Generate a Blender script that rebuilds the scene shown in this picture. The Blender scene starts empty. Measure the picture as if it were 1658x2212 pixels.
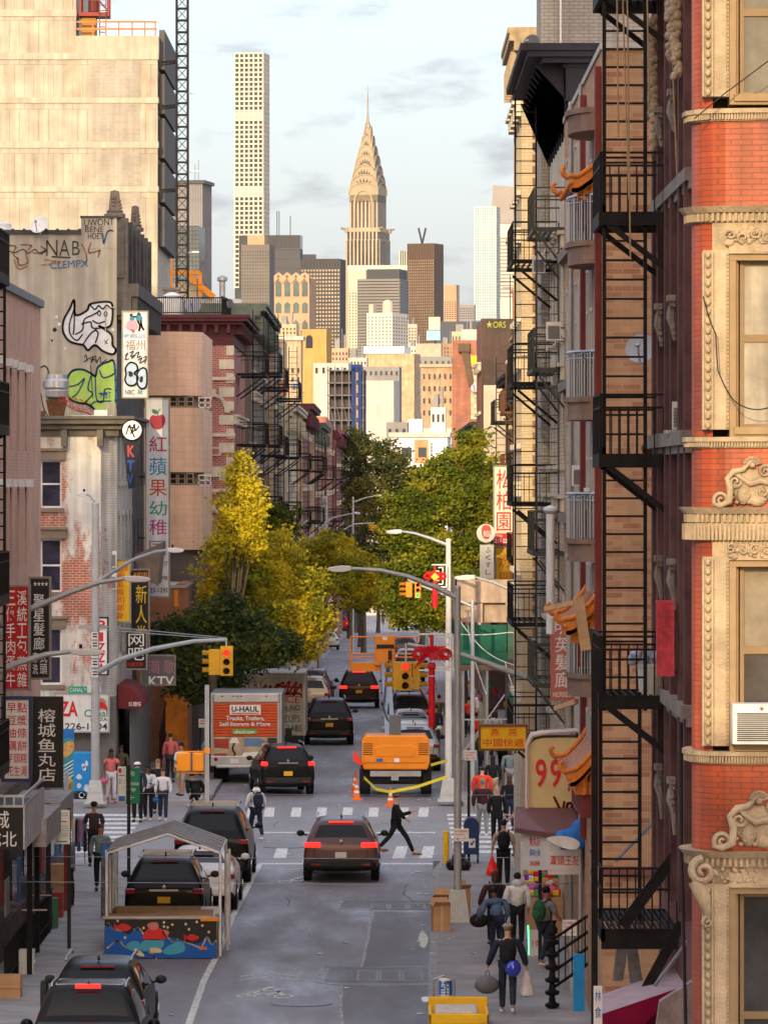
import bpy,bmesh,math,random
import numpy as np
from mathutils import Vector,Matrix
R=math.radians
sc=bpy.context.scene
col=sc.collection
# ---------------------------------------------------------------- camera
F,CU,HZ,EYE=11000.0,829.0,1040.0,10.6
cam_d=bpy.data.cameras.new('camera');cam=bpy.data.objects.new('camera',cam_d);col.objects.link(cam)
cam.location=(0,0,EYE);cam.rotation_euler=(R(90),0,0)
cam_d.sensor_fit='HORIZONTAL';cam_d.sensor_width=36;cam_d.lens=36*F/1658
cam_d.shift_y=(HZ-1106)/1658.0*1.0
cam_d.clip_start=1;cam_d.clip_end=60000
sc.camera=cam
# ---------------------------------------------------------------- sun, sky, exposure
SUN_AZ,SUN_EL=11.0,15.0
Ld=Vector((math.sin(R(SUN_AZ))*math.cos(R(SUN_EL)),math.cos(R(SUN_AZ))*math.cos(R(SUN_EL)),-math.sin(R(SUN_EL))))
sun_d=bpy.data.lights.new('sun','SUN');sun=bpy.data.objects.new('sun',sun_d);col.objects.link(sun)
sun_d.energy=2.5;sun_d.angle=R(0.5);sun_d.color=(1.0,0.77,0.44)
sun.rotation_euler=Ld.to_track_quat('-Z','Y').to_euler();sun.location=(-60,-60,60)
sc.view_settings.view_transform='Standard';sc.view_settings.look='None'
sc.view_settings.exposure=1.0;sc.view_settings.gamma=1.0
W=bpy.data.worlds.new('World');sc.world=W;W.use_nodes=True
def world():
 nt=W.node_tree;N=nt.nodes;K=nt.links;N.clear()
 out=N.new('ShaderNodeOutputWorld');bg=N.new('ShaderNodeBackground')
 sky=N.new('ShaderNodeTexSky');sky.sky_type='NISHITA';sky.sun_disc=False
 sky.sun_elevation=R(SUN_EL);sky.sun_rotation=R(180+SUN_AZ);sky.air_density=1.0;sky.dust_density=2.6;sky.ozone_density=1.2
 tc=N.new('ShaderNodeTexCoord')
 mp=N.new('ShaderNodeMapping');mp.inputs['Scale'].default_value=(30,30,95);mp.inputs['Location'].default_value=(3.1,0.0,4.45)
 K.new(tc.outputs['Generated'],mp.inputs['Vector'])
 nz=N.new('ShaderNodeTexNoise');nz.inputs['Scale'].default_value=1.0;nz.inputs['Detail'].default_value=7;nz.inputs['Roughness'].default_value=.58
 K.new(mp.outputs[0],nz.inputs['Vector'])
 rp=N.new('ShaderNodeValToRGB');rp.color_ramp.elements[0].position=.555;rp.color_ramp.elements[1].position=.69
 K.new(nz.outputs['Fac'],rp.inputs[0])
# thin high veil over the whole sky, then small grey clouds
 veil=N.new('ShaderNodeMix');veil.data_type='RGBA';veil.inputs['Factor'].default_value=.5;veil.inputs['B'].default_value=(3.1,3.2,3.75,1)
 K.new(sky.outputs[0],veil.inputs['A'])
 mx=N.new('ShaderNodeMix');mx.data_type='RGBA';mx.inputs['B'].default_value=(1.75,1.72,1.95,1)
 mul=N.new('ShaderNodeMath');mul.operation='MULTIPLY';mul.inputs[1].default_value=.6
 K.new(rp.outputs[0],mul.inputs[0]);K.new(mul.outputs[0],mx.inputs['Factor']);K.new(veil.outputs['Result'],mx.inputs['A'])
 sp=N.new('ShaderNodeSeparateXYZ');K.new(tc.outputs['Generated'],sp.inputs[0])
 dm=N.new('ShaderNodeMapRange');dm.inputs['From Min'].default_value=-.5;dm.inputs['From Max'].default_value=.9;dm.inputs['To Min'].default_value=0;dm.inputs['To Max'].default_value=1;K.new(sp.outputs['Y'],dm.inputs[0])
 tw=N.new('ShaderNodeMix');tw.data_type='RGBA';tw.inputs['A'].default_value=(1.42,1.24,1.08,1);tw.inputs['B'].default_value=(.86,.865,.885,1);K.new(dm.outputs[0],tw.inputs['Factor'])
 vs=N.new('ShaderNodeVectorMath');vs.operation='MULTIPLY';K.new(mx.outputs['Result'],vs.inputs[0]);K.new(tw.outputs['Result'],vs.inputs[1]);zz=N.new('ShaderNodeMath');zz.operation='MULTIPLY_ADD';zz.inputs[1].default_value=.9;zz.inputs[2].default_value=1.0;K.new(sp.outputs['Z'],zz.inputs[0]);v2=N.new('ShaderNodeVectorMath');v2.operation='SCALE';K.new(vs.outputs[0],v2.inputs[0]);K.new(zz.outputs[0],v2.inputs['Scale']);K.new(v2.outputs[0],bg.inputs['Color']);bg.inputs['Strength'].default_value=0.15
 K.new(bg.outputs[0],out.inputs[0])
world()
# ---------------------------------------------------------------- pixel <-> place helpers
def sd(d):return F/d
def PX(u,d):return(u-CU)*d/F
def PZ(v,d):return EYE-(v-HZ)*d/F
def P(u,v,d):return Vector((PX(u,d),d,PZ(v,d)))
def GZ(y):return 0.0 if y<225 else-(min(y,700.0)-225)*.0165
def gd(v):
 d=F*EYE/(v-HZ)
 return d if d<=225 else 75790.0/max(v-1221.5,60)
def G(u,v):
 d=gd(v);return Vector((PX(u,d),d,GZ(d)))
rnd=random.Random(7)
ORG={}
def tag(o,label=None,cat=None,group=None,kind=None):
 if label:o['label']=label
 if cat:o['category']=cat
 if group:o['group']=group
 if kind:o['kind']=kind
 return o
def empty(name,loc,label=None,cat=None,group=None,rz=0):
 o=bpy.data.objects.new(name,None);col.objects.link(o);o.empty_display_size=.2
 o.location=loc;o.rotation_euler.z=rz;ORG[o.name]=Vector(loc)
 return tag(o,label,cat,group)
def copy_tree(o,parent=None):
 c=o.copy();col.objects.link(c);c.parent=parent
 if o.name in ORG:ORG[c.name]=ORG[o.name]
 for ch in list(o.children):copy_tree(ch,c)
 return c
# ---------------------------------------------------------------- mesh builder
class MB:
 def __init__(s):s.v=[];s.f=[];s.m=[];s.M=None
 def add(s,vs,fs,mat=0):
  b=len(s.v)
  if s.M is not None:vs=[s.M@Vector(q)for q in vs]
  s.v.extend([tuple(q)for q in vs]);s.f.extend([tuple(i+b for i in f)for f in fs]);s.m.extend([mat]*len(fs));return s
 def box(s,x0,x1,y0,y1,z0,z1,mat=0):
  return s.add([(x0,y0,z0),(x1,y0,z0),(x1,y1,z0),(x0,y1,z0),(x0,y0,z1),(x1,y0,z1),(x1,y1,z1),(x0,y1,z1)],[(0,3,2,1),(4,5,6,7),(0,1,5,4),(1,2,6,5),(2,3,7,6),(3,0,4,7)],mat)
 def bar(s,p,q,w,h=None,mat=0,up=(0,0,1)):
  p=Vector(p);q=Vector(q);h=h or w;d=(q-p)
  if d.length<1e-6:return s
  d.normalize();u=Vector(up)
  if abs(d.dot(u))>.97:u=Vector((1,0,0))if abs(d.x)<.9 else Vector((0,1,0))
  a=d.cross(u).normalized()*(w/2);b=a.cross(d).normalized()*(h/2)
  vs=[p-a-b,p+a-b,p+a+b,p-a+b,q-a-b,q+a-b,q+a+b,q-a+b]
  return s.add(vs,[(0,3,2,1),(4,5,6,7),(0,1,5,4),(1,2,6,5),(2,3,7,6),(3,0,4,7)],mat)
 def tube(s,pts,r,n=8,mat=0,cap=True):
  pts=[Vector(p)for p in pts];rs=r if isinstance(r,(list,tuple))else[r]*len(pts)
  vs=[];fs=[];pa=None
  for i,p in enumerate(pts):
   t=(pts[min(i+1,len(pts)-1)]-pts[max(i-1,0)]).normalized()
   if pa is None:
    pa=t.cross(Vector((0,0,1)))
    if pa.length<.05:pa=t.cross(Vector((1,0,0)))
   pa=(pa-t*pa.dot(t)).normalized();pb=t.cross(pa)
   for k in range(n):
    an=2*math.pi*k/n;vs.append(p+(pa*math.cos(an)+pb*math.sin(an))*rs[i])
  for i in range(len(pts)-1):
   for k in range(n):
    k2=(k+1)%n;fs.append((i*n+k,i*n+k2,(i+1)*n+k2,(i+1)*n+k))
  if cap:fs.append(tuple(range(n-1,-1,-1)));fs.append(tuple((len(pts)-1)*n+k for k in range(n)))
  return s.add(vs,fs,mat)
 def lathe(s,prof,c=(0,0,0),n=16,mat=0,axis='z'):
  vs=[];fs=[];c=Vector(c)
  for r,h in prof:
   for k in range(n):
    a=2*math.pi*k/n;x,y=r*math.cos(a),r*math.sin(a)
    vs.append(c+(Vector((x,y,h))if axis=='z' else Vector((x,h,y))if axis=='y' else Vector((h,x,y))))
  for i in range(len(prof)-1):
   for k in range(n):
    k2=(k+1)%n;fs.append((i*n+k,i*n+k2,(i+1)*n+k2,(i+1)*n+k))
  fs.append(tuple(range(n-1,-1,-1)));fs.append(tuple((len(prof)-1)*n+k for k in range(n)))
  return s.add(vs,fs,mat)
 def prism(s,poly,o,A,B,T,mat=0):
  o=Vector(o);A=Vector(A);B=Vector(B);T=Vector(T);n=len(poly)
  vs=[o+A*a+B*b for a,b in poly];vs+=[q+T for q in vs]
  fs=[tuple(range(n)),tuple(range(2*n-1,n-1,-1))]+[(i,i+n,(i+1)%n+n,(i+1)%n)for i in range(n)]
  return s.add(vs,fs,mat)
 def quad(s,a,b,c,d,mat=0):return s.add([a,b,c,d],[(0,1,2,3)],mat)
 def ball(s,c,r,n=8,m=6,mat=0):
  c=Vector(c);r=Vector(r)if hasattr(r,'__len__')else Vector((r,r,r));vs=[c+Vector((0,0,-r.z))];fs=[]
  for i in range(1,m):
   t=-math.pi/2+math.pi*i/m
   for k in range(n):
    a=2*math.pi*k/n;vs.append(c+Vector((r.x*math.cos(t)*math.cos(a),r.y*math.cos(t)*math.sin(a),r.z*math.sin(t))))
  vs.append(c+Vector((0,0,r.z)));L=len(vs)-1
  for k in range(n):
   k2=(k+1)%n;fs.append((0,1+k2,1+k));fs.append((L,L-n+k,L-n+k2))
   for i in range(m-2):fs.append((1+i*n+k,1+i*n+k2,1+(i+1)*n+k2,1+(i+1)*n+k))
  return s.add(vs,fs,mat)
 def mesh(s,name,mats,off=None,smooth=None):
  me=bpy.data.meshes.new(name);o=off or Vector((0,0,0))
  me.from_pydata([(q[0]-o[0],q[1]-o[1],q[2]-o[2])for q in s.v],[],s.f)
  for m in(mats if isinstance(mats,(list,tuple))else[mats]):me.materials.append(m)
  if any(s.m):me.polygons.foreach_set('material_index',s.m)
  me.update()
  if smooth:smooth_mesh(me,smooth)
  return me
 def build(s,name,mats,parent=None,smooth=None,bevel=0):
  off=ORG.get(parent.name)if parent else None
  me=s.mesh(name,mats,off,smooth);o=bpy.data.objects.new(name,me);col.objects.link(o)
  if parent:o.parent=parent;ORG[o.name]=off if off is not None else Vector((0,0,0))
  else:ORG[o.name]=Vector((0,0,0))
  if bevel:
   b=o.modifiers.new('b','BEVEL');b.width=bevel;b.segments=2;b.limit_method='ANGLE'
  return o
def smooth_mesh(me,ang):
 me.polygons.foreach_set('use_smooth',[True]*len(me.polygons))
 if ang and ang<180:me.set_sharp_from_angle(angle=R(ang))
def rootmb(s,name,mats,label,cat,group=None,smooth=None,base=None,kind=None,bevel=0):
 """one-mesh thing with its origin at base"""
 b=Vector(base)if base is not None else Vector(s.v[0])
 me=s.mesh(name,mats,b,smooth);o=bpy.data.objects.new(name,me);col.objects.link(o);o.location=b;ORG[o.name]=b
 if bevel:
  bb=o.modifiers.new('b','BEVEL');bb.width=bevel;bb.segments=2;bb.limit_method='ANGLE'
 return tag(o,label,cat,group,kind)
# ---------------------------------------------------------------- materials
MATS={}
def _new(name):
 m=bpy.data.materials.new(name);m.use_nodes=True;nt=m.node_tree
 return m,nt,nt.nodes['Principled BSDF']
def M(name,c,rough=.8,metal=0.0,var=.14,vs=1.5,bump=0.0,bs=14.0,streak=0.0,emit=0.0,coat=0.0,spec=.2):
 if name in MATS:return MATS[name]
 m,nt,b=_new(name);N=nt.nodes;K=nt.links;MATS[name]=m
 b.inputs['Roughness'].default_value=rough;b.inputs['Metallic'].default_value=metal
 b.inputs['Coat Weight'].default_value=coat;b.inputs['Specular IOR Level'].default_value=spec;b.inputs['Base Color'].default_value=(*c,1)
 if emit:b.inputs['Emission Color'].default_value=(*c,1);b.inputs['Emission Strength'].default_value=emit
 geo=N.new('ShaderNodeNewGeometry')
 if var:
  nz=N.new('ShaderNodeTexNoise');nz.inputs['Scale'].default_value=vs;nz.inputs['Detail'].default_value=5;nz.inputs['Roughness'].default_value=.65
  K.new(geo.outputs['Position'],nz.inputs['Vector'])
  mr=N.new('ShaderNodeMapRange');mr.inputs['From Min'].default_value=.3;mr.inputs['From Max'].default_value=.7;mr.inputs['To Min'].default_value=1-var;mr.inputs['To Max'].default_value=1+var
  K.new(nz.outputs['Fac'],mr.inputs['Value']);src=mr.outputs[0]
  if streak:
   mp=N.new('ShaderNodeMapping');mp.inputs['Scale'].default_value=(2.6,2.6,.16);K.new(geo.outputs['Position'],mp.inputs[0])
   n2=N.new('ShaderNodeTexNoise');n2.inputs['Scale'].default_value=1.6;n2.inputs['Detail'].default_value=6;K.new(mp.outputs[0],n2.inputs['Vector'])
   r2=N.new('ShaderNodeMapRange');r2.inputs['From Min'].default_value=.35;r2.inputs['From Max'].default_value=.65;r2.inputs['To Min'].default_value=1-streak;r2.inputs['To Max'].default_value=1+streak*.4
   K.new(n2.outputs['Fac'],r2.inputs['Value']);mu=N.new('ShaderNodeMath');mu.operation='MULTIPLY';K.new(src,mu.inputs[0]);K.new(r2.outputs[0],mu.inputs[1]);src=mu.outputs[0]
  vm=N.new('ShaderNodeVectorMath');vm.operation='SCALE';vm.inputs[0].default_value=c;K.new(src,vm.inputs['Scale']);K.new(vm.outputs[0],b.inputs['Base Color'])
 if bump:
  n3=N.new('ShaderNodeTexNoise');n3.inputs['Scale'].default_value=bs;n3.inputs['Detail'].default_value=4;K.new(geo.outputs['Position'],n3.inputs['Vector'])
  bp=N.new('ShaderNodeBump');bp.inputs['Strength'].default_value=bump;bp.inputs['Distance'].default_value=.05;K.new(n3.outputs['Fac'],bp.inputs['Height']);K.new(bp.outputs[0],b.inputs['Normal'])
 return m
def brick(name,c1,c2,cm,bw=.21,bh=.075,mort=.010,var=.25,patch=None,patch_lo=.45,patch_hi=.55,patch_sc=.6,rough=.85,streak=.2,pmap=(1,1,1),bump=.5,bias=0.0):
 if name in MATS:return MATS[name]
 m,nt,b=_new(name);N=nt.nodes;K=nt.links;MATS[name]=m;b.inputs['Roughness'].default_value=rough
 geo=N.new('ShaderNodeNewGeometry');sx=N.new('ShaderNodeSeparateXYZ');K.new(geo.outputs['Position'],sx.inputs[0])
 ad=N.new('ShaderNodeMath');K.new(sx.outputs['X'],ad.inputs[0]);K.new(sx.outputs['Y'],ad.inputs[1])
 cx=N.new('ShaderNodeCombineXYZ');K.new(ad.outputs[0],cx.inputs['X']);K.new(sx.outputs['Z'],cx.inputs['Y'])
 bk=N.new('ShaderNodeTexBrick');K.new(cx.outputs[0],bk.inputs['Vector'])
 bk.inputs['Scale'].default_value=1;bk.inputs['Brick Width'].default_value=bw;bk.inputs['Row Height'].default_value=bh;bk.inputs['Mortar Size'].default_value=mort
 bk.inputs['Mortar Smooth'].default_value=.3;bk.inputs['Bias'].default_value=bias
 bk.inputs['Color1'].default_value=(*c1,1);bk.inputs['Color2'].default_value=(*c2,1);bk.inputs['Mortar'].default_value=(*cm,1)
 nz=N.new('ShaderNodeTexNoise');nz.inputs['Scale'].default_value=.9;nz.inputs['Detail'].default_value=7;K.new(geo.outputs['Position'],nz.inputs['Vector'])
 mr=N.new('ShaderNodeMapRange');mr.inputs['From Min'].default_value=.3;mr.inputs['From Max'].default_value=.7;mr.inputs['To Min'].default_value=1-var;mr.inputs['To Max'].default_value=1+var;K.new(nz.outputs['Fac'],mr.inputs['Value'])
 mp=N.new('ShaderNodeMapping');mp.inputs['Scale'].default_value=(3,3,.2);K.new(geo.outputs['Position'],mp.inputs[0])
 n2=N.new('ShaderNodeTexNoise');n2.inputs['Scale'].default_value=1.4;n2.inputs['Detail'].default_value=6;K.new(mp.outputs[0],n2.inputs['Vector'])
 r2=N.new('ShaderNodeMapRange');r2.inputs['From Min'].default_value=.35;r2.inputs['From Max'].default_value=.65;r2.inputs['To Min'].default_value=1-streak;r2.inputs['To Max'].default_value=1+streak*.3;K.new(n2.outputs['Fac'],r2.inputs['Value'])
 mu=N.new('ShaderNodeMath');mu.operation='MULTIPLY';K.new(mr.outputs[0],mu.inputs[0]);K.new(r2.outputs[0],mu.inputs[1])
 src=bk.outputs['Color']
 if patch:
  pm=N.new('ShaderNodeMapping');pm.inputs['Scale'].default_value=pmap;K.new(geo.outputs['Position'],pm.inputs[0])
  pn=N.new('ShaderNodeTexNoise');pn.inputs['Scale'].default_value=patch_sc;pn.inputs['Detail'].default_value=9;pn.inputs['Roughness'].default_value=.72;K.new(pm.outputs[0],pn.inputs['Vector'])
  pr=N.new('ShaderNodeMapRange');pr.inputs['From Min'].default_value=patch_lo;pr.inputs['From Max'].default_value=patch_hi;K.new(pn.outputs['Fac'],pr.inputs['Value'])
  px=N.new('ShaderNodeMix');px.data_type='RGBA';px.inputs['B'].default_value=(*patch,1);K.new(pr.outputs[0],px.inputs['Factor']);K.new(src,px.inputs['A']);src=px.outputs['Result']
 vm=N.new('ShaderNodeVectorMath');vm.operation='SCALE';K.new(src,vm.inputs[0]);K.new(mu.outputs[0],vm.inputs['Scale']);K.new(vm.outputs[0],b.inputs['Base Color'])
 if bump:
  bp=N.new('ShaderNodeBump');bp.inputs['Strength'].default_value=bump;bp.inputs['Distance'].default_value=.01;bp.invert=True;K.new(bk.outputs['Fac'],bp.inputs['Height']);K.new(bp.outputs[0],b.inputs['Normal'])
 return m
def glass(name,c=(.02,.025,.03),rough=.06,var=.5,vs=.8,spec=.35):
 if name in MATS:return MATS[name]
 m=M(name,c,rough,0,var,vs,bump=.03,bs=2.5,spec=spec);return m
def leafmat(name,c1,c2,c3,trans=.35):
 if name in MATS:return MATS[name]
 m,nt,b=_new(name);N=nt.nodes;K=nt.links;MATS[name]=m
 geo=N.new('ShaderNodeNewGeometry');rp=N.new('ShaderNodeValToRGB');e=rp.color_ramp.elements
 e[0].color=(*c1,1);e[1].color=(*c3,1);q=e.new(.5);q.color=(*c2,1)
 nz=N.new('ShaderNodeTexNoise');nz.inputs['Scale'].default_value=.7;nz.inputs['Detail'].default_value=3;K.new(geo.outputs['Position'],nz.inputs['Vector'])
 a=N.new('ShaderNodeMath');a.operation='MULTIPLY_ADD';a.inputs[1].default_value=2.4;a.inputs[2].default_value=-.95;K.new(nz.outputs['Fac'],a.inputs[0])
 a2=N.new('ShaderNodeMath');a2.operation='MULTIPLY_ADD';a2.inputs[1].default_value=.5;K.new(geo.outputs['Random Per Island'],a2.inputs[0]);K.new(a.outputs[0],a2.inputs[2]);K.new(a2.outputs[0],rp.inputs[0])
 K.new(rp.outputs[0],b.inputs['Base Color']);b.inputs['Roughness'].default_value=.55;b.inputs['Specular IOR Level'].default_value=.1
 tr=N.new('ShaderNodeBsdfTranslucent');K.new(rp.outputs[0],tr.inputs[0]);ms=N.new('ShaderNodeMixShader');ms.inputs[0].default_value=trans
 K.new(b.outputs[0],ms.inputs[1]);K.new(tr.outputs[0],ms.inputs[2]);K.new(ms.outputs[0],N['Material Output'].inputs[0])
 return m
BLK=M('black_iron',(.009,.0085,.009),.65,0,.6,4,spec=.15)
WHT=M('white_paint',(.62,.62,.60),.55,0,.1,3,streak=.12)
STEEL=M('galvanised_steel',(.30,.31,.33),.45,.6,.15,3)
GRYP=M('grey_lamp_paint',(.36,.37,.38),.5,.3,.12,2)
GL=glass('window_glass');GLW=M('white_curtained_glass',(.30,.30,.29),.15,0,.45,.7,streak=.3)
RUST=M('rusty_steel',(.13,.06,.035),.8,.3,.35,5)
RED=M('red_paint',(.50,.022,.02),.5,0,.12,3);YEL=M('yellow_paint',(.72,.42,.015),.5,0,.1,3)
ORG_P=M('orange_paint',(.78,.26,.015),.42,0,.1,2,coat=.2);TYRE=M('tyre_rubber',(.012,.012,.012),.85,0,.2,8)
CHROME=M('chrome',(.28,.28,.30),.3,.9,0)
WOODB=M('raw_wood',(.42,.27,.15),.8,0,.25,4)
CONC=M('pale_concrete',(.42,.40,.37),.9,0,.18,1.2,bump=.25)
# ---------------------------------------------------------------- lettering
_gc={}
def glyph(body,bold=0.0):
 if any(ord(q)>0x2E7F for q in body):bold=min(bold,.004)
 k=(body,bold)
 if k in _gc:return _gc[k]
 c=bpy.data.curves.new('t','FONT');c.body=body;c.offset=bold;c.resolution_u=3
 o=bpy.data.objects.new('t',c);col.objects.link(o);bpy.context.view_layer.update()
 me=bpy.data.meshes.new_from_object(o.evaluated_get(bpy.context.evaluated_depsgraph_get()))
 vs=[tuple(q.co)for q in me.vertices];fs=[tuple(p.vertices)for p in me.polygons]
 bpy.data.objects.remove(o);bpy.data.curves.remove(c);bpy.data.meshes.remove(me)
 if not vs:vs=[(0,0,0),(1,0,0),(0,1,0)];fs=[]
 x0=min(q[0]for q in vs);x1=max(q[0]for q in vs);y0=min(q[1]for q in vs);y1=max(q[1]for q in vs)
 _gc[k]=([((q[0]-x0)/max(x1-x0,1e-5)-.5,(q[1]-y0)/max(y1-y0,1e-5)-.5)for q in vs],fs,(x1-x0)/max(y1-y0,1e-5))
 return _gc[k]
def put(mb,body,c,w,h,ux=(1,0,0),uz=(0,0,1),mat=0,bold=.012,rot=0.0):
 """letters fitted into a w x h box centred on c, on the plane ux/uz"""
 vs,fs,asp=glyph(body,bold);c=Vector(c);ux=Vector(ux);uz=Vector(uz)
 if w is None:w=h*asp
 if h is None:h=w/asp
 ca,sa=math.cos(rot),math.sin(rot)
 mb.add([c+ux*(a*w*ca-b*h*sa)+uz*(a*w*sa+b*h*ca)for a,b in vs],fs,mat)
def putpx(mb,body,u0,v0,u1,v1,d,mat=0,bold=.012,rot=0.0):
 s=d/F;put(mb,body,P((u0+u1)/2,(v0+v1)/2,d),(u1-u0)*s,(v1-v0)*s,mat=mat,bold=bold,rot=rot)
def board(name,label,cat,rect,d,face,frame=None,thick=.16,texts=(),group=None,fw=.05,extra=None,inks=None):
 """upright sign board facing the camera: rect (u0,v0,u1,v1); texts = (body,u0,v0,u1,v1,ink[,bold])"""
 u0,v0,u1,v1=rect;a=P(u0,v1,d);b=P(u1,v0,d)
 t=empty(name,((a.x+b.x)/2,d,a.z),label,cat,group)
 MB().box(a.x,b.x,d,d+thick,a.z,b.z).build('panel',face,t)
 if frame:
  m=MB();y0,y1=d-.03,d+thick+.02
  m.box(a.x-fw,a.x,y0,y1,a.z-fw,b.z+fw);m.box(b.x,b.x+fw,y0,y1,a.z-fw,b.z+fw)
  m.box(a.x,b.x,y0,y1,a.z-fw,a.z);m.box(a.x,b.x,y0,y1,b.z,b.z+fw);m.build('frame',frame,t)
 by={}
 for q in texts:by.setdefault(q[5],[]).append(q)
 for ink,qs in by.items():
  m=MB()
  for q in qs:putpx(m,q[0],q[1],q[2],q[3],q[4],d-.008,bold=(q[6]if len(q)>6 else .012))
  m.build('lettering',ink,t)
 return t
def col_text(chars,u0,u1,v0,v1,ink,bold=.012,pad=.1):
 n=len(chars);h=(v1-v0)/n
 return[(c,u0,v0+h*(i+pad/2),u1,v0+h*(i+1-pad/2),ink,bold)for i,c in enumerate(chars)]
# ---------------------------------------------------------------- windows, walls with openings, fire escapes
_wc={}
def win_mesh(w,h,style,fm,gm):
 k=(round(w,3),round(h,3),style,fm.name,gm.name)
 if k in _wc:return _wc[k]
 m=MB();t=.06 if w>.5 else .035;y=-.02;y1=.05
 m.box(0,t,y,y1,0,h);m.box(w-t,w,y,y1,0,h);m.box(t,w-t,y,y1,0,t);m.box(t,w-t,y,y1,h-t,h)
 if 's' in style:m.box(t,w-t,y+.005,y1,h*.5-t/2,h*.5+t/2)
 if 'v' in style:m.box(w/2-t/3,w/2+t/3,y+.008,y1,t,h-t)
 if 'g' in style:
  for i in(1,2,3):m.box(w*i/4-.02,w*i/4+.02,y+.008,y1,t,h-t)
  for i in(1,2,3):m.box(t,w-t,y+.01,y1,h*i/4-.02,h*i/4+.02)
 p=MB();p.quad((t*.5,.03,t*.5),(w-t*.5,.03,t*.5),(w-t*.5,.03,h-t*.5),(t*.5,.03,h-t*.5))
 tr=None
 if 'l' in style or 'L' in style:
  tr=MB();e=.1
  tr.box(-e,w+e,-.12,-.003,-.14,-.01)
  if 'L' in style:tr.box(-e*1.5,w+e*1.5,-.16,-.003,h+.01,h+.30);tr.box(-e*2,w+e*2,-.24,-.003,h+.31,h+.40)
  else:tr.box(-e,w+e,-.06,-.003,h+.01,h+.2)
 _wc[k]=(m.mesh('window',fm),p.mesh('pane',gm),tr)
 return _wc[k]
def window(parent,p,ux,w,h,style='s',fm=None,gm=None,inset=.12,trim=None):
 """a sash window in a wall: p bottom-left corner on the wall plane, ux along the wall (outside is -y of the local frame)"""
 fm=fm or WHT;gm=gm or GL
 me,pe,tr=win_mesh(w,h,style,fm,gm);ux=Vector(ux).normalized();inn=Vector((-ux.y,ux.x,0))
 o=bpy.data.objects.new('window',me);col.objects.link(o);o.parent=parent
 off=ORG.get(parent.name,Vector((0,0,0)))if parent else Vector((0,0,0))
 o.location=Vector(p)+inn*inset-off;o.rotation_euler.z=math.atan2(ux.y,ux.x)
 q=bpy.data.objects.new('pane',pe);col.objects.link(q);q.parent=o
 if tr and trim:
  kk=('tr',id(tr),trim.name)
  if kk not in _wc:_wc[kk]=tr.mesh('trim',trim)
  t=bpy.data.objects.new('trim',_wc[kk]);col.objects.link(t);t.parent=o;t.location=(0,-inset,0)
 return o
def wall(mb,p,ux,w,h,ops=(),depth=.14,mat=0,reveal=None):
 """wall plane with real openings; ops = (a,b,w,h) from the lower-left corner; reveals go inwards"""
 p=Vector(p);ux=Vector(ux).normalized();inn=Vector((-ux.y,ux.x,0));uz=Vector((0,0,1))
 xs=sorted({0.0,w}|{q[0]for q in ops}|{q[0]+q[2]for q in ops});zs=sorted({0.0,h}|{q[1]for q in ops}|{q[1]+q[3]for q in ops})
 xs=[x for x in xs if 0<=x<=w];zs=[z for z in zs if 0<=z<=h]
 A=lambda a,b,i=0:p+ux*a+uz*b+inn*i
 for i in range(len(xs)-1):
  j=0
  while j<len(zs)-1:
   cx=(xs[i]+xs[i+1])/2;inside=lambda jj:any(q[0]<cx<q[0]+q[2]and q[1]<(zs[jj]+zs[jj+1])/2<q[1]+q[3]for q in ops)
   if inside(j):j+=1;continue
   k=j
   while k+1<len(zs)-1 and not inside(k+1):k+=1
   mb.quad(A(xs[i],zs[j]),A(xs[i+1],zs[j]),A(xs[i+1],zs[k+1]),A(xs[i],zs[k+1]),mat);j=k+1
 r=mat if reveal is None else reveal
 for a,b,ww,hh in ops:
  mb.quad(A(a,b),A(a,b+hh),A(a,b+hh,depth),A(a,b,depth),r);mb.quad(A(a+ww,b,depth),A(a+ww,b+hh,depth),A(a+ww,b+hh),A(a+ww,b),r)
  mb.quad(A(a,b,depth),A(a+ww,b,depth),A(a+ww,b),A(a,b),r);mb.quad(A(a,b+hh),A(a+ww,b+hh),A(a+ww,b+hh,depth),A(a,b+hh,depth),r)
  mb.quad(A(a,b,depth+.1),A(a+ww,b,depth+.1),A(a+ww,b+hh,depth+.1),A(a,b+hh,depth+.1),r)
def shell(mb,x0,x1,y0,y1,z0,z1,skip='',mat=0,roof=0):
 """the plain sides and roof of a block; skip letters f(ront) l(eft) r(ight) for sides given openings elsewhere"""
 if 'f' not in skip:mb.quad((x0,y0,z0),(x1,y0,z0),(x1,y0,z1),(x0,y0,z1),mat)
 if 'r' not in skip:mb.quad((x1,y0,z0),(x1,y1,z0),(x1,y1,z1),(x1,y0,z1),mat)
 if 'l' not in skip:mb.quad((x0,y1,z0),(x0,y0,z0),(x0,y0,z1),(x0,y1,z1),mat)
 mb.quad((x1,y1,z0),(x0,y1,z0),(x0,y1,z1),(x1,y1,z1),mat)
 mb.quad((x0,y0,z1),(x1,y0,z1),(x1,y1,z1),(x0,y1,z1),roof)
def grid_ops(w,h,cols,rows,ww,wh,x0=None,z0=1.0,dx=None,dz=None):
 dx=dx or w/cols;x0=(dx-ww)/2 if x0 is None else x0;dz=dz or(h-z0)/rows
 return[(x0+i*dx,z0+j*dz,ww,wh)for j in range(rows)for i in range(cols)]
def cornice(mb,x0,x1,y0,y1,z,prof,sides='fr',mat=0):
 """stepped cornice: prof = [(out, dz0, dz1)], around the front (f) and right (r) or left (l) of a block"""
 for i,(o,a,b)in enumerate(prof):
  e=.004*(i+1);xa=x0-(o if 'l' in sides else e);xb=x1+(o if 'r' in sides else e);ya=y0-(o if 'f' in sides else e)
  mb.box(xa,xb,ya,y1+e,z+a,z+b,mat)
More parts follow.
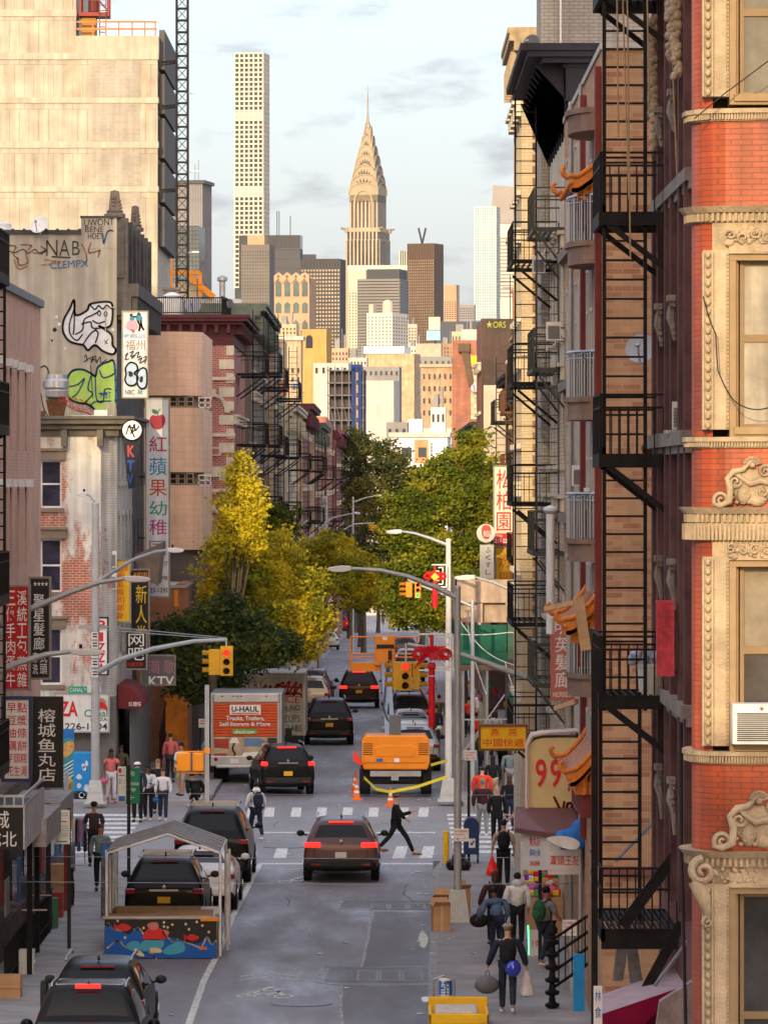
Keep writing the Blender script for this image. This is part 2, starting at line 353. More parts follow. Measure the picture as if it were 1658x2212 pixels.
def fire_escape(xw,sgn,y0,y1,zs,depth=1.15,mat=None,label='',group='fire escapes',ladder='side',rail=.9,lad_y=None,ends=True,top_ladder=0.0,bars=.16,base=None,lw=.5,th=1.0):
 """iron balconies on a facade at x = xw sticking out by sgn*depth between y0..y1; one platform per z"""
 mat=mat or BLK;xo=xw+sgn*depth;t=empty('fire_escape',(xw+sgn*depth/2,(y0+y1)/2,zs[0]),label,'fire escape',group)
 xl,xr=min(xw,xo),max(xw,xo)
 for i,z in enumerate(zs):
  m=MB();hq=.22 if th==1 else .1;m.box(xl,xr,y0,y0+.06,z-hq,z);m.box(xl,xr,y1-.06,y1,z-hq,z);m.box(xo-.03,xo+.03,y0+.06,y1-.06,z-hq,z)
  n=max(4,int((xr-xl)/.12))
  for k in range(n):xx=xl+.05+(xr-xl-.1)*k/(n-1);m.box(xx-.02,xx+.02,y0+.06,y1-.06,z-.05,z-.015)
  m.build('platform',mat,t)
  m=MB()
  for zz in(rail,rail*.78):
   m.bar((xo,y0,z+zz),(xo,y1,z+zz),.035*th)
   if ends:m.bar((xw,y0,z+zz),(xo,y0,z+zz),.035);m.bar((xw,y1,z+zz),(xo,y1,z+zz),.035)
  n=max(2,int((y1-y0)/(bars*1.4)))
  for k in range(n+1):yy=y0+(y1-y0)*k/n;m.bar((xo,yy,z),(xo,yy,z+rail),(.025 if 0<k<n else .045)*th)
  if ends:
   n=max(2,int(depth/bars))
   for k in range(1,n):
    xx=xw+sgn*depth*k/n;m.bar((xx,y0,z),(xx,y0,z+rail*.8),.022*th);m.bar((xx,y1,z),(xx,y1,z+rail*.8),.022*th)
  m.build('railing',mat,t)
  for yy in(y0+.05,y1-.05):
   MB().bar((xo-sgn*.12,yy,z-.2),(xw,yy,z-1.0),.07*th,.09*th).build('bracket',mat,t)
  zt=zs[i+1]if i+1<len(zs)else(z+top_ladder if top_ladder else None)
  if zt:
   m=MB()
   if ladder=='stair':
    ya,yb=(y0+.5,y1-.5)if i%2==0 else(y1-.5,y0+.5);xa=xw+sgn*depth*.55
    for dx in(-.26,.26):m.bar((xa+dx,ya,z),(xa+dx,yb,zt),.05,.12);m.bar((xa+dx,ya,z+.8),(xa+dx,yb,zt+.8),.03)
    for k in range(1,12):q=k/12;m.box(xa-.26,xa+.26,ya+(yb-ya)*q-.08,ya+(yb-ya)*q+.08,z+(zt-z)*q-.015,z+(zt-z)*q+.015)
    m.build('stair',mat,t)
   else:
    yl=lad_y if lad_y is not None else y0+.12;xa,xb=xo-sgn*.06,xo-sgn*(.06+lw)
    for xx in(xa,xb):m.bar((xx,yl,z-.25),(xx,yl,zt+.1),.05*th,.06*th)
    n=int((zt-z)/.30)
    for k in range(1,n+1):m.bar((xa,yl,z+(zt-z)*k/(n+.5)),(xb,yl,z+(zt-z)*k/(n+.5)),.035*th)
    m.build('ladder',mat,t)
 return t
def ac_unit(name,p,w,h,d,ux,label,group='window air conditioners',parts=True):
 """p: front lower-left corner; ux along the front face"""
 ux=Vector(ux).normalized();inn=Vector((-ux.y,ux.x,0));p=Vector(p);t=empty(name,p+ux*w/2,label,'air conditioner',group)
 m=MB();A=lambda a,b,i:p+ux*a+inn*i+Vector((0,0,b))
 m.add([A(0,0,0),A(w,0,0),A(w,0,d),A(0,0,d),A(0,h,0),A(w,h,0),A(w,h,d),A(0,h,d)],[(0,3,2,1),(4,5,6,7),(0,1,5,4),(1,2,6,5),(2,3,7,6),(3,0,4,7)])
 m.build('case',WHT,t)
 g=MB();n=14;dark=M('vent_dark',(.07,.07,.08),.7)
 for k in range(n):
  z0=h*.08+h*.72*k/n;g.add([A(w*.08,z0,-.012),A(w*.92,z0,-.012),A(w*.92,z0+h*.03,-.012),A(w*.08,z0+h*.03,-.012)],[(0,1,2,3)])
 g.build('grille',dark,t)
 return t
def dish(p,r,face,label,mat=None,group='satellite dishes',back=False):
 """satellite dish centred on p facing direction face"""
 mat=mat or M('dish_grey',(.33,.34,.37),.6,0,.1,6);t=empty('satellite_dish',(p[0],p[1],p[2]-r),label,'satellite dish',group);f=Vector(face).normalized();m=MB()
 q=f.to_track_quat('Z','Y').to_matrix().to_4x4();m.M=Matrix.Translation(Vector(p))@q
 pr=[(r*.02,-r*.18)]+[(r*i/6,-r*.18*(1-(i/6)**2))for i in range(1,7)]+[(r*1.02,.0),(r*.98,-.03)]
 vs=[];n=20;m.lathe(pr[:-1]+[(r*1.02,-.02)]+[(r*i/6,-r*.18*(1-(i/6)**2)-.025)for i in range(5,0,-1)],n=n)
 m.build('reflector',mat,t,smooth=40)
 a=MB();a.M=m.M;a.tube([(0,-r*.95,-.02),(0,-r*.5,r*.5),(0,-r*.12,r*.75)],.018,6);a.lathe([(.03,-.05),(.05,0),(.03,.06)],(0,-r*.1,r*.78),8);a.build('feed_arm',STEEL,t)
 b=MB();b.M=m.M;b.tube([(0,0,-r*.18),(0,-.02,-r*.4)],.035,6);b.M=None;pb=m.M@Vector((0,0,-r*.4));b.tube([pb,pb+Vector((0,0.02,-r*.9))],.03,6);b.build('mount',STEEL,t)
 return t
# ---------------------------------------------------------------- ground, roads, pavements
def asphalt(name,c,wet=.35):
 m,nt,b=_new(name);N=nt.nodes;K=nt.links;geo=N.new('ShaderNodeNewGeometry')
 def noise(scale,det,mp=None):
  n=N.new('ShaderNodeTexNoise');n.inputs['Scale'].default_value=scale;n.inputs['Detail'].default_value=det;n.inputs['Roughness'].default_value=.65
  if mp:
   q=N.new('ShaderNodeMapping');q.inputs['Scale'].default_value=mp;K.new(geo.outputs['Position'],q.inputs[0]);K.new(q.outputs[0],n.inputs['Vector'])
  else:K.new(geo.outputs['Position'],n.inputs['Vector'])
  return n
 a=noise(.22,7,(1,.3,1));f=noise(26,5);g=noise(.5,5,(1.2,.25,1))
 r1=N.new('ShaderNodeMapRange');r1.inputs['From Min'].default_value=.3;r1.inputs['From Max'].default_value=.7;r1.inputs['To Min'].default_value=.80;r1.inputs['To Max'].default_value=1.22;K.new(a.outputs['Fac'],r1.inputs[0])
 r2=N.new('ShaderNodeMapRange');r2.inputs['To Min'].default_value=.5;r2.inputs['To Max'].default_value=1.5;K.new(f.outputs['Fac'],r2.inputs[0])
 mu=N.new('ShaderNodeMath');mu.operation='MULTIPLY';K.new(r1.outputs[0],mu.inputs[0]);K.new(r2.outputs[0],mu.inputs[1])
 vm=N.new('ShaderNodeVectorMath');vm.operation='SCALE';vm.inputs[0].default_value=c;K.new(mu.outputs[0],vm.inputs['Scale']);K.new(vm.outputs[0],b.inputs['Base Color'])
 rr=N.new('ShaderNodeMapRange');rr.inputs['From Min'].default_value=.35;rr.inputs['From Max'].default_value=.7;rr.inputs['To Min'].default_value=.85;rr.inputs['To Max'].default_value=wet;K.new(g.outputs['Fac'],rr.inputs[0]);K.new(rr.outputs[0],b.inputs['Roughness'])
 bp=N.new('ShaderNodeBump');bp.inputs['Strength'].default_value=.25;bp.inputs['Distance'].default_value=.01;K.new(f.outputs['Fac'],bp.inputs['Height']);K.new(bp.outputs[0],b.inputs['Normal'])
 return m
ASPH=asphalt('asphalt',(.168,.162,.180));ASPH2=asphalt('older_asphalt',(.18,.174,.182),.5)
PAVE=brick('pavement_flags',(.28,.275,.28),(.26,.255,.26),(.10,.10,.10),1.5,1.5,.015,var=.25,streak=0,bump=.2)
PAVE2=M('pavement_concrete',(.25,.243,.246),.85,0,.25,.7,bump=.15)
KERB=M('kerb_stone',(.26,.26,.26),.8,0,.2,2);LINE=M('road_paint',(.50,.50,.48),.75,0,.75,9)
def sheet(name,pts_lr,dz,mat,kind='structure'):
 m=MB()
 for i in range(len(pts_lr)-1):
  (l0,r0,y0),(l1,r1,y1)=pts_lr[i],pts_lr[i+1]
  m.quad((l0,y0,GZ(y0)+dz),(r0,y0,GZ(y0)+dz),(r1,y1,GZ(y1)+dz),(l1,y1,GZ(y1)+dz))
 return tag(m.build(name,mat),kind=kind)
YS=[-60,40,80,110,140,170,200,225,300,400,500,600,700,1200,3000,30000]
sheet('ground',[(-3000-y*.6,3000+y*.6,y)if y>0 else(-3000,3000,y)for y in YS],-.02,M('ground_earth',(.10,.095,.09),.95,0,.2,.05))
# the street: near block, crossing, far block drifting to the left
def sx(y):
 return-2.35+.0116*(y-110)if y<168 else-1.75+.0058*(y-168)
sheet('street_road',[(sx(y)-3.9,sx(y)+3.35,y)for y in(20,60,100,142)],0,ASPH)
sheet('cross_road',[(-60,60,142),(-60,60,166)],0,ASPH2)
sheet('far_street_road',[(sx(y)-4.0,sx(y)+4.0,y)for y in(166,200,225,300,400,500,600,700,900)],0,ASPH)
KH=.14
def pavement(name,strips,inner,mat):
 m=MB();k=MB()
 for i in range(len(strips)-1):
  (a0,b0,y0),(a1,b1,y1)=strips[i],strips[i+1];z0,z1=GZ(y0)+KH,GZ(y1)+KH
  m.quad((a0,y0,z0),(b0,y0,z0),(b1,y1,z1),(a1,y1,z1))
  c0,c1=(b0,b1)if inner=='r' else(a0,a1);w=.15 if inner=='l' else-.15
  k.add([(c0,y0,z0-KH),(c1,y1,z1-KH),(c1,y1,z1+.004),(c0,y0,z0+.004),(c0+w,y0,z0+.004),(c1+w,y1,z1+.004)],[(0,1,2,3),(3,2,5,4)])
 y0=strips[0][2];y1=strips[-1][2]
 for yy,(a,b,_)in((y0,strips[0]),(y1,strips[-1])):k.quad((a,yy,GZ(yy)),(b,yy,GZ(yy)),(b,yy,GZ(yy)+KH+.004),(a,yy,GZ(yy)+KH+.004))
 tag(m.build(name,mat),kind='structure');tag(k.build('kerb',KERB),kind='structure')
pavement('left_pavement',[(-14,sx(y)-3.9,y)for y in(40,80,110,137)]+[(-60,sx(141.5)-3.9,137.01),(-60,sx(142)-4.3,142)],'r',PAVE)
pavement('right_pavement',[(sx(y)+3.35,30,y)for y in(40,80,110,137)]+[(sx(142)+3.7,60,142)],'l',PAVE2)
pavement('far_left_pavement',[(-60,sx(166)-4.4,166),(-60,sx(170)-4.0,170)]+[(-14,sx(y)-4.0,y)for y in(170.01,200,225,300,400,600,700)],'r',PAVE)
pavement('far_right_pavement',[(sx(166)+4.3,60,166),(sx(170)+4.0,60,170)]+[(sx(y)+4.0,30,y)for y in(170.01,200,225,300,400,600,700)],'l',PAVE2)
# painted markings (laid on the asphalt)
def flat(m,pts,dz=.004):m.add([(x,y,GZ(y)+dz)for x,y in pts],[tuple(range(len(pts)))])
def px_flat(m,pts,dz=.004):flat(m,[(G(u,v).x,G(u,v).y)for u,v in pts],dz)
m=MB();L=[(395,2240),(408,2212),(440,2120),(478,2045),(500,1985),(533,1922),(562,1866)]
for i in range(len(L)-1):
 a,b=G(*L[i]),G(*L[i+1]);m.add([(a.x-.07,a.y,.004),(a.x+.07,a.y,.004),(b.x+.07,b.y,.004),(b.x-.07,b.y,.004)],[(0,1,2,3)])
tag(m.build('parking_lane_line',LINE),kind='structure')
m=MB()
for u in(445,605,688,768,862,921):
 px_flat(m,[(u-16,1855),(u+12,1855),(u+18,1829),(u-6,1829)])
for u in(545,582,640,695,751,807,872,915):px_flat(m,[(u-13,1765),(u+9,1765),(u+11,1745),(u-9,1745)])
tag(m.build('crosswalk_bars',LINE),kind='structure')
m=MB()
for k in range(9):y=145.2+k*2.0;m.box(2.0,5.2,y,y+.95,.002,.0042)
for k in range(9):y=145.2+k*2.0;m.box(-13.2,-7.6,y,y+.95,.002,.0042)
tag(m.build('ladder_crosswalk',LINE),kind='structure')
m=MB();px_flat(m,[(565,1868),(935,1868),(935,1865),(565,1865)]);px_flat(m,[(560,1800),(940,1800),(940,1798),(560,1798)])
px_flat(m,[(470,1772),(505,1772),(560,1765),(560,1763),(505,1769)])
tag(m.build('stop_lines',LINE),kind='structure')
def bike(name,u,v,s):
 m=MB();c=G(u,v)
 def ring(x,y,r):
  n=20
  for k in range(n):
   a,b=2*math.pi*k/n,2*math.pi*(k+1)/n
   flat(m,[(c.x+x+r*math.cos(a),c.y+y+r*1.9*math.sin(a)),(c.x+x+r*math.cos(b),c.y+y+r*1.9*math.sin(b)),(c.x+x+r*.74*math.cos(b),c.y+y+r*1.3*math.sin(b)),(c.x+x+r*.74*math.cos(a),c.y+y+r*1.3*math.sin(a))],.0045)
 ring(-.38*s,0,.21*s);ring(.38*s,-.1,.21*s)
 def st(a,b,w=.05):
  a=Vector(a)*s;b=Vector(b)*s;d=(b-a).normalized();n=Vector((-d.y,d.x))*w*s
  flat(m,[(c.x+(a-n).x,c.y+(a-n).y*1.0),(c.x+(a+n).x,c.y+(a+n).y),(c.x+(b+n).x,c.y+(b+n).y),(c.x+(b-n).x,c.y+(b-n).y)],.0042)
 st((-.38,0),(-.12,1.1));st((-.12,1.1),(.3,.9));st((.3,.9),(.0,.1));st((-.1,1.2),(.12,1.9),.07);st((.38,0),(.2,1.3));st((.12,1.6),(.36,1.3));st((-.3,.5),(.0,.1))
 for q in(3.3,4.1):st((-.62,q),(0,q+.7),.045);st((0,q+.7),(.62,q),.045)
 tag(m.build(name,LINE),kind='structure')
bike('bicycle_marking',572,2152,1.0);bike('bicycle_marking',645,1905,.95)
# repaired trench seams, drains and manholes in the tarmac
SEAM=M('tar_seam',(.30,.30,.30),.85,0,.45,3);PATCH=asphalt('patched_asphalt',(.12,.116,.127),.5)
m=MB()
def seam(pts,w=.035):
 for i in range(len(pts)-1):
  n=8;a,b=G(*pts[i]),G(*pts[i+1])
  prev=a
  for k in range(1,n+1):
   q=a.lerp(b,k/n);q.x+=rnd.uniform(-.025,.025)if k<n else 0
   dv=(q-prev);dv.z=0;nn=Vector((-dv.y,dv.x,0)).normalized()*w*rnd.uniform(.5,1.2)
   flat(m,[((prev-nn).x,(prev-nn).y),((prev+nn).x,(prev+nn).y),((q+nn).x,(q+nn).y),((q-nn).x,(q-nn).y)],.0062);prev=q
seam([(739,2250),(738,2128)]);seam([(738,2130),(683,2123),(696,2090),(780,2090),(806,1968)]);seam([(806,1968),(728,1962),(740,1945),(768,1944)])
seam([(738,2128),(820,2130)],.02);seam([(683,1890),(690,1862)],.02)
tag(m.build('tarmac_seams',SEAM),kind='structure')
m=MB();px_flat(m,[(742,2250),(738,2128),(820,2131),(925,2128),(922,2250)],.0048);px_flat(m,[(700,2122),(712,2092),(925,2090),(925,2124)],.0048);px_flat(m,[(784,2088),(808,1970),(930,1972),(926,2088)],.0048);px_flat(m,[(735,1960),(744,1946),(932,1946),(932,1968)],.0048)
tag(m.build('road_patches',PATCH),kind='structure')
m=MB()
for(u0,v0,u1,v1)in((770,2120,915,2098),(800,1966,920,1954)):
 a,b=G(u0,v0),G(u1,v1)
 for i in range(3):
  xa=a.x+(b.x-a.x)*i/3;xb=a.x+(b.x-a.x)*(i+1)/3
  for(p,q,r,s_)in((xa,xb-.02,a.y,a.y+.12),(xa,xb-.02,b.y-.12,b.y),(xa,xa+.05,a.y+.12,b.y-.12),(xb-.07,xb-.02,a.y+.12,b.y-.12)):m.box(p,q,r,s_,.005,.012)
  for k in range(7):y=a.y+.2+(b.y-a.y-.4)*k/6;m.box(xa+.07,xb-.09,y,y+.06,.005,.009)
rootmb(m,'drain_grates',M('cast_iron_grate',(.16,.155,.16),.5,.5,.3,8),'pair of long metal utility grates set in the road by the right kerb','grate',base=(m.v[0]))
m=MB();c=G(652,2169);m.lathe([(.62,.005),(.62,.014),(.55,.016),(.5,.012),(.1,.012)],(c.x,c.y,0),24);rootmb(m,'manhole_cover',M('cast_iron_grate',(.1,.1,.1)),'round manhole cover in the road beside the painted bicycle','manhole cover','manhole covers',base=c)
m=MB();c=G(615,1830);m.lathe([(.62,.005),(.62,.014),(.55,.016),(.5,.012),(.1,.012)],(c.x,c.y,0),24);rootmb(m,'manhole_cover',M('cast_iron_grate',(.1,.1,.1)),'round manhole cover in the crossing beside the backpack man','manhole cover','manhole covers',base=c)
# puddle by the kerb, sky glare put into its pale colour; litter
m=MB();WAT=M('puddle_glare',(.62,.62,.64),.12,0,.25,3,spec=.5)
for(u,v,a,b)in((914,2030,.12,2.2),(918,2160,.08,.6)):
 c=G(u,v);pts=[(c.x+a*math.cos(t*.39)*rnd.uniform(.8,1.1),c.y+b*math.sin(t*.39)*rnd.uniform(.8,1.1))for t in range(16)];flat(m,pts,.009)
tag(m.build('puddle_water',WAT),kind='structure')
m=MB();rc=random.Random(12)
for k in range(14):
 x,y,a=rc.uniform(-6,1.2),rc.uniform(98,215),rc.choice([rc.uniform(-.4,.4),rc.uniform(1.2,1.9)])
 for j in range(rc.randint(5,14)):
  a+=rc.uniform(-.35,.35);x2,y2=x+.22*math.sin(a),y+.55*math.cos(a);w=rc.uniform(.005,.012)
  if not(sx(y)-3.8<x<sx(y)+3.2):break
  flat(m,[(x-w,y),(x+w,y+.02),(x2+w,y2+.02),(x2-w,y2)],.0058);x,y=x2,y2
tag(m.build('road_cracks',M('crack_dark',(.025,.025,.027),.9)),kind='structure')
m=MB()
for k in range(130):
 y=rnd.uniform(100,185);x=rnd.choice([rnd.uniform(.2,1.0)+.0116*(y-100),rnd.uniform(-6,1),rnd.uniform(1.5,4)]);a=rnd.uniform(0,3);s=rnd.uniform(.03,.11);z=KH+.01 if x>sx(y)+3.4 and y<140 else .014
 dx,dy=s*math.cos(a),s*math.sin(a);m.add([(x-dx,y-dy,z),(x+dy,y-dx,z+.01),(x+dx,y+dy,z),(x-dy,y+dx,z+.015)],[(0,1,2,3)])
tag(m.build('street_litter',M('paper_scraps',(.55,.53,.5),.9,0,.3,9),None),'scraps of paper scattered over the road and pavements','litter',kind='stuff')
# ---------------------------------------------------------------- skyline at its true distance
BASEZ=-9.0
class Tower:
 def __init__(s,name,label,u0,u1,vt,d,ang=10,u2=None,group='midtown towers',depth=None,vb=None):
  s.a=R(ang);s.W=(u1-u0)*d/F/math.cos(s.a);s.D=depth or((u2-u1)*d/F/math.sin(s.a)if u2 else s.W*.8)
  s.z1=PZ(vt,d);s.z0=BASEZ if vb is None else PZ(vb,d);s.d=d
  s.root=empty(name,(PX((u0+u1)/2,d),d,s.z0),label,'building',group)
  s.M=Matrix.Translation((PX(u0,d),d+s.W*math.sin(s.a)*0,0))@Matrix.Rotation(-s.a,4,'Z')
 def mb(s):m=MB();m.M=s.M;return m
 def block(s,name,mat,x0=0,x1=None,z0=None,z1=None,y0=0,y1=None):
  m=s.mb();m.box(x0,s.W if x1 is None else x1,y0,s.D if y1 is None else y1,s.z0 if z0 is None else z0,s.z1 if z1 is None else z1);return m.build(name,mat,s.root)
 def windows(s,cols,rows,mat,zlo,zhi,fw=.6,fh=.6,x0=0,x1=None,side=0,smat=None,y=0,cap=70,mats=None):
  """windows on the front (and side columns on the right face); the largest number as single parts, the rest as one"""
  x1=s.W if x1 is None else x1;cw=(x1-x0)/cols;ch=(zhi-zlo)/rows;n=0;rest=MB();rest.M=s.M
  me=MB();me.quad((0,0,0),(cw*fw,0,0),(cw*fw,0,ch*fh),(0,0,ch*fh));me=me.mesh('window',mat);me2={}
  for j in range(rows-1,-1,-1):
   for i in range(cols):
    x=x0+cw*(i+(1-fw)/2);z=zlo+ch*(j+(1-fh)/2)
    if n<cap:
     o=bpy.data.objects.new('window',me);col.objects.link(o);o.parent=s.root
     o.matrix_local=Matrix.Translation(-ORG[s.root.name])@s.M@Matrix.Translation((x,y-.12,z));n+=1
    else:rest.quad((x,y-.12,z),(x+cw*fw,y-.12,z),(x+cw*fw,y-.12,z+ch*fh),(x,y-.12,z+ch*fh))
  if side:
   cw2=s.D/side;X=s.W+.12
   for j in range(rows):
    for i in range(side):
     yy=cw2*(i+(1-fw)/2);z=zlo+ch*(j+(1-fh)/2);rest.quad((X,yy,z),(X,yy+cw2*fw,z),(X,yy+cw2*fw,z+ch*fh),(X,yy,z+ch*fh))
  if rest.v:tag(rest.build('window_rows',smat or mat,s.root),kind='stuff')
 def ribs(s,name,mat,cols,rows,zlo,zhi,tw,th,out=.5,x0=0,x1=None,side=0):
  m=s.mb();x1=s.W if x1 is None else x1
  for i in range(cols+1):
   x=x0+(x1-x0)*i/cols
   if tw:m.box(x-tw/2,x+tw/2,-out,-.01,zlo,zhi)
  for j in range(rows+1):
   z=zlo+(zhi-zlo)*j/max(rows,1)
   if th:m.box(x0-tw/2,x1+tw/2,-out+.03,-.02,z-th/2,z+th/2)
  for i in range(side+1 if side else 0):
   y=s.D*i/side
   if tw:m.box(s.W+.01,s.W+out,y-tw/2,y+tw/2,zlo,zhi)
  if side and th:
   for j in range(rows+1):z=zlo+(zhi-zlo)*j/max(rows,1);m.box(s.W+.02,s.W+out-.03,-tw/2,s.D,z-th/2,z+th/2)
  return m.build(name,mat,s.root)
TW=M('tower_white_concrete',(0.488,0.459,0.400),.7,0,.06,.02);TG=glass('tower_green_glass',(.025,.04,.045),.12,.5,.02,.12)
TD=M('tower_dark_metal',(.035,.04,.05),.5,.3,.15,.02);TDG=glass('tower_dark_glass',(.016,.024,.042),.1,.5,.03,.12)
TSTONE=M('tower_limestone',(0.311,0.266,0.200),.8,0,.10,.05);TBRN=M('tower_brown',(.085,.058,.045),.6,.1,.12,.05);TPINK=M('tower_pink_stone',(0.370,0.244,0.163),.8,0,.08,.05)
TSTEEL=M('tower_nickel_steel',(0.244,0.207,0.155),.45,.3,.15,.08);TWIN=glass('tower_window',(.045,.05,.06),.2,.4,.1,.12);TPW=M('tower_pale_window',(0.311,0.244,0.200),.3,0,.35,.12)
TBLUE=glass('tower_blue_glass',(0.148,0.237,0.311),.12,.35,.03,.12);TGREY=M('tower_grey',(.20,.20,.22),.7,0,.12,.04)
# slim pencil tower
t=Tower('pencil_tower','very tall slim white grid tower, tallest on the skyline',507,568,115,5440,10,579)
t.block('glazing',TG);t.ribs('concrete_grid',TW,6,49,PZ(620,5440),t.z1,1.45,1.55,.8,side=6)
m=t.mb()
for vv in(250,412):m.box(.2,t.W-.2,-.5,-.3,PZ(vv+11,5440),PZ(vv-9,5440))
m.build('open_floors',M('mech_floor',(0.370,0.340,0.296),.8,0,.2,.05),t.root)
# art deco skyscraper with the steel crown
d=4294;sp=d/F;a=R(17)
ct=empty('art_deco_skyscraper',(PX(792,d),d+20,BASEZ),'art deco skyscraper with a tiered steel crown of arches and a needle spire','building','midtown towers')
CM=Matrix.Translation((PX(794,d),d+20,0))@Matrix.Rotation(-a,4,'Z')
def cmb():m=MB();m.M=CM;return m
zc=lambda zy:PZ(95.8+.4044*zy,d)
hw=61*.5*sp/math.cos(a)
m=cmb();m.box(-hw*1.22,hw*1.22,-hw*1.22,hw*1.22,BASEZ,zc(1040));m.box(-hw*1.17,hw*1.17,-hw*1.17,hw*1.17,zc(1040),zc(980));m.box(-hw,hw,-hw,hw,zc(980),zc(800));m.build('shaft',TSTONE,ct)
m=cmb()
for sx_ in(-1,1):
 for sy_ in(-1,1):
  m.box(sx_*hw*1.17-1.5,sx_*hw*1.17+1.5,sy_*hw*1.17-1.5,sy_*hw*1.17+1.5,zc(1000),zc(975));m.bar((sx_*hw*1.2,sy_*hw*1.2,zc(985)),(sx_*hw*1.45,sy_*hw*1.45,zc(978)),1.6)
m.build('eagle_ornaments',TSTEEL,ct)
tiers=[(1.0,800,735,5.0),(.93,770,690,4),(.80,720,640,3),(.66,660,585,2),(.52,615,535,1),(.37,565,480,0),(.22,520,430,-1)]
def arch(w,h,n=14):return[(w*math.cos(math.pi*k/n),h*math.sin(math.pi*k/n)**.8)for k in range(n+1)]
m=cmb();dk=cmb()
for f,zb,za,q in tiers:
 w=hw*f;z0=zc(zb+40);h=zc(za)-zc(zb);pl=[(w,0)]+[(x,(zc(zb)-z0)+y)for x,y in arch(w,h)]+[(-w,0)]
 m.prism(pl,(0,-w,z0),(1,0,0),(0,0,1),(0,2*w,0));m.prism(pl,(-w,0,z0),(0,-1,0),(0,0,1),(2*w,0,0))
 pl2=[(x*1.04,y)for x,y in arch(w,h)]
 for k in range(len(pl2)-1):
  p0,p1=pl2[k],pl2[k+1];m.bar((p0[0],-w-.35,zc(zb)+p0[1]),(p1[0],-w-.35,zc(zb)+p1[1]),.8,.9);m.bar((w+.35,-p0[0],zc(zb)+p0[1]),(w+.35,-p1[0],zc(zb)+p1[1]),.8,.9)
 if f<.99:
  for k in range(1,8):
   an=math.pi*k/8;cx,cz=w*.80*math.cos(an),zc(zb)+h*.78*math.sin(an)**.8;tx,tz=cx*.62,zc(zb)+(cz-zc(zb))*.55;s_=w*.10
   for(ux_,oy)in((Vector((1,0,0)),Vector((0,-w-.15,0))),(Vector((0,1,0)),Vector((w+.15,0,0)))):
    A_=lambda x,z:oy+ux_*x+Vector((0,0,z));nx=-(cz-tz);nz=cx-tx;ln=math.hypot(nx,nz)+1e-6;nx,nz=nx/ln*s_,nz/ln*s_
    dk.add([A_(tx+nx,tz+nz),A_(tx-nx,tz-nz),A_(cx,cz)],[(0,1,2)])
m.lathe([(hw*.26,zc(470)),(hw*.20,zc(420)),(hw*.09,zc(400)),(hw*.05,zc(330)),(.5,zc(270)),(.12,zc(210))],(0,0,0),8);m.build('steel_crown',TSTEEL,ct);dk.build('crown_windows',TWIN,ct)
n=0;me=MB();me.quad((0,0,0),(1.5,0,0),(1.5,0,2.0),(0,0,2.0));me=me.mesh('window',TWIN);rest=cmb()
for j in range(11):
 for i in range(7):
  x=-hw*.86+i*hw*.27;z=zc(975)+j*(zc(830)-zc(975))/11
  o=bpy.data.objects.new('window',me);col.objects.link(o);o.parent=ct;o.matrix_local=Matrix.Translation(-ORG[ct.name])@CM@Matrix.Translation((x,-hw-.15,z))
  rest.quad((hw+.15,x,z),(hw+.15,x+1.5,z),(hw+.15,x+1.5,z+2),(hw+.15,x,z+2))
for j in range(16):
 for i in range(9):
  x=-hw*1.08+i*hw*.265;z=zc(1180)+j*(zc(1000)-zc(1180))/16;wq=hw*1.22+.15 if z<zc(1050)else hw*1.17+.15
  rest.quad((x,-wq,z),(x+1.7,-wq,z),(x+1.7,-wq,z+2.2),(x,-wq,z+2.2));rest.quad((wq,x,z),(wq,x+1.7,z),(wq,x+1.7,z+2.2),(wq,x,z+2.2))
tag(rest.build('window_rows',TWIN,ct),kind='stuff')
m=cmb();ap=arch(hw*.62,zc(775)-zc(850));pl=[(hw*.62,zc(980)-zc(850))]+ap+[(-hw*.62,zc(980)-zc(850))]
for k in range(len(pl)-1):m.bar((pl[k][0],-hw-.4,zc(850)+pl[k][1]),(pl[k+1][0],-hw-.4,zc(850)+pl[k+1][1]),1.2,1.4)
m.build('arch_surround',TSTEEL,ct)
# the rest of the skyline
t=Tower('slab_office','broad dark slab skyscraper with ribbed top left of the pencil tower',345,436,397,4450,9,452)
t.block('curtain_wall',glass('slab_glass',(.10,.115,.14),.25,.3,.05,.12));t.block('roof_cap',TD,-3,t.W+3,t.z1,t.z1+3,-3,t.D+2);t.ribs('fins',TGREY,26,0,t.z0,t.z1,.9,0,.8,side=8)
t.ribs('floor_bands',TGREY,1,40,PZ(620,4450),PZ(440,4450),.1,1.0,.5)
m=t.mb();m.box(t.W*.82,t.W*.82+.4,3,3.4,t.z1+3,t.z1+17);m.box(t.W*.9,t.W*.9+.4,3,3.4,t.z1+3,t.z1+21);m.build('antenna',TD,t.root)
t=Tower('glass_office','low dark blue glass office in front of the broad slab',345,430,489,2600,9);t.block('curtain_wall',glass('office_glass2',(.07,.09,.12),.15,.3,.05,.12));t.ribs('mullions',TD,12,16,PZ(640,2600),t.z1,.3,.5,.3)
t=Tower('black_office','black office tower with stepped roof behind the stone tower',517,648,508,4200,6,653);t.block('curtain_wall',TDG);t.ribs('fins',TD,30,0,t.z0,t.z1,.7,0,.6)
m=t.mb()
for x in(.60,.635,.82):m.box(t.W*x,t.W*x+.7,5,5.7,t.z1,t.z1+(20 if x<.8 else 16))
m.build('antenna',TD,t.root)
t=Tower('stone_tower','grey stone setback tower with a crown coloured as if sunlit',521,582,528,3000,8,592);ST2=M('tower_grey_stone',(.13,.12,.115),.85,0,.12,.05)
t.block('shaft',ST2);t.block('crown',TPINK,t.W*.2,t.W*.8,t.z1,PZ(508,3000),2,t.D*.8);t.windows(11,22,TWIN,PZ(700,3000),PZ(540,3000),.42,.5,cap=44)  # sunlight on the crown painted in, as a paler stone than the shaft
